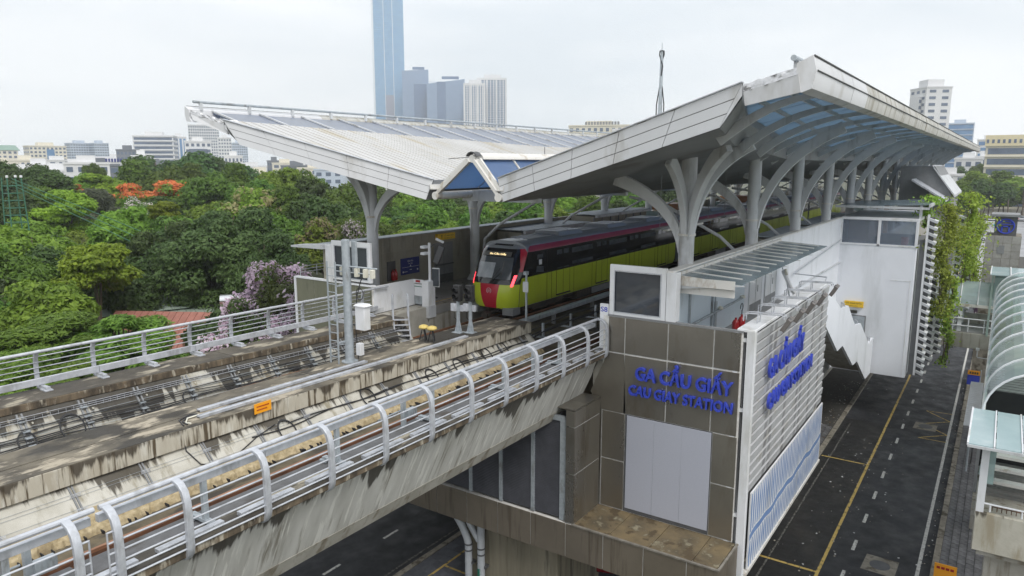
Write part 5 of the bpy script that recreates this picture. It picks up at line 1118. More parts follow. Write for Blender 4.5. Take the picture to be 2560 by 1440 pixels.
shelter(39.8, 47.6, 9.3, 11.2, 10.3, 12.95, 'grey sheet roofed kiosk behind the white wall, beside the third column'); shelter(48.8, 62, 9.3, 11.2, 10.3, 13.0, 'grey sheet roofed kiosk behind the white wall, farther along')
def drum(x, y, lb):
    t = thing('wood_drum', lb, 'lift lobby', (x, y, 10.3)); MB().lathe([(1.6, 0), (1.6, 3.1), (1.55, 3.15)], (x, y, 10.3), 24).build('drum', M['brownpanel'], t)
    MB().box(x-4.5, x-1.65, y-.7, y+.7, 10.3, 13.0).build('glass_box', M['glassgreen'], t)
    mb = MB()
    for k in range(6): mb.box(x-4.5+.57*k, x-4.45+.57*k, y-.74, y-.7, 10.3, 13.0)
    mb.box(x-4.5, x-1.6, y-.74, y-.7, 12.9, 13.05); mb.build('frame', M['white'], t)
drum(60, 24, 'curved wooden lobby wall with a glass box on the far platform'); drum(78, 24, 'second curved wooden lobby wall farther down the far platform'); drum(75, 10.4, 'curved wooden lobby wall on the near platform past the stair tower')
for i, (x, y, lb) in enumerate(((31.5, 11.9, 'green running man sign hung from the roof above the near platform'), (37.0, 22.8, 'green exit sign hung in front of the far kiosk'))):
    t = thing('hanging_exit_sign', lb, 'sign', (x, y, 12)); MB().box(x, x+.85, y-.04, y+.04, 12.05 if i == 0 else 12.55, 12.45 if i == 0 else 12.95).build('box', M['steelwhite'], t)
    zz_ = 12.1 if i == 0 else 12.6
    MB().box(x+.05, x+.8, y-.05, y-.04, zz_, zz_+.25).build('face', M['green_sign'], t)
    mb = MB(); mb.box(x+.47, x+.68, y-.056, y-.05, zz_+.1, zz_+.14); mb.add([(x+.62, y-.056, zz_+.05), (x+.74, y-.056, zz_+.12), (x+.62, y-.056, zz_+.19)], [(0, 1, 2)]); mb.box(x+.16, x+.22, y-.056, y-.05, zz_+.06, zz_+.17); mb.lathe([(.02, 0), (.02, .03)], (x+.2, y-.053, zz_+.19), 6); mb.box(x+.1, x+.32, y-.056, y-.05, zz_+.13, zz_+.155); mb.build('pictogram', M['white'], t)
    mb = MB(); 
    for o_ in (.1, .75): mb.tube([(x+o_, y, zz_+.3), (x+o_, y, 16.0 if i == 0 else 16.6)], .012, 5)
    mb.build('rod', M['steelgrey'], t)
for i in range(12):                                # lighting booms and hangers below the soffit
    x = 27+8.05*i
    t = thing('lighting_boom', 'light boom hung below the near roof wing, '+('first', 'second', 'third', 'fourth', 'fifth', 'sixth', 'seventh', 'eighth', 'ninth', 'tenth', 'eleventh', 'twelfth')[i]+' from the near end', 'light', (x, 11.5, 14), 'lighting booms under the station roof')
    mb = MB(); mb.tube([(x, 11.2, 14.3), (x+6.5, 11.2, 14.3)], .035, 6); mb.tube([(x, 11.6, 14.25), (x+6.5, 11.6, 14.25)], .03, 6); mb.box(x+.2, x+6.3, 11.3, 11.5, 14.2, 14.26); mb.build('boom', M['midgrey'], t)
    mb = MB()
    for k in range(4): mb.tube([(x+.4+1.9*k, 11.4, 14.3), (x+.4+1.9*k, 11.4, 16.4)], .012, 5)
    mb.build('hanger', M['midgrey'], t)
    for k in range(2): MB().box(x+1+3*k, x+2.2+3*k, 11.3, 11.5, 14.12, 14.2).build('luminaire', M['steelwhite'], t)
# ================================================================ stair tower on the right
tw = thing('stair_tower', 'white rendered stair tower with a long dark window and an emergency exit', 'tower', (57, 6.6, 3))
MB().box(52.2, 62, 4.38, 9.0, 3.0, 11.55).build('wall', M['plaster'], tw, bevel=.02)
mb = MB(); mb.box(52.16, 62, 4.36, 8.95, 13.2, 13.36); mb.box(52.16, 52.34, 4.36, 4.52, 11.55, 13.2); mb.box(52.16, 52.34, 8.8, 8.95, 11.55, 13.2); mb.box(52.16, 52.34, 6.52, 6.68, 11.55, 13.2); mb.box(52.16, 52.34, 4.52, 8.8, 11.55, 11.66); fr_ = mb.build('window_frame', M['white'], tw, bevel=.01)
for a, b in ((4.52, 6.52), (6.68, 8.8)): MB().box(52.24, 52.27, a, b, 11.66, 13.2).build('pane', M['glassclear'], fr_)
MB().box(55, 61.5, 7.6, 8.9, 11.5, 13.2).build('inner_partition', M['brownpanel'], tw); MB().box(54.0, 61.5, 4.45, 7.6, 11.5, 11.6).build('inner_floor', M['midgrey'], tw)
MB().box(53.2, 53.6, 5.0, 5.4, 11.6, 12.1).build('red_box', M['red'], tw)
for i in range(9): MB().hexa([(52.6+.9*i, 3.9, 14.25), (53.45+.9*i, 3.9, 14.25), (53.45+.9*i, 9.4, 14.0), (52.6+.9*i, 9.4, 14.0), (52.6+.9*i, 3.9, 14.30), (53.45+.9*i, 3.9, 14.30), (53.45+.9*i, 9.4, 14.05), (52.6+.9*i, 9.4, 14.05)]).build('canopy_sheet', M['glasscan'], tw)
mb = MB(); mb.box(52.5, 60.8, 3.85, 3.95, 14.1, 14.3); mb.box(52.5, 52.6, 3.9, 9.4, 13.95, 14.1); mb.box(52.7, 52.85, 4.3, 4.45, 13.36, 14.2); mb.box(60, 60.15, 4.3, 4.45, 13.3, 14.2); mb.build('canopy_frame', M['steelgrey'], tw)
mb = MB(); mb.box(52.18, 52.2, 4.55, 4.6, 3.2, 9.4); mb.box(52.18, 52.2, 4.55, 5.7, 9.35, 9.4); mb.build('render_joint', M['white'], tw)
d = MB().box(52.15, 52.2, 6.95, 7.85, 4.75, 6.85).build('door', M['midgrey'], tw); MB().box(52.13, 52.15, 7.02, 7.78, 4.8, 6.78).build('door_leaf', M['galv_dull'], d); MB().box(52.1, 52.13, 7.15, 7.25, 5.7, 5.9).build('handle', M['darkgrey'], d)
s = thing('exit_sign', 'yellow emergency exit sign on the white stair tower', 'sign', (52, 7.7, 7.3)); MB().box(52.06, 52.18, 7.15, 8.32, 7.38, 7.78).build('box', M['yellow'], s, bevel=.01)
lettering('Lối thoát hiểm', (52.055, 8.22, 7.60), (0, -1, 0), (0, 0, 1), .96, .1, M['signink'], s, .003, .004, each=False, name='print'); lettering('Emergency Exit', (52.055, 8.2, 7.45), (0, -1, 0), (0, 0, 1), .7, .06, M['signink'], s, .003, 0, each=False, name='print')
mb = MB(); mb.box(52.0, 52.18, 7.5, 7.95, 6.98, 7.16); mb.build('lamp', M['signink'], s)
# outside stair with a zigzag parapet
zs = thing('escape_stair', 'white zigzag sided escape stair descending beside the stair tower', 'stair', (43, 7, 3))
top = [(35.5, 11.1), (39.2, 9.56), (41.25, 9.4), (44.0, 7.8), (46.05, 7.55), (50.1, 5.45), (51.9, 5.5)]
bot = [(51.9, 3.1), (49.75, 3.2), (45.8, 5.3), (44.3, 5.4), (40.45, 7.38), (39.0, 7.4), (35.5, 9.35)]
mb = MB(); mb.py(top+bot, 6.38, 6.52); mb.build('parapet', M['plaster'], zs)
mb = MB(); n = 26
for k in range(n): x = 36.4+15.3*k/n; z = 9.9-6.4*k/n; mb.box(x, x+.62, 6.55, 8.88, z-.18, z)
mb.build('steps', M['platfloor'], zs)
mb = MB(); mb.hexa([(36, 6.53, 9.1), (51.8, 6.53, 3.15), (51.8, 8.7, 3.15), (36, 8.7, 9.1), (36, 6.53, 9.5), (51.8, 6.53, 3.5), (51.8, 8.7, 3.5), (36, 8.7, 9.5)]); mb.build('soffit', M['concrete'], zs)
for x, z in ((39.6, 9.5), (44.3, 7.75), (49.9, 5.6)): MB().tube([(x, 6.45, z-.1), (x-.1, 6.45, z+.35), (x+.9, 6.45, z+.1), (x+.95, 6.45, z-.3)], .025, 6).build('handrail_stub', M['galv'], zs)
MB().tube([(35.8, 6.7, 11.0), (36.6, 6.7, 11.5), (39, 8.75, 11.2), (52, 8.75, 11.9)], .03, 6).build('handrail', M['galv'], zs)
# vertical louvre fins hung with climbers
fin = None
for i, (x, y, z0, z1) in enumerate(((52.5, 3.62, 3.2, 13.5), (55.2, 3.35, 3.6, 9.4), (56.6, 3.0, 3.8, 9.6), (61.0, 1.7, 4.5, 13.9), (58.2, 2.3, 4.0, 13.2))):
    t = thing('louvre_fin', ('tallest front white vertical fin of stacked boxes beside the stair tower', 'short white fin of stacked boxes behind the front fin', 'second short white fin of stacked boxes among the climbers', 'far tall white fin rising out of the climbers', 'white fin half hidden in the climbers')[i], 'fin', (x, y, z0), 'white vertical louvre fins')
    MB().box(x, x+.25, y+.22, y+.34, z0, z1+.15).build('spine', M['white'], t)
    z = z0; k = 0
    while z < z1:
        mb = MB(); mb.hexa([(x+.02, y-.2, z), (x+.6, y-.22, z+.02), (x+.6, y+.22, z+.2), (x+.02, y+.22, z+.18), (x-.02, y-.24, z+.16), (x+.6, y-.26, z+.18), (x+.6, y+.2, z+.36), (x-.02, y+.2, z+.34)]); mb.build('blade', M['white'], t)
        z += .45
    MB().box(x+.2, x+.5, y-.05, y+.22, z0, z1).build('core', M['darkgrey'], t)
MB().box(52.9, 53.3, 3.95, 4.3, 3.1, 12.0).build('service_riser', M['midgrey'], tw)
# ================================================================ footbridge, vaulted stair and entrance on the right
fb = thing('footbridge', 'concrete footbridge with a curved glass roof crossing the service road', 'footbridge', (59, 2, 4.4))
MB().box(57.0, 60.6, -.1, 6.5, 4.45, 5.5).build('deck_beam', M['concrete'], fb, bevel=.03)
MB().box(57.05, 60.5, -.1, 6.5, 5.5, 5.56).build('deck', M['platfloor'], fb); MB().box(60.4, 60.55, -.1, 6.5, 5.5, 6.3).build('parapet', M['concrete'], fb)
for z in (5.95, 6.45): MB().tube([(57.1, 0, z), (57.1, 6, z)], .045, 6).build('handrail', M['white'], fb)
for y in (.4, 1.3, 2.2, 3.1, 4.2): MB().tube([(57.1, y, 5.5), (57.1, y, 6.45)], .035, 6).build('baluster', M['white'], fb)
for x in (57.15, 60.3): MB().box(x, x+.15, 1.7, 1.95, 5.5, 7.5).build('roof_post', M['white'], fb)
MB().box(57.0, 57.15, 0, 6.2, 7.28, 7.48).build('eaves_beam', M['steelwhite'], fb)
def vault_y(prefix, parent, xc, rx, z0, rz, ys_):    # vault along y (roof of the bridge)
    for y0, y1 in zip(ys_, ys_[1:]):
        mb = MB(); P_ = [(xc-rx*math.cos(a), z0+rz*math.sin(a)) for a in [math.pi*k/14 for k in range(15)]]
        for (a, b), (c_, d_) in zip(P_, P_[1:]): mb.add([(a, y0+.03, b), (a, y1-.03, b), (c_, y1-.03, d_), (c_, y0+.03, d_)], [(0, 1, 2, 3)])
        mb.build('glass_vault', M['glassgreen'], parent)
    for y in ys_: mb = MB(); mb.tube([(xc-(rx+.02)*math.cos(a), y, z0+(rz+.02)*math.sin(a)) for a in [math.pi*k/14 for k in range(15)]], .035, 6); mb.build('vault_rib', M['white'], parent)
vault_y('b', fb, 58.75, 1.75, 7.45, 1.35, [.0, .9, 1.9, 2.9, 3.9, 4.9])
ve = thing('covered_stairway', 'long glass barrel vault over the stairway running along the pavement', 'stairway', (42, -1.6, 5))
xs_ = [28.4+2.45*i for i in range(12)]; P_ = [(-1.75+1.7*math.cos(a), 8.55+1.55*math.sin(a)) for a in [math.pi*k/16 for k in range(17)]]
for x0, x1 in zip(xs_, xs_[1:]):
    mb = MB()
    for (a, b), (c_, d_) in zip(P_, P_[1:]): mb.add([(x0+.02, a, b), (x1-.02, a, b), (x1-.02, c_, d_), (x0+.02, c_, d_)], [(0, 1, 2, 3)])
    mb.build('glass_vault', M['glassgreen'], ve)
for x in xs_: MB().tube([(x, -1.75+1.72*math.cos(a), 8.55+1.57*math.sin(a)) for a in [math.pi*k/16 for k in range(17)]], .04, 6).build('vault_rib', M['white'], ve)
for y in (-.05, -3.45): MB().box(28.3, 56, y-.06, y+.06, 8.3, 8.55).build('eaves_rail', M['steelwhite'], ve)
for i in range(14):
    x = 29+2*i
    MB().box(x, x+.12, -.1, .0, 5.3, 8.3).build('post', M['midgrey'], ve)
for i in range(13): MB().box(29.15+2*i, 30.95+2*i, -.07, -.03, 5.6, 8.3).build('side_glass', M['glassgreen'], ve)
MB().box(27, 56.5, -3.5, -.02, 4.9, 5.4).build('floor_slab', M['concrete'], ve)
for k in range(40): MB().box(29.0+.32*k, 29.33+.32*k, -3.3, -.15, 5.38+.0*k, 5.5+.04*k).build('step', M['platfloor'], ve)
for x in (26.2, 38, 50): MB().box(x-.6, x+.6, -1.9, -.5, 0, 4.95).build('pier', M['concrete'], ve, bevel=.02)
# entrance end nearest the camera
en = thing('stairway_entrance', 'concrete landing with a flat glass canopy and green framed arch at the right edge', 'entrance', (26, -1.5, 5))
mb = MB(); mb.box(25.17, 27.0, -4.0, -.27, 4.95, 5.6); mb.build('landing_slab', M['concrete'], en)
mb = MB(); mb.box(25.0, 25.16, -4.0, -.14, 5.14, 6.38); mb.build('front_parapet', M['stainwall'], en, bevel=.015)
MB().box(25.16, 28.3, -.26, -.12, 5.14, 6.1).build('side_parapet', M['concrete'], en)
MB().tube([(25.2, -.2, 6.62), (25.2, -4, 6.62)], .03, 6).build('handrail', M['white'], en)
for y in (-.5, -1.3, -2.1): MB().tube([(25.2, y, 6.38), (25.2, y, 6.62)], .025, 6).build('handrail_post', M['white'], en)
MB().box(25.05, 25.25, -.34, -.14, 6.38, 8.45).build('canopy_post', M['white'], en); MB().box(25.1, 25.2, -.50, -.34, 7.3, 8.45).build('post_glass', M['glassgreen'], en)
for i, (a, b) in enumerate(((.24, -.42), (-.44, -1.1), (-1.12, -1.8), (-1.82, -2.5), (-2.52, -3.2))):
    MB().box(24.6, 28.4, b+.02, a-.02, 8.60, 8.63).build('canopy_glass', M['canopyglass'], en); MB().box(24.58, 28.42, b-.02, b+.02, 8.59, 8.66).build('canopy_bar', M['white'], en)
MB().box(24.58, 28.42, .22, .27, 8.57, 8.66).build('canopy_bar', M['white'], en); MB().box(24.56, 24.62, -3.2, .25, 8.52, 8.6).build('canopy_edge', M['steelgrey'], en)
MB().tube([(28.2, -1.75+1.55*math.cos(a), 6.4+1.75*math.sin(a)) for a in [math.pi*k/20 for k in range(21)]], .09, 8).build('arch_frame', M['archgreen'], en)
mb = MB()
for k in range(7): mb.box(28.6+.5*k, 28.95+.5*k, -3.3, -.2, 6.0+.3*k, 6.1+.3*k)
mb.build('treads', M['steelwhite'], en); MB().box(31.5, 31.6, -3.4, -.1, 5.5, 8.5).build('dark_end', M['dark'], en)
mb = MB(); mb.tube([(27.2, -.6, 5.75), (27.2, -1.6, 5.75)], .02, 5)
for k in range(8): mb.tube([(27.2, -.6-.13*k, 5.6), (27.2, -.6-.13*k, 5.85)], .012, 4)
mb.build('drain_grate', M['rail'], en)
# box at the far end of the vault
t = thing('glass_lobby', 'flat roofed glass lobby where the footbridge meets the vaulted stairway', 'lobby', (58.5, -1.8, 5.4))
MB().box(57.1, 60.5, -4.5, .1, 7.0, 9.4).build('glass_wall', M['glassgreen'], t)
for a in (0.35, -.75, -1.85, -2.95): MB().box(56.4, 60.8, a-1.06, a, 9.62, 9.68).build('roof_glass', M['canopyglass'], t); MB().box(56.35, 60.8, a-.03, a+.03, 9.66, 9.74).build('roof_bar', M['white'], t)
for y in (.2, -1.2, -2.5): MB().box(56.95, 57.1, y-.06, y+.06, 5.4, 9.6).build('frame', M['archgreen'], t)
# lift tower with the emblem box
lt = thing('lift_tower', 'tiled grey lift tower topped by a dark box with a round blue emblem', 'tower', (65.5, -.1, 0))
MB().box(64.0, 67, -1.22, .96, 0, 11.6).build('shaft', M['kerb'], lt)
for j in range(8):
    for i in range(4): MB().box(63.97, 64.01, -1.21+.545*i+.01, -1.21+.545*(i+1)-.01, 7.2+.55*j+.01, 7.2+.55*(j+1)-.01).build('tile', M['liftt'], lt)
MB().box(63.94, 63.98, -.25, .2, 10.3, 10.9).build('vent', M['midgrey'], lt)
b_ = MB().box(64.2, 66.6, -.87, .5, 11.6, 13.0).build('emblem_box', M['darkgrey'], lt); MB().box(64.0, 66.8, -1.0, .75, 13.0, 13.16).build('box_cap', M['midgrey'], lt)
mb = MB(); c = Vector((64.17, -.18, 12.3))
mb.tube([c+Vector((0, .52*math.cos(a), .52*math.sin(a))) for a in [2*math.pi*k/28 for k in range(29)]], .05, 6); mb.tube([c+Vector((0, .4*math.cos(a), .16+.2*math.sin(a))) for a in [math.pi*k/10 for k in range(11)]], .03, 5)
for dy in (-.22, .22): mb.box(c.x-.03, c.x+.03, c.y+dy-.05, c.y+dy+.05, c.z-.4, c.z+.02)
mb.box(c.x-.03, c.x+.03, c.y-.3, c.y+.3, c.z-.06, c.z+.02); mb.box(c.x-.03, c.x+.03, c.y-.4, c.y+.4, c.z+.12, c.z+.17); mb.build('emblem', M['blue'], b_)
# small street things
t = thing('bus_stop_sign', 'blue and orange bus stop board on the pavement below the footbridge', 'sign', (62.5, .75, .1)); MB().box(62.5, 62.56, .35, 1.12, .5, 1.25).build('blue_board', M['blue'], t); MB().box(62.49, 62.57, .35, 1.12, 1.27, 1.6).build('orange_board', M['orange'], t); MB().tube([(62.6, .3, .1), (62.6, .3, 1.7)], .04, 6).build('pole', M['galv_dull'], t)
mb = MB()
for k in range(4): mb.box(62.48, 62.5, .45+.15*k, .55+.15*k, 1.35, 1.5)
mb.build('print', M['signink'], t)
t = thing('pavement_sign', 'orange sign board with dark print at the bottom edge of the pavement', 'sign', (31.9, .55, .1)); MB().box(31.9, 31.95, .2, .98, .25, .95).build('board', M['orange'], t); MB().tube([(31.98, .6, .1), (31.98, .6, .9)], .03, 6).build('post', M['galv_dull'], t)
mb = MB()
for k in range(4): mb.box(31.885, 31.9, .3+.16*k, .42+.16*k, .74, .84)
mb.build('print', M['red'], t)
t = thing('parked_bicycle', 'bicycle leaning by the wall beside the vaulted stairway', 'bicycle', (47.0, .3, .1))
for x in (46.6, 47.6): mb = MB(); mb.tube([Vector((x, .22, .46))+Vector((.33*math.cos(a), 0, .33*math.sin(a))) for a in [2*math.pi*k/20 for k in range(21)]], .025, 6); mb.build('wheel', M['rubber'], t)
mb = MB()
for a, b in (((46.6, .46), (46.95, .85)), ((46.95, .85), (47.45, .88)), ((47.45, .88), (47.6, .46)), ((46.95, .85), (47.1, .42)), ((47.1, .42), (47.45, .88)), ((46.6, .46), (47.1, .42)), ((47.42, .88), (47.40, 1.08))): mb.tube([(a[0], .22, a[1]), (b[0], .22, b[1])], .02, 6)
mb.build('frame', M['darkgrey'], t); MB().tube([(47.40, .0, 1.08), (47.40, .44, 1.08)], .018, 6).build('handlebar', M['darkgrey'], t); MB().box(46.85, 47.05, .16, .28, .9, .95).build('saddle', M['rubber'], t)
t = thing('white_sheet_roof', 'narrow white ribbed sheet roof beside the vaulted stairway', 'roof', (50, .0, 3))
for k in range(24): MB().box(45+.4*k, 45.38+.4*k, .05, .75, 2.75, 2.8).build('sheet', M['white'], t)
for x in (45.2, 49.5, 54.3): MB().tube([(x, .4, .1), (x, .4, 2.75)], .05, 6).build('post', M['galv_dull'], t)
t = thing('security_camera', 'white pipe mounted camera on the wall below the vaulted stairway', 'camera', (56, .3, 4)); MB().tube([(56, -.1, 4.1), (56, .55, 4.1), (56, .6, 4.2), (56, .6, 4.6)], .04, 8).build('pipe', M['white'], t); MB().box(55.9, 56.1, .5, .7, 4.6, 4.75).build('head', M['white'], t)
# pier, drain pipes, parked red car below the station
pr = thing('viaduct_pier', 'broad weathered concrete pier carrying the station box', 'pier', (23, 14.5, 0))
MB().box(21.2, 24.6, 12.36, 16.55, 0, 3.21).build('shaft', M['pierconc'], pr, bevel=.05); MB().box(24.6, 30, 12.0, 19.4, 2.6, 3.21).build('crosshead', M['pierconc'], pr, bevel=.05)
for i, (y, bend) in enumerate(((16.30, 1), (15.68, 0))):
    t = thing('drain_downpipe', ('left grey downpipe with an elbow in front of the pier', 'right grey downpipe marked STORM DRAIN in front of the pier')[i], 'pipe', (20.98, y, 0), 'downpipes at the pier')
    x = 20.98
    if bend: pts = [(x, y, 0), (x, y, 2.0), (x, y+.06, 2.25), (x, y+.3, 2.7), (x, y+.75, 3.25)]
    else: pts = [(x, y, 0), (x, y, 3.22)]
    MB().tube(pts, .15, 14).build('pipe', M['pvc'], t)
    if not bend: MB().tube([(x, y+.1, 2.3), (x, y+.45, 2.75), (x, y+.8, 3.25)], .12, 12).build('branch', M['pvc'], t)
    for z in (.6, 1.75, 2.0)[: 3]: MB().tube([(x, y, z), (x, y, z+.06)], .165, 14).build('clamp', M['darkgrey'], t)
    MB().box(x-.02, x+.3, y-.22, y+.22, 1.2, 1.3).build('strap', M['darkgrey'], t)
    if not bend:
        MB().box(x-.162, x-.15, y-.07, y+.06, .45, 1.2).build('label_plate', M['green_sign'], t)
        lettering('STORM DRAIN', (x-.165, y-.03, 1.17), (0, 0, -1), (0, -1, 0), .68, .07, M['white'], t, .002, .003, each=False, name='print')
# ================================================================ station end block on the right
eb = thing('stair_enclosure', 'dark grey slope topped stair enclosure rising behind the climbers', 'enclosure', (75, 5.5, 13))
MB().px([(7.6, 12.8), (7.6, 16.6), (5.1, 16.6), (3.75, 14.3), (3.75, 12.8)], 70, 80).build('body', M['midgrey'], eb); MB().px([(5.3, 16.7), (3.5, 14.3), (3.5, 14.1), (5.2, 16.45)], 69.8, 80.2).build('sloped_roof', M['steelgrey'], eb)
MB().px([(6.4, 15.6), (3.9, 14.0), (3.9, 13.85), (6.4, 15.45)], 66.5, 70).build('lean_to', M['galv'], eb)
# ================================================================ parking lot and cars
MB().box(108, 330, -110, 3.4, -.1, .05).build('parking_lot', mat('pale_concrete_lot', (.36, .36, .37), (.30, .30, .31), .05, .8, dirt=((.24, .24, .25), .2, (1, .4, 1), .5, .7)), kind='structure')
CARP = {}
def car_paint(n, c):
    if n not in CARP: CARP[n] = mat('car_paint_'+n, c, None, 1, .25, .2, coat=.8)
    return CARP[n]
def make_car(label, paint, loc, rz, sc_=1, van=False):
    t = thing('parked_car', label, 'car', (0, 0, 0), 'parked cars'); WL[t.name] = Vector((0, 0, 0))
    h = 1.9 if van else 1.45
    low = [(-2.15, .3), (2.15, .28), (2.2, .55), (2.1, .78), (1.15, .88), (-2.05, .95), (-2.2, .7)]
    mb = MB(); mb.py(low, -.86, .86); mb.build('body', paint, t, bevel=.09)
    cab = [(1.2, .86), (.55, h-.08), (.3, h), (-1.3, h), (-1.6, h-.1), (-2.0, .93)] if not van else [(1.5, .86), (1.1, h-.08), (.9, h), (-1.9, h), (-2.05, h-.1), (-2.12, .93)]
    mb = MB(); mb.py(cab, -.74, .74); mb.build('cabin', paint, t, bevel=.07)
    side = [(.98, .95), (.50, h-.17), (-1.25, h-.16), (-1.72, .98)] if not van else [(1.25, .95), (.95, h-.2), (-1.8, h-.2), (-1.95, .98)]
    for sg in (-1, 1): mb = MB(); mb.py(side, sg*.745-.006, sg*.745+.006); mb.build('side_window', M['glassdark'], t)
    a, b = cab[0], cab[1]; mb = MB(); mb.loft([(a[0]-.06, -.62, a[1]+.08), (a[0]-.06, .62, a[1]+.08), (b[0]+.02, .55, b[1]-.04), (b[0]+.02, -.55, b[1]-.04)], [(a[0]+.0, -.62, a[1]+.1), (a[0]+.0, .62, a[1]+.1), (b[0]+.06, .55, b[1]-.02), (b[0]+.06, -.55, b[1]-.02)]); mb.build('windscreen', M['glassdark'], t)
    a, b = cab[-1], cab[-2]; mb = MB(); mb.loft([(a[0]+.04, -.6, a[1]+.08), (a[0]+.04, .6, a[1]+.08), (b[0]-.0, .55, b[1]-.04), (b[0]-.0, -.55, b[1]-.04)], [(a[0]-.02, -.6, a[1]+.1), (a[0]-.02, .6, a[1]+.1), (b[0]-.05, .55, b[1]-.02), (b[0]-.05, -.55, b[1]-.02)]); mb.build('rear_window', M['glassdark'], t)
    for x in (-1.35, 1.35):
        for sg in (-1, 1):
            w_ = MB().tube([(x, sg*.68, .32), (x, sg*.88, .32)], .32, 18).build('wheel', M['rubber'], t); MB().tube([(x, sg*.86, .32), (x, sg*.895, .32)], .19, 12).build('rim', M['chrome'], w_)
    for sg in (-1, 1): MB().box(2.12, 2.2, sg*.6-.2, sg*.6+.2, .58, .72).build('headlight', M['white'], t); MB().box(-2.19, -2.12, sg*.65-.15, sg*.65+.15, .62, .8).build('tail_light', M['red'], t)
    t.location = loc; t.rotation_euler = (0, 0, rz); t.scale = (sc_,)*3; return t
make_car('dark red car parked under the station box beside the pier', car_paint('red', (.20, .012, .016)), (26.6, 12.6, .1), math.radians(200))
cl = [('white', (.75, .75, .76)), ('black', (.02, .02, .022)), ('silver', (.45, .46, .48)), ('teal', (.03, .42, .40)), ('grey', (.16, .17, .18)), ('red', (.35, .02, .02))]
row1 = ['white', 'white', 'black', 'silver', 'white', 'silver', 'grey', 'white', 'black', 'silver']
for i, cn_ in enumerate(row1): make_car(('first', 'second', 'third', 'fourth', 'fifth', 'sixth', 'seventh', 'eighth', 'ninth', 'tenth')[i]+' car from the left in the far parking row, '+cn_, car_paint(cn_, dict(cl)[cn_]), (262+rnd.uniform(-2, 2), 4.2-2.9*i, .05), rnd.choice((0, math.pi))+rnd.uniform(-.05, .05), 1.15, i % 3 == 1)
for i, (cn_, x, y, rz) in enumerate((('teal', 232, -.4, 1.4), ('white', 240, 3.0, 1.5), ('silver', 250, -6.5, .1), ('black', 246, .6, 1.2), ('red', 236, -7.2, 1.5), ('white', 190, 1.8, 1.6))): make_car(cn_+' car standing in the open lot, '+('front row', 'near the climbers', 'by the emblem tower', 'in front of the parked row', 'right of the emblem tower', 'nearest on the pale paving')[i], car_paint(cn_, dict(cl)[cn_]), (x, y, .05), rz, 1.1)
# ================================================================ buildings
ORD2 = [a+b for a in ('', 'twenty-', 'thirty-') for b in 'first second third fourth fifth sixth seventh eighth ninth'.split()]
ORD2 = ORD2[:9]+'tenth eleventh twelfth thirteenth fourteenth fifteenth sixteenth seventeenth eighteenth nineteenth twentieth'.split()+ORD2[9:18]+['thirtieth']+ORD2[18:]
def polar(az, d): a = math.radians(az); return d*math.cos(a), d*math.sin(a)
def building(name, label, az, d, w_, h, dep, wall_, rows=0, cols=0, glass=None, turn=0, win=(.55, .5), z0=2, side_cols=0, parapet=True, pieces=False, band=False, top=None, group='skyline buildings'):
    wall = wall_; w_ = w_*(.9 if az > 50 else 1); x, y = polar(az, d); t = thing(name, label, 'building', (0, 0, 0), group); WL[t.name] = Vector((0, 0, 0))
    # local frame: -x faces the camera, y across
    wl_ = MB().box(0, dep, -w_/2, w_/2, 0, h).build('wall', wall, t)
    if parapet: MB().box(-.25, dep+.25, -w_/2-.25, w_/2+.25, h, h+.8).build('parapet', wall, t)
    MB().box(dep*.25, dep*.7, -w_*.2, w_*.22, h, h+3.2).build('roof_plant', wall, t)
    gm = glass or M['fwin']
    if rows:
        fh = (h-z0)/rows; mbw = MB()
        def win_box(face, u0, u1, za, zb):
            return (-.14, .05, u0, u1, za, zb) if face == 0 else ((u0, u1, -w_/2-.14, -w_/2+.05, za, zb) if face == 1 else (u0, u1, w_/2-.05, w_/2+.14, za, zb))
        for r_ in range(rows):
            za = z0+fh*(r_+.5-win[1]/2); zb = za+fh*win[1]
            if band:
                for f_, L_ in ((0, w_), (1, dep), (2, dep)):
                    o0 = -w_/2 if f_ == 0 else 0
                    bx_ = win_box(f_, o0+L_*.03, o0+L_*.97, za, zb)
                    if pieces: MB().box(*bx_).build('window_band', gm, t)
                    else: mbw.box(*bx_)
            else:
                for f_, L_, n in ((0, w_, cols), (1, dep, side_cols), (2, dep, side_cols)):
                    if not n: continue
                    cw = L_/n; o0 = -w_/2 if f_ == 0 else 0
                    for c in range(n):
                        u0 = o0+cw*(c+.5-win[0]/2); bx_ = win_box(f_, u0, u0+cw*win[0], za, zb)
                        if pieces and f_ == 0: MB().box(*bx_).build('window', gm, t)
                        else: mbw.box(*bx_)
        if mbw.v: mbw.build('windows', gm, t, smooth=False, kind='stuff')
        if band or top == 'slabs':
            mbs = MB()
            for r_ in range(rows+1): mbs.box(-.5, 0, -w_/2-.1, w_/2+.1, z0+fh*r_-.18, z0+fh*r_+.18)
            mbs.build('floor_edges', wall, t, smooth=False)
    t.location = (x, y, 0); t.rotation_euler = (0, 0, math.radians(az+turn)); return t
M['fwin'] = mat('far_window', (.13, .17, .24), (.09, .12, .17), .2, .2, spec=.7); M['fblue'] = mat('far_blue_glass', (.10, .20, .38), (.13, .26, .44), .15, .15, spec=.8)
Wc = mat('far_white', (.70, .70, .70), (.64, .64, .65), .06, .8); Wk = mat('far_cream', (.70, .66, .56), (.64, .60, .5), .06, .8); Wb = mat('far_blueish', (.50, .56, .64), (.45, .51, .6), .06, .7); Wd = mat('far_darkgrey', (.17, .185, .21), (.13, .145, .165), .08, .8)
Wg = mat('far_green_roof', (.22, .32, .27), None, 1, .8)
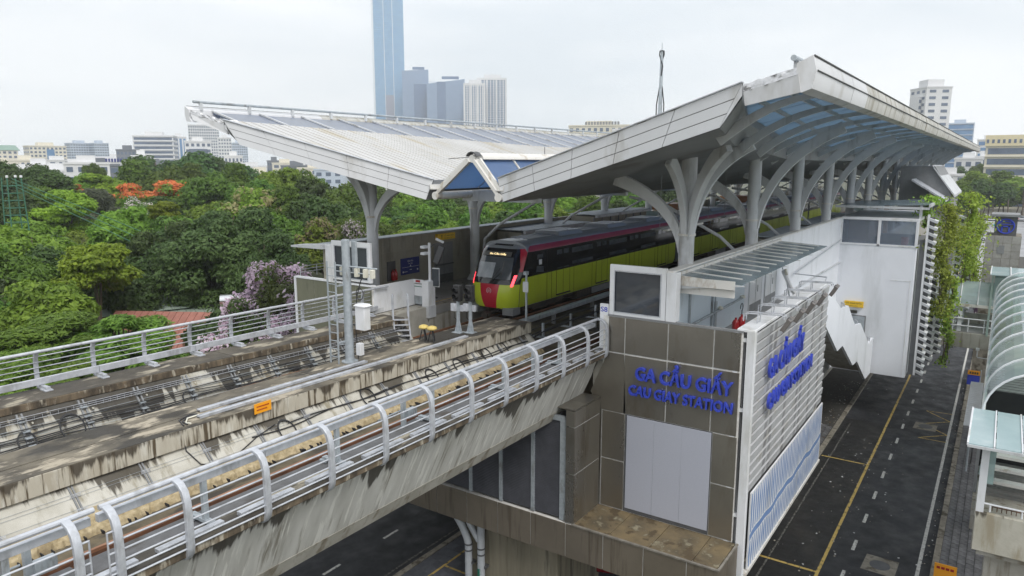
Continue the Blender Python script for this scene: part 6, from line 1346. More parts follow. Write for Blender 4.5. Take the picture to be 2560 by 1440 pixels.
b = building('apartment_block', 'cream block with a green mansard roof at the left edge of the skyline', 68.84, 608, 20, 25.5, 14, Wk, 8, 6, side_cols=4, parapet=False); MB().hexa([(-.5, -10.5, 25.5), (14.5, -10.5, 25.5), (14.5, 10.5, 25.5), (-.5, 10.5, 25.5), (3, -8, 29), (11, -8, 29), (11, 8, 29), (3, 8, 29)]).build('mansard_roof', Wg, b)
b = building('apartment_block', 'wide cream apartment block with a blue glazed middle, left of the skyline', 66.32, 650, 27, 29, 16, Wk, 10, 9, side_cols=4, turn=14); MB().box(-.4, .2, -4, 1, 3, 27).build('glazed_bay', M['fblue'], b)
building('apartment_tower', 'left of the pale twin apartment towers on the left skyline', 64.38, 810, 22, 35, 14, Wb, 14, 9, turn=20, side_cols=5, win=(.6, .55)); building('apartment_tower', 'right of the pale twin apartment towers on the left skyline', 63.22, 801, 14, 35, 14, Wb, 14, 6, turn=20, side_cols=5, win=(.6, .55))
building('unfinished_block', 'dark grey unfinished block beside the wide white balcony block', 61.68, 508, 14, 24.5, 12, Wd, 7, 6)
building('office_block', 'wide white block with continuous balcony bands under the left roof tip', 60.05, 534, 27, 34, 14, Wc, 11, 1, band=True, win=(.5, .5), turn=-12, pieces=True)
b = building('office_block', 'narrow block striped with blue glass next to the balcony block', 58.42, 570, 11, 34.5, 12, Wc, 1, 4, glass=M['fblue'], win=(.6, .96))
b = building('hotel_block', 'white block with a rounded dark glazed front below the roof tip', 57.18, 467, 16, 29, 12, Wc, 8, 5, side_cols=3); MB().lathe([(5, 12), (5, 15)], (1.5, 0, 0), 20).build('round_window', M['fwin'], b); MB().lathe([(5.2, 20), (5.2, 25)], (1.5, 0, 0), 20).build('round_window', M['fwin'], b)
building('apartment_tower', 'tall white tower with a grid of dark windows directly below the roof tip', 56.75, 867, 34, 57, 20, Wc, 18, 14, side_cols=6, win=(.6, .62)); building('apartment_tower', 'stepped pale tower right of the grid windowed tower', 55.39, 751, 13, 40, 12, Wc, 12, 5); building('apartment_tower', 'bluish slim tower at the right of the left skyline group', 54.43, 810, 18, 37, 14, Wb, 14, 8, win=(.6, .55))
b = building('villa_block', 'small white block with a dark roof in front of the bluish tower', 54.87, 449, 11, 20.5, 10, Wc, 5, 5); 
for az, d, w_, h, lb in ((66.97, 357, 13, 15.6, 'low white house among the trees at far left'), (64.75, 372, 18, 15.5, 'low pale house row behind the left trees'), (60.88, 392, 9.5, 19.8, 'white rooftop cube below the balcony block'), (65.9, 330, 16, 13.6, 'low roofs in front of the left houses')): building('low_house', lb, az, d, w_, h, 9, Wc, 2, 5, z0=9)
b = building('shop_building', 'low white building with a blue roof sign in the left distance', 63.0, 375, 22, 16.6, 9, Wc, 1, 5, z0=12); 
for k in range(11): MB().box(-.6, -.3, -6+1.15*k, -5.2+1.15*k, 17.4, 18.9).build('sign_letter', M['bluesign'], b)
for i in range(34):                                # distant low city beyond the park
    az = 70-26*(i+rnd.random()*.6)/34; d = rnd.uniform(300, 620); h = 8+d*.012+rnd.uniform(0, 5); wl3 = rnd.choice((Wc, Wc, Wk, Wb, Wd))
    building('low_house', ORD2[i]+' of the low distant houses behind the park counting from the left', az, d, rnd.uniform(10, 24), h, 10, wl3, 2, rnd.randint(3, 6), z0=h-7, group='low houses beyond the park')
# the tall tower and its companions
Tg = mat('tower_glass', (.17, .38, .62), (.24, .46, .68), .05, .12, spec=.9, stretch=(1, 1, 2.5), dirt=((.30, .48, .62), .12, (1, 1, 3), .55, .7)); Tw = mat('tower_white_fin', (.72, .76, .80), None, 1, .6); Tl = mat('tower_line', (.13, .27, .44), None, 1, .4)
t = thing('skyscraper', 'very tall blue glass skyscraper rising past the top of the picture', 'skyscraper', (0, 0, 0), 'distant towers'); WL[t.name] = Vector((0, 0, 0))
MB().box(0, 45, -29, 29, 0, 385).build('curtain_wall', Tg, t); MB().box(-.8, 45, 29, 33, 0, 385).build('edge_fin', Tw, t)
for y in (-7.5, 9.5): MB().box(-1.0, .2, y-.55, y+.55, 0, 385).build('mullion_fin', Tw, t)
MB().box(-.5, .1, -6.8, 8.8, 0, 150).build('stone_bay', mat('tower_stone', (.30, .31, .38), None, 1, .6), t)
for k in range(94): MB().box(-.35, .05, -28.9, 28.9, 4.05*k, 4.05*k+.75).build('spandrel', Tl, t)
mb = MB()
for k in range(26): mb.box(-.25, .05, -28.5+2.28*k, -28.2+2.28*k, 0, 385)
mb.build('mullions', Tl, t, kind='stuff')
t.location = (*polar(43.39, 1500), 0); t.rotation_euler = (0, 0, math.radians(43.39))
Tq = mat('slate_glass', (.20, .28, .42), (.25, .33, .47), .05, .2, spec=.7, stretch=(1, 1, 3)); Td = mat('slate_glass_dark', (.06, .12, .25), (.085, .155, .29), .05, .15, spec=.8)
def slate(lb, az, d, w_, h, turn, bay, cut):
    t = thing('office_tower', lb, 'skyscraper', (0, 0, 0), 'distant towers'); WL[t.name] = Vector((0, 0, 0))
    MB().hexa([(0, -w_/2, 0), (40, -w_/2, 0), (40, w_/2, 0), (0, w_/2, 0), (0, -w_/2, h), (40, -w_/2, h), (40, w_/2, h-cut), (0, w_/2, h-cut)]).build('wall', Tq, t); MB().box(-.6, .1, bay[0], bay[1], 0, h*bay[2]).build('dark_bay', Td, t)
    for k in range(int(h/4.2)): MB().box(-.3, .05, -w_/2, w_/2, 4.2*k, 4.2*k+.6).build('spandrel', Tl, t)
    MB().box(5, 7, -w_*.35, w_*.1, h, h+5).build('roof_frame', Td, t)
    t.location = (*polar(az, d), 0); t.rotation_euler = (0, 0, math.radians(az+turn)); return t
slate('grey blue office tower just right of the skyscraper', 41.49, 1432, 50, 192, 0, (-24, 3, .86), 3); slate('second grey blue office tower with a dark glass bay', 39.2, 1385, 70, 170, 0, (0, 16, .97), 9)
for az, d, w_, h, lb in ((37.01, 1302, 38, 152, 'lower white ribbed apartment tower in front of the twin'), (35.68, 1345, 54, 166, 'white ribbed apartment tower at the right end of the distant group')):
    t = thing('apartment_tower', lb, 'skyscraper', (0, 0, 0), 'distant towers'); WL[t.name] = Vector((0, 0, 0)); MB().box(0, 35, -w_/2, w_/2, 0, h).build('wall', Td, t)
    n = 9
    for k in range(n+1): MB().box(-1.2, 35, -w_/2+(w_-3)*k/n, -w_/2+(w_-3)*k/n+(3.2 if k % 3 == 0 else 1.6), 0, h+1).build('white_rib', Wc, t)
    for k in range(int(h/4)): MB().box(-.8, .05, -w_/2, w_/2, 4*k, 4*k+1.3).build('balcony_slab', Wb, t)
    MB().box(-1, 35.5, -w_/2, w_/2, h-2, h+2).build('crown', Wc, t); MB().box(5, 28, -w_*.3, w_*.25, h+2, h+8).build('roof_plant', Wc, t); t.location = (*polar(az, d), 0); t.rotation_euler = (0, 0, math.radians(az))
b = building('apartment_block', 'cream and white block with letters on its roof behind the near roof wing', 27.47, 433, 35, 38, 14, Wk, 9, 10, turn=-8, side_cols=4, win=(.5, .5))
for k in range(12): MB().box(.2, .5, -12+1.7*k, -10.8+1.7*k, 38.8, 40.6).build('sign_letter', M['midgrey'], b)
MB().box(-.6, 6, -17.6, -8, 30, 36.5).build('white_bay', Wc, b)
b = building('white_tower', 'white residential tower with dark window columns behind the near roof', 4.35, 482, 14, 58.5, 18, Wc, 15, 2, side_cols=3, pieces=True, win=(.5, .42), turn=28, z0=4, top=None); MB().box(4, 14, -4.5, 4.5, 58.5, 63.5).build('roof_block', Wc, b)
for s_ in (-1, 1):
    MB().box(4, 14, s_*7.0, s_*9.0, 0, 54).build('wing', Wc, b)
    for k in range(14): MB().box(3.85, 4.1, s_*7.4, s_*8.7, 5+3.5*k, 6.8+3.5*k).build('window', M['fwin'], b)
building('glass_block', 'dark blue glazed block right of the white residential tower', 2.97, 608, 17, 44, 14, Wb, 11, 1, band=True, win=(.5, .72), glass=M['fblue']); building('slim_block', 'slim pale block with a blue glazed stripe left of the yellow office', 1.31, 535, 11, 30.5, 12, Wc, 8, 2, glass=M['fblue'], win=(.7, .6))
Wy = mat('far_yellow', (.72, .63, .42), (.66, .58, .39), .06, .8)
b = building('office_building', 'yellow topped office building with dark ribbon windows at the right edge', -.95, 292, 24, 22.5, 14, Wk, 6, 1, band=True, win=(.6, .56), glass=M['fwin'], pieces=True, parapet=False); MB().box(-.6, 14.6, -12.3, 12.3, 22.5, 26).build('yellow_attic', Wy, b)
for k in range(16): MB().box(-.7, -.55, -11.3+1.5*k, -10.6+1.5*k, 23.4, 24.6).build('attic_window', M['fwin'], b)
for az, d, w_, h, lb in ((2.28, 389, 11, 18.5, 'pale low house left of the yellow office'), (1.36, 416, 10.5, 19.5, 'grey low house beside the yellow office'), (3.3, 330, 12, 12, 'low house behind the right trees')): building('low_house', lb, az, d, w_, h, 9, Wc, 3, 3, z0=6)
# park-side sheds, tank, lattice mast
t = thing('red_roof_house', 'small house with a red tiled roof behind the far guardrail', 'house', (0, 0, 0)); WL[t.name] = Vector((0, 0, 0)); MB().box(-3, 3, -3.2, 3.2, 0, 4.6).build('wall', Wk, t)
for s_ in (-1, 1):
    mb = MB()
    for k in range(14): mb.hexa([(s_*3.5, -3.6+.515*k, 4.4), (0, -3.6+.515*k, 6.4), (0, -3.12+.515*k, 6.4), (s_*3.5, -3.12+.515*k, 4.4), (s_*3.5, -3.6+.515*k, 4.47), (0, -3.6+.515*k, 6.47), (0, -3.12+.515*k, 6.47), (s_*3.5, -3.12+.515*k, 4.47)])
    mb.build('roof_slope', M['tiles_red'], t)
t.location = (*polar(60.3, 57), -.15); t.rotation_euler = (0, 0, math.radians(30))
for az, d, w_, h, lb in ((57.6, 62, 9, 5.9, 'green grey sheet roofed shed behind the red roof'), (61.8, 63, 6, 6.2, 'second pale green shed roof left of the red roof')):
    t = thing('shed', lb, 'shed', (0, 0, 0)); WL[t.name] = Vector((0, 0, 0)); MB().box(-2.5, 2.5, -w_/2, w_/2, 0, h-.5).build('wall', M['pierconc'], t); mb = MB()
    for k in range(int(w_/.6)): mb.hexa([(-3, -w_/2+.6*k, h-.4), (3, -w_/2+.6*k, h), (3, -w_/2+.57+.6*k, h), (-3, -w_/2+.57+.6*k, h-.4), (-3, -w_/2+.6*k, h-.34), (3, -w_/2+.6*k, h+.06), (3, -w_/2+.57+.6*k, h+.06), (-3, -w_/2+.57+.6*k, h-.34)])
    mb.build('roof', M['roof_green'], t); t.location = (*polar(az, d), 0); t.rotation_euler = (0, 0, math.radians(az+8))
t = thing('water_tank', 'shiny steel water tank on a shed roof behind the flowering tree', 'tank', (*polar(55.7, 58), 6.0)); o = wl(t); MB().tube([(o.x-.5, o.y+.5, 6.6), (o.x+.5, o.y-.5, 6.6)], .5, 16).build('tank', M['chrome'], t); MB().box(o.x-.4, o.x+.4, o.y-.4, o.y+.4, 5.4, 6.15).build('stand', M['midgrey'], t)
MB().box(o.x-2, o.x+2, o.y-2, o.y+2, 0, 5.4).build('tank_room', M['pierconc'], t)
t = thing('lattice_mast', 'green lattice mast with stay wires among the left trees', 'mast', (*polar(68.5, 85), 0)); o = wl(t); gm = mat('mast_green', (.05, .16, .10), None, 1, .6)
cs = [(-.8, -.8), (.8, -.8), (.8, .8), (-.8, .8)]
for a, b_ in cs: MB().tube([(o.x+a*1.3, o.y+b_*1.3, 0), (o.x+a*.75, o.y+b_*.75, 15.5)], .06, 5).build('leg', gm, t)
mb = MB()
for k in range(22):
    f_ = 1.3-.55*k/22; z = .7*k
    for (a, b_), (c_, d_) in zip(cs, cs[1:]+cs[:1]): mb.tube([(o.x+a*f_, o.y+b_*f_, z), (o.x+c_*f_, o.y+d_*f_, z)], .03, 4)
mb.build('bracing', gm, t)
for k in range(3): MB().tube([(o.x, o.y, 15.4-.3*k), (o.x+8-.5*k, o.y-14, 9-.6*k), (o.x+12, o.y-22, 6)], .03, 4).build('stay_wire', gm, t)
for a, b_ in cs[:3]: MB().lathe([(.12, 0), (.12, .2), (.02, .22)], (o.x+a*.75, o.y+b_*.75, 15.5), 8).build('lamp', M['white'], t)
# ================================================================ trees
def leafmat(name, dark, light, extra=None, frac=0, trans=.4, hue=.03):
    mt = bpy.data.materials.new(name); mt.use_nodes = True; n = mt.node_tree; L = n.links.new; n.nodes.clear()
    o = n.nodes.new('ShaderNodeOutputMaterial'); gi = n.nodes.new('ShaderNodeNewGeometry'); oi = n.nodes.new('ShaderNodeObjectInfo'); tcn = n.nodes.new('ShaderNodeTexCoord')
    z = n.nodes.new('ShaderNodeTexNoise'); z.inputs['Scale'].default_value = .55; z.inputs['Detail'].default_value = 3; L(tcn.outputs['Object'], z.inputs['Vector'])
    ad = n.nodes.new('ShaderNodeMath'); ad.operation = 'MULTIPLY_ADD'; ad.inputs[1].default_value = .5; L(gi.outputs['Random Per Island'], ad.inputs[0])
    mr = n.nodes.new('ShaderNodeMapRange'); mr.inputs['From Min'].default_value = .3; mr.inputs['From Max'].default_value = .7; mr.inputs['To Max'].default_value = .55; L(z.outputs['Fac'], mr.inputs['Value']); L(mr.outputs[0], ad.inputs[2])
    x = n.nodes.new('ShaderNodeMix'); x.data_type = 'RGBA'; L(ad.outputs[0], x.inputs['Factor']); x.inputs[6].default_value = (*dark, 1); x.inputs[7].default_value = (*light, 1); c = x.outputs[2]
    hs = n.nodes.new('ShaderNodeHueSaturation'); L(c, hs.inputs['Color'])
    for k_, lo, hi in (('Hue', .5-hue, .5+hue*.5), ('Value', .72, 1.28)):
        q = n.nodes.new('ShaderNodeMapRange'); q.inputs['To Min'].default_value = lo; q.inputs['To Max'].default_value = hi; L(oi.outputs['Random'], q.inputs['Value']); L(q.outputs[0], hs.inputs[k_])
    d = n.nodes.new('ShaderNodeBsdfPrincipled'); d.inputs['Roughness'].default_value = .55; d.inputs['Specular IOR Level'].default_value = .3; L(hs.outputs[0], d.inputs['Base Color'])
    t_ = n.nodes.new('ShaderNodeBsdfTranslucent'); L(hs.outputs[0], t_.inputs[0]); m_ = n.nodes.new('ShaderNodeMixShader'); m_.inputs[0].default_value = trans; L(d.outputs[0], m_.inputs[1]); L(t_.outputs[0], m_.inputs[2]); L(m_.outputs[0], o.inputs['Surface']); return mt
def leaf_mesh(name, pts, nrm, size, mats, mi=None, aspect=1.7, seed=1):
    """one bent leaf quad at every point"""
    rs = np.random.RandomState(seed); n = len(pts); nrm = nrm/np.linalg.norm(nrm, axis=1)[:, None]
    r_ = rs.normal(size=(n, 3)); a = np.cross(nrm, r_); a /= np.linalg.norm(a, axis=1)[:, None]; b = np.cross(nrm, a)
    s = size*(rs.uniform(.6, 1.35, n))[:, None]; la, lb = a*s*aspect/2, b*s/2
    fold = nrm*s*rs.uniform(-.25, .25, n)[:, None]
    v = np.stack([pts-la, pts-lb*1.0+fold, pts+la, pts+lb*1.0+fold], 1).reshape(-1, 3)
    me = bpy.data.meshes.new(name); me.vertices.add(4*n); me.vertices.foreach_set('co', v.ravel().astype(np.float32)); me.loops.add(4*n); me.loops.foreach_set('vertex_index', np.arange(4*n, dtype=np.int32))
    me.polygons.add(n); me.polygons.foreach_set('loop_start', np.arange(0, 4*n, 4, dtype=np.int32))
    for m_ in mats: me.materials.append(m_)
    if mi is not None: me.polygons.foreach_set('material_index', mi.astype(np.int32))
    me.update(calc_edges=True); me.validate(); return me
def crown(name, R_, zc, n, leaf, mats, seed, lobes=16, flat=0, aspect=1.7, flower=0, ftop=.2, lobe_r=(.30, .46), up=.6):
    """leaf cloud of lobes inside an ellipsoid of radii R_ centred at height zc"""
    rs = np.random.RandomState(seed); R_ = np.array(R_)
    d = rs.normal(size=(lobes, 3)); d[:, 2] = np.abs(d[:, 2])*1.15-.55; d /= np.linalg.norm(d, axis=1)[:, None]
    c = d*rs.uniform(.45, .78, lobes)[:, None]; c[0] = (0, 0, .2); lr = rs.uniform(*lobe_r, lobes); lr[0] = .5
    w_ = lr**2; k = rs.choice(lobes, n, p=w_/w_.sum())
    u = rs.normal(size=(n, 3)); u[:, 2] += .2; u /= np.linalg.norm(u, axis=1)[:, None]
    rad = lr[k]*(1-.42*rs.uniform(0, 1, n)**2.2)*(1+.10*np.sin(u[:, 0]*7+k)+.10*np.sin(u[:, 1]*8+2*k)+.08*np.sin(u[:, 2]*11))
    p = c[k]+u*rad[:, None]*np.array([1, 1, .75 if not flat else .42])
    keep = (np.sin(p[:, 0]*9+seed)*np.sin(p[:, 1]*9.5)*np.sin(p[:, 2]*8+1) < .34) | (rs.uniform(size=n) < .3)
    p, u = p[keep], u[keep]; pts = p*R_+np.array([0, 0, zc])
    nr = u*np.array([1, 1, 1])+np.array([0, 0, up])+rs.normal(size=p.shape)*.55
    mi = None
    if flower: mi = ((p[:, 2] > ftop) & (rs.uniform(size=len(p)) < flower) & (np.sin(p[:, 0]*6+seed)+np.sin(p[:, 1]*5) > -.4)).astype(int)
    return leaf_mesh(name, pts, nr, leaf, mats, mi, aspect, seed)
def trunk_mesh(h, r, seed, spread=2.5, n=6):
    rs = random.Random(seed); mb = MB(); top = h*.40
    mb.tube([(0, 0, -.2), (.1, .05, top*.4), (.05, -.1, top)], [r, r*.8, r*.6], 8)
    for k in range(n):
        a = 6.283*k/n+rs.random(); e = Vector((math.cos(a)*spread, math.sin(a)*spread, h*rs.uniform(.42, .56))); s_ = Vector((.05, -.05, top*rs.uniform(.6, 1))); mb.tube([s_, s_.lerp(e, .5)+Vector((0, 0, .3)), e], [r*.45, r*.28, r*.1], 6)
    o = mb.build('trunk', M['bark']); me = o.data; bpy.data.objects.remove(o); return me
SP = {}
LM = dict(dark=leafmat('leaf_dark', (0.039, 0.082, 0.023), (0.107, 0.187, 0.05)), mid=leafmat('leaf_mid', (0.05, 0.115, 0.018), (0.164, 0.286, 0.042)), light=leafmat('leaf_light', (0.087, 0.172, 0.023), (0.269, 0.418, 0.052)), lime=leafmat('leaf_lime', (0.1, 0.193, 0.018), (0.339, 0.492, 0.047)), casu=leafmat('leaf_casuarina', (0.062, 0.071, 0.047), (0.131, 0.146, 0.089)), big=leafmat('leaf_big_dark', (0.034, 0.082, 0.026), (0.137, 0.23, 0.07)), bush=leafmat('leaf_bush', (0.036, 0.067, 0.019), (0.13, 0.187, 0.042)), feather=leafmat('leaf_feather', (0.064, 0.141, 0.023), (0.241, 0.399, 0.058)), vine=leafmat('leaf_vine', (.14, .25, .025), (.40, .54, .08)), palm=leafmat('leaf_palm', (0.062, 0.123, 0.031), (0.185, 0.262, 0.078)),
          f_or=leafmat('flower_orange', (.60, .17, .04), (.85, .34, .11)), f_pk=leafmat('flower_pink', (.60, .42, .56), (.90, .78, .86)), f_wh=leafmat('flower_white', (0.52, 0.44, 0.46), (0.78, 0.7, 0.72)), f_cr=leafmat('flower_cream', (0.26, 0.28, 0.1), (0.42, 0.36, 0.2)))
def species(i, mats, n, leaf, **kw): SP[i] = [crown('crown', (1, 1, kw.pop('rz', .95) if v == 0 else kw.get('rz_', .95)), 0, n, leaf, mats, 100+i*10+v, **{k: q for k, q in kw.items() if k != 'rz_'}) for v in range(2)]
species(0, [LM['dark']], 15000, .066, lobes=22); species(1, [LM['mid']], 15000, .066, lobes=24); species(2, [LM['light']], 14000, .066, lobes=22, aspect=2.2); species(3, [LM['lime']], 16000, .062, lobes=20, flat=1, up=1.0)
species(4, [LM['casu']], 15000, .05, lobes=26, aspect=4.5, lobe_r=(.22, .36)); species(5, [LM['light'], LM['f_or']], 14000, .06, lobes=20, flat=1, flower=.9, ftop=.34, up=1.1); species(6, [LM['mid'], LM['f_wh']], 13000, .058, lobes=20, flower=.5, ftop=.15)
species(7, [LM['big']], 80000, .025, lobes=60, aspect=2.2, lobe_r=(.15, .27)); species(8, [LM['bush'], LM['f_pk']], 26000, .036, lobes=44, flower=.8, ftop=-.5, lobe_r=(.16, .30)); species(9, [LM['feather']], 70000, .024, lobes=52, flat=1, aspect=3.4, up=1.4, lobe_r=(.16, .28)); species(10, [LM['light'], LM['f_cr']], 14000, .062, lobes=22, flower=.6, ftop=.35)
TRK = [trunk_mesh(1, .035, s_, .34) for s_ in range(3)]
SPN = {0: ('dark_tree', 'dark green'), 1: ('broadleaf_tree', 'mid green'), 2: ('broadleaf_tree', 'light green'), 3: ('lime_tree', 'bright yellow green'), 4: ('casuarina_tree', 'grey brown wispy'), 5: ('flame_tree', 'orange flowering'), 6: ('flowering_tree', 'white flowering'), 7: ('large_tree', 'dense dark'), 8: ('crape_myrtle', 'pink flowering'), 9: ('feathery_tree', 'feathery leaved'), 10: ('broadleaf_tree', 'cream tipped')}
tno = 0
def tree(az, d, dia, h, sp, label, group, squash=None):
    global tno
    nm, adj = SPN[sp]; t = bpy.data.objects.new(nm, None); col.objects.link(t); t.location = (*polar(az, d), 0); t.rotation_euler = (0, 0, rtree.uniform(0, 6.28)); meta(t, label, 'tree', group); tno += 1
    ry = dia/2; rz = min(h*.42, ry*1.15) if squash is None else squash; zc = h-rz*.98
    c = bpy.data.objects.new('crown', SP[sp][tno % 2]); col.objects.link(c); c.parent = t; c.location = (0, 0, zc); c.scale = (ry*rtree.uniform(.93, 1.1), ry*rtree.uniform(.93, 1.1), rz)
    k = bpy.data.objects.new('trunk', TRK[tno % 3]); col.objects.link(k); k.parent = t; k.scale = (ry*.9, ry*.9, h*.9); return t
TL = [(68.85, 158, 6.4, 18.2, 0), (67.7, 150, 6.1, 17.5, 0), (66.58, 142, 4.6, 17.0, 0), (63.88, 219, 3.7, 17.4, 1), (64.63, 162, 4.6, 15.6, 2), (63.44, 161, 5.3, 15.9, 3), (61.47, 169, 8.2, 17.3, 1), (59.08, 165, 7.8, 17.3, 1), (57.93, 164, 5.7, 16.7, 1), (60.04, 211, 11.4, 20.1, 0), (58.52, 214, 11.7, 20.0, 0), (56.93, 206, 12.4, 21.1, 0), (55.49, 204, 9.3, 19.5, 0), (54.16, 197, 8.1, 17.6, 0), (62.04, 147, 6.7, 14.6, 5), (58.75, 143, 8.1, 15.5, 5), (64.92, 151, 3.2, 13.8, 5), (56.63, 130, 6.2, 16.2, 1), (55.14, 134, 5.4, 16.6, 1), (53.38, 127, 7.2, 15.3, 1), (51.94, 137, 6.7, 16.9, 2), (50.38, 146, 7.2, 16.5, 1), (48.95, 124, 7.2, 15.3, 0), (46.91, 118, 6.9, 14.6, 1), (63.77, 115, 5.4, 14.2, 4), (65.51, 105, 4.4, 14.4, 3), (66.89, 113, 5.2, 13.7, 1), (68.74, 109, 4.4, 13.8, 0), (62.43, 91, 4.4, 12.6, 2), (61.15, 97, 3.3, 13.4, 6), (59.6, 89, 2.6, 13.2, 3), (53.98, 101, 6.7, 14.3, 10), (51.75, 100, 5.2, 13.7, 1), (50.03, 99, 5.2, 13.6, 0), (47.99, 93, 5.9, 13.3, 0), (51.84, 84, 4.4, 11.8, 1), (48.94, 83, 4.8, 11.3, 10), (45.94, 87, 4.6, 11.7, 1), (45.97, 72, 3.0, 11.6, 6), (42.92, 71, 3.6, 11.1, 3), (40.26, 85, 5.1, 11.5, 1), (39.49, 75, 2.5, 11.1, 2), (37.28, 95, 5.2, 11.1, 1), (35.08, 90, 5.9, 11.6, 0), (32.56, 95, 5.7, 11.6, 1), (30.36, 110, 6.0, 11.4, 2), (28.49, 121, 6.5, 11.2, 1), (26.32, 131, 7.1, 11.1, 1), (23.57, 142, 7.6, 10.6, 1)]
where = ['at the far left edge', 'behind the lattice mast', 'left of the low roofs', 'standing alone before the houses', 'below the twin towers', 'left of the orange trees', 'behind the left orange tree', 'between the orange trees', 'behind the right orange tree', 'below the balcony block', 'below the blue striped block', 'highest, below the left roof tip', 'right of the highest tree', 'at the right of the far ridge']
ORD = 'first second third fourth fifth sixth seventh eighth ninth tenth eleventh twelfth thirteenth fourteenth fifteenth sixteenth seventeenth eighteenth nineteenth twentieth'.split()
for i, (az, d, dia, h, sp) in enumerate(TL):
    adj = SPN[sp][1]
    if i < len(where): lb = adj+' tree '+where[i]
    elif sp == 5: lb = ('left', 'right', 'small far left')[i-14]+' orange flowering tree in the middle of the park'
    else: lb = adj+' tree, '+ORD[sorted((-q[0] for q in TL[14:] if q[4] == sp)).index(-az)]+' of its kind from the left in mid park'
    tree(az, d, dia*1.5, h, sp, lb, 'trees of the park')
for az, d, dia, h, sp, lb in ((56.0, 65, 12.6, 14.6, 7, 'large dense dark tree in the centre of the park'), (59.4, 68, 8.6, 13.0, 7, 'dense dark tree merging into the left of the large dark tree'), (52.8, 61, 8.6, 12.8, 7, 'dense dark tree merging into the right of the large dark tree'), (64.2, 58, 5.6, 12.0, 3, 'bright lime green tree left of the large dark tree'), (68.2, 70, 6.6, 12.4, 2, 'light green tree below the lattice mast'), (66.4, 66, 5.4, 11.0, 0, 'dark tree between the lattice mast and the lime tree'), (69.3, 63, 5.6, 11.2, 1, 'mid green tree at the left edge below the mast'), (67.4, 54, 6.0, 10.2, 2, 'light green tree left of and below the lime tree'), (62.4, 66, 5.8, 9.8, 0, 'dark low tree below the lime tree'), (62.6, 62, 5, 9, 0, 'dark low tree beside the red roof'), (55.5, 52, 6.5, 8.0, 0, 'dark low tree behind the water tank'),
                             (51.6, 46, 9.0, 11.9, 8, 'tall pink flowering tree by the end of the far platform'), (54.0, 43.5, 6.2, 10.0, 8, 'lower pink flowering tree left of the tall pink one'), (49.9, 41, 4.6, 10.2, 8, 'pink flowering shrub behind the olive parapet'), (53.0, 39, 4.5, 8.0, 8, 'sparse pink flowering shrub behind the far guardrail'),
                             (67.9, 43, 8.0, 10.3, 9, 'broad feathery leaved tree at the left behind the far guardrail'), (63.6, 42, 7.4, 10.0, 9, 'feathery leaved tree in front of the red roof'), (70.6, 38, 6.5, 9.9, 9, 'feathery leaved tree at the left frame edge'), (66.2, 36, 6.0, 9.0, 9, 'low feathery leaved tree just behind the left guardrail'), (61.2, 38, 4.6, 6.9, 9, 'low feathery leaved tree below the red roof'), (57.2, 44, 4.6, 6.6, 9, 'low feathery tree right of the red roof')):
    tree(az, d, dia, h, sp, lb, 'trees nearest the viaduct', squash=(h*.45 if sp == 7 else h*.36 if sp == 9 else None))
# canopy filling the park between the picked-out trees
for i in range(135):
    az = rtree.uniform(22, 72); d = rtree.uniform(58, 205)
    if (az < 50 and d < 62) or (48 < az < 66 and d < 78): continue
    sp = rtree.choice((0, 0, 1, 1, 1, 2, 7 if d < 90 else 0)); h = rtree.uniform(9.2, 11.6)+max(0, (d-100)*.018)
    if sp == 7: sp = 0
    tree(az, d, rtree.uniform(6.5, 9.5), h, sp, SPN[sp][1]+' tree in the unbroken canopy filling the park', 'canopy trees filling the park, '+SPN[sp][1])
for az, d, dia, h, sp in ((2.65, 211, 5.9, 12.3, 1), (1.83, 272, 8.8, 15.4, 2), (.9, 251, 9.1, 13.2, 0), (.05, 280, 10.5, 14.3, 1), (-.82, 275, 9.8, 13.4, 2), (2.87, 351, 8.2, 16.5, 0), (1.54, 356, 6.5, 17.5, 1), (2.3, 285, 7.6, 11.2, 2), (.39, 278, 9.3, 10.5, 0), (-.6, 276, 8.8, 9.8, 1), (-1.68, 282, 9.8, 12.3, 1), (3.4, 290, 9, 11, 0), (1.2, 275, 8, 8, 0), (4.2, 300, 9, 11, 1)):
    tree(az, d, dia*1.4, h, sp, SPN[sp][1]+' tree behind the parked cars at '+('the left' if az > 2 else 'the middle' if az > .5 else 'the right')+', '+('tall' if h > 14 else 'medium' if h > 11.5 else 'low'), 'trees behind the car park')
def palm(az, d, h, lb):
    t = thing('palm_tree', lb, 'palm', (*polar(az, d), 0), 'palms behind the car park'); o = wl(t); MB().tube([(o.x, o.y, 0), (o.x+.3, o.y+.2, h*.5), (o.x+.2, o.y+.5, h)], [.22, .17, .14], 7).build('trunk', M['bark'], t)
    mb = MB()
    for k in range(16):
        a = 6.283*k/16+rnd.random()*.3; e = rnd.uniform(-.2, .9); pts = [Vector((o.x+.2, o.y+.5, h))+Vector((math.cos(a)*r_, math.sin(a)*r_, e*r_-.17*r_*r_)) for r_ in (0, .9, 1.8, 2.6, 3.2)]; mb.bar(pts, (-math.sin(a), math.cos(a), 0), [.1, .7, .8, .6, .1], .03)
    mb.build('fronds', LM['palm'], t)
for az, d, h, lb in ((-.2, 268, 9.5, 'palm left of the office corner'), (-1.0, 262, 9, 'palm at the right frame edge'), (.6, 266, 8, 'shorter palm behind the emblem tower'), (30.1, 75, 10.8, 'yellow green palm seen under the near roof wing')): palm(az, d, h, lb)
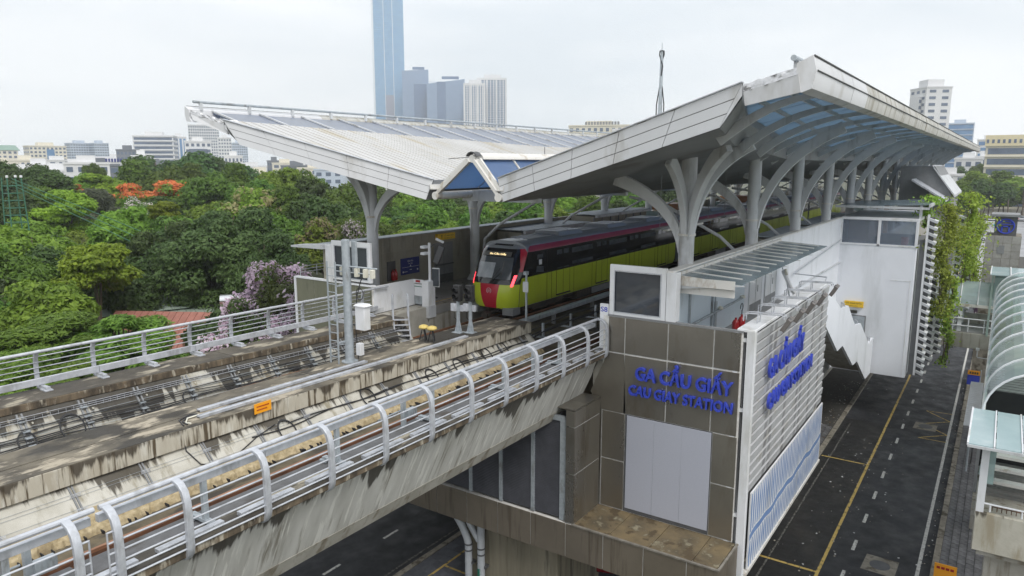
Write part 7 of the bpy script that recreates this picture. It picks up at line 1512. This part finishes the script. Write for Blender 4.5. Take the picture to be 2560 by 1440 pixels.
# climbers hanging on the fins
def climber(x, y, z0, z1, r, n, seed, lb):
    rs = np.random.RandomState(seed); t = thing('climbing_plant', lb, 'climber', (x, y, z0), 'climbers on the white fins')
    z = rs.uniform(0, 1, n)**.85; ph = z*9; wob = .55+.45*np.sin(z*14+seed)*np.sin(z*5+1)
    rr = r*np.abs(rs.normal(0, .72, n))*wob*(.55+.75*z); a = rs.uniform(0, 6.283, n)
    p = np.stack([rr*np.cos(a)*1.6+.3*np.sin(ph), rr*np.sin(a)+.18*np.cos(ph*1.3), z*(z1-z0)-.25*rr], 1)
    nr = rs.normal(size=(n, 3))+np.array([-.5, -.5, .7]); me = leaf_mesh('leaves', p, nr, .11, [LM['vine']], None, 1.8, seed); o = bpy.data.objects.new('leaves', me); col.objects.link(o); o.parent = t
    mb = MB()
    for k in range(4): mb.tube([(x+.2*math.sin(k+q*.9), y+.15*math.cos(k*2+q), z0+(z1-z0)*q/8) for q in range(9)], .03, 5)
    mb.build('stem', M['bark'], t)
climber(54.2, 2.9, 7.0, 14.3, 1.25, 4800, 1, 'thick leafy climber spilling over the top of the front fin'); climber(55.5, 2.4, 3.4, 9.5, .6, 2200, 2, 'trailing climber hanging down over the road by the front fin'); climber(58.2, 1.9, 8.2, 15.0, 1.3, 3400, 3, 'leafy climber around the far fin'); climber(61.0, 1.5, 7.5, 13.5, 1.0, 2400, 4, 'rear climber right of the far fin'); climber(56, 4.2, 12.6, 14.8, .9, 1400, 5, 'climber shoots over the tower canopy')
# pedestrian far along the lot
t = thing('person', 'person in dark clothes walking beyond the footbridge', 'person', (93, 1.55, 0)); V_ = [(0, 0, .93), (0, .02, 1.2), (0, .02, 1.42), (0, .03, 1.52), (.03, .03, 1.66), (0, -.1, .88), (.12, -.11, .48), (.02, -.11, .06), (.1, -.11, .02), (0, .1, .88), (-.12, .11, .48), (-.26, .11, .08), (-.17, .11, .03), (0, -.19, 1.4), (-.06, -.25, 1.12), (.06, -.26, .9), (0, .21, 1.4), (.06, .26, 1.12), (.2, .26, .95)]
E_ = [(0, 1), (1, 2), (2, 3), (3, 4), (0, 5), (5, 6), (6, 7), (7, 8), (0, 9), (9, 10), (10, 11), (11, 12), (2, 13), (13, 14), (14, 15), (2, 16), (16, 17), (17, 18)]
me = bpy.data.meshes.new('body'); me.from_pydata(V_, E_, []); rad = [.16, .15, .15, .06, .11, .11, .08, .05, .05, .11, .08, .05, .05, .07, .05, .04, .07, .05, .04]
bmp = bmesh.new(); bmp.from_mesh(me); sk = bmp.verts.layers.skin.verify(); bmp.verts.ensure_lookup_table()
for v_, r_ in zip(bmp.verts, rad): v_[sk].radius = (r_, r_)
bmp.verts[0][sk].use_root = True; bmp.to_mesh(me); bmp.free(); o = bpy.data.objects.new('body', me); col.objects.link(o); o.parent = t; me.materials.append(mat('dark_clothes', (.05, .02, .05), None, 1, .9)); o.modifiers.new('skin', 'SKIN'); o.modifiers.new('sub', 'SUBSURF').levels = 1
mb = MB(); mb.lathe([(.02, 0), (.1, .03), (.12, .1), (.09, .19), (.02, .22)], (93.03, 1.58, 1.57), 10); mb.build('hair', M['rubber'], t)
# ================================================================ haze over the city
hz = MB().box(-80, 2100, -700, 2300, -1.5, 420).build('haze', mat('haze_surface', (1, 1, 1)), origin=(0, 0, 0), kind='stuff')
hm = bpy.data.materials.new('haze'); hm.use_nodes = True; n = hm.node_tree; n.nodes.clear(); ho = n.nodes.new('ShaderNodeOutputMaterial'); hv = n.nodes.new('ShaderNodeVolumePrincipled')
hv.inputs['Color'].default_value = (.93, .96, 1, 1); hv.inputs['Density'].default_value = HAZE; hv.inputs['Anisotropy'].default_value = .2; n.links.new(hv.outputs[0], ho.inputs['Volume'])
hz.data.materials.clear(); hz.data.materials.append(hm); meta(hz, 'thin pale haze lying over the city', 'haze')
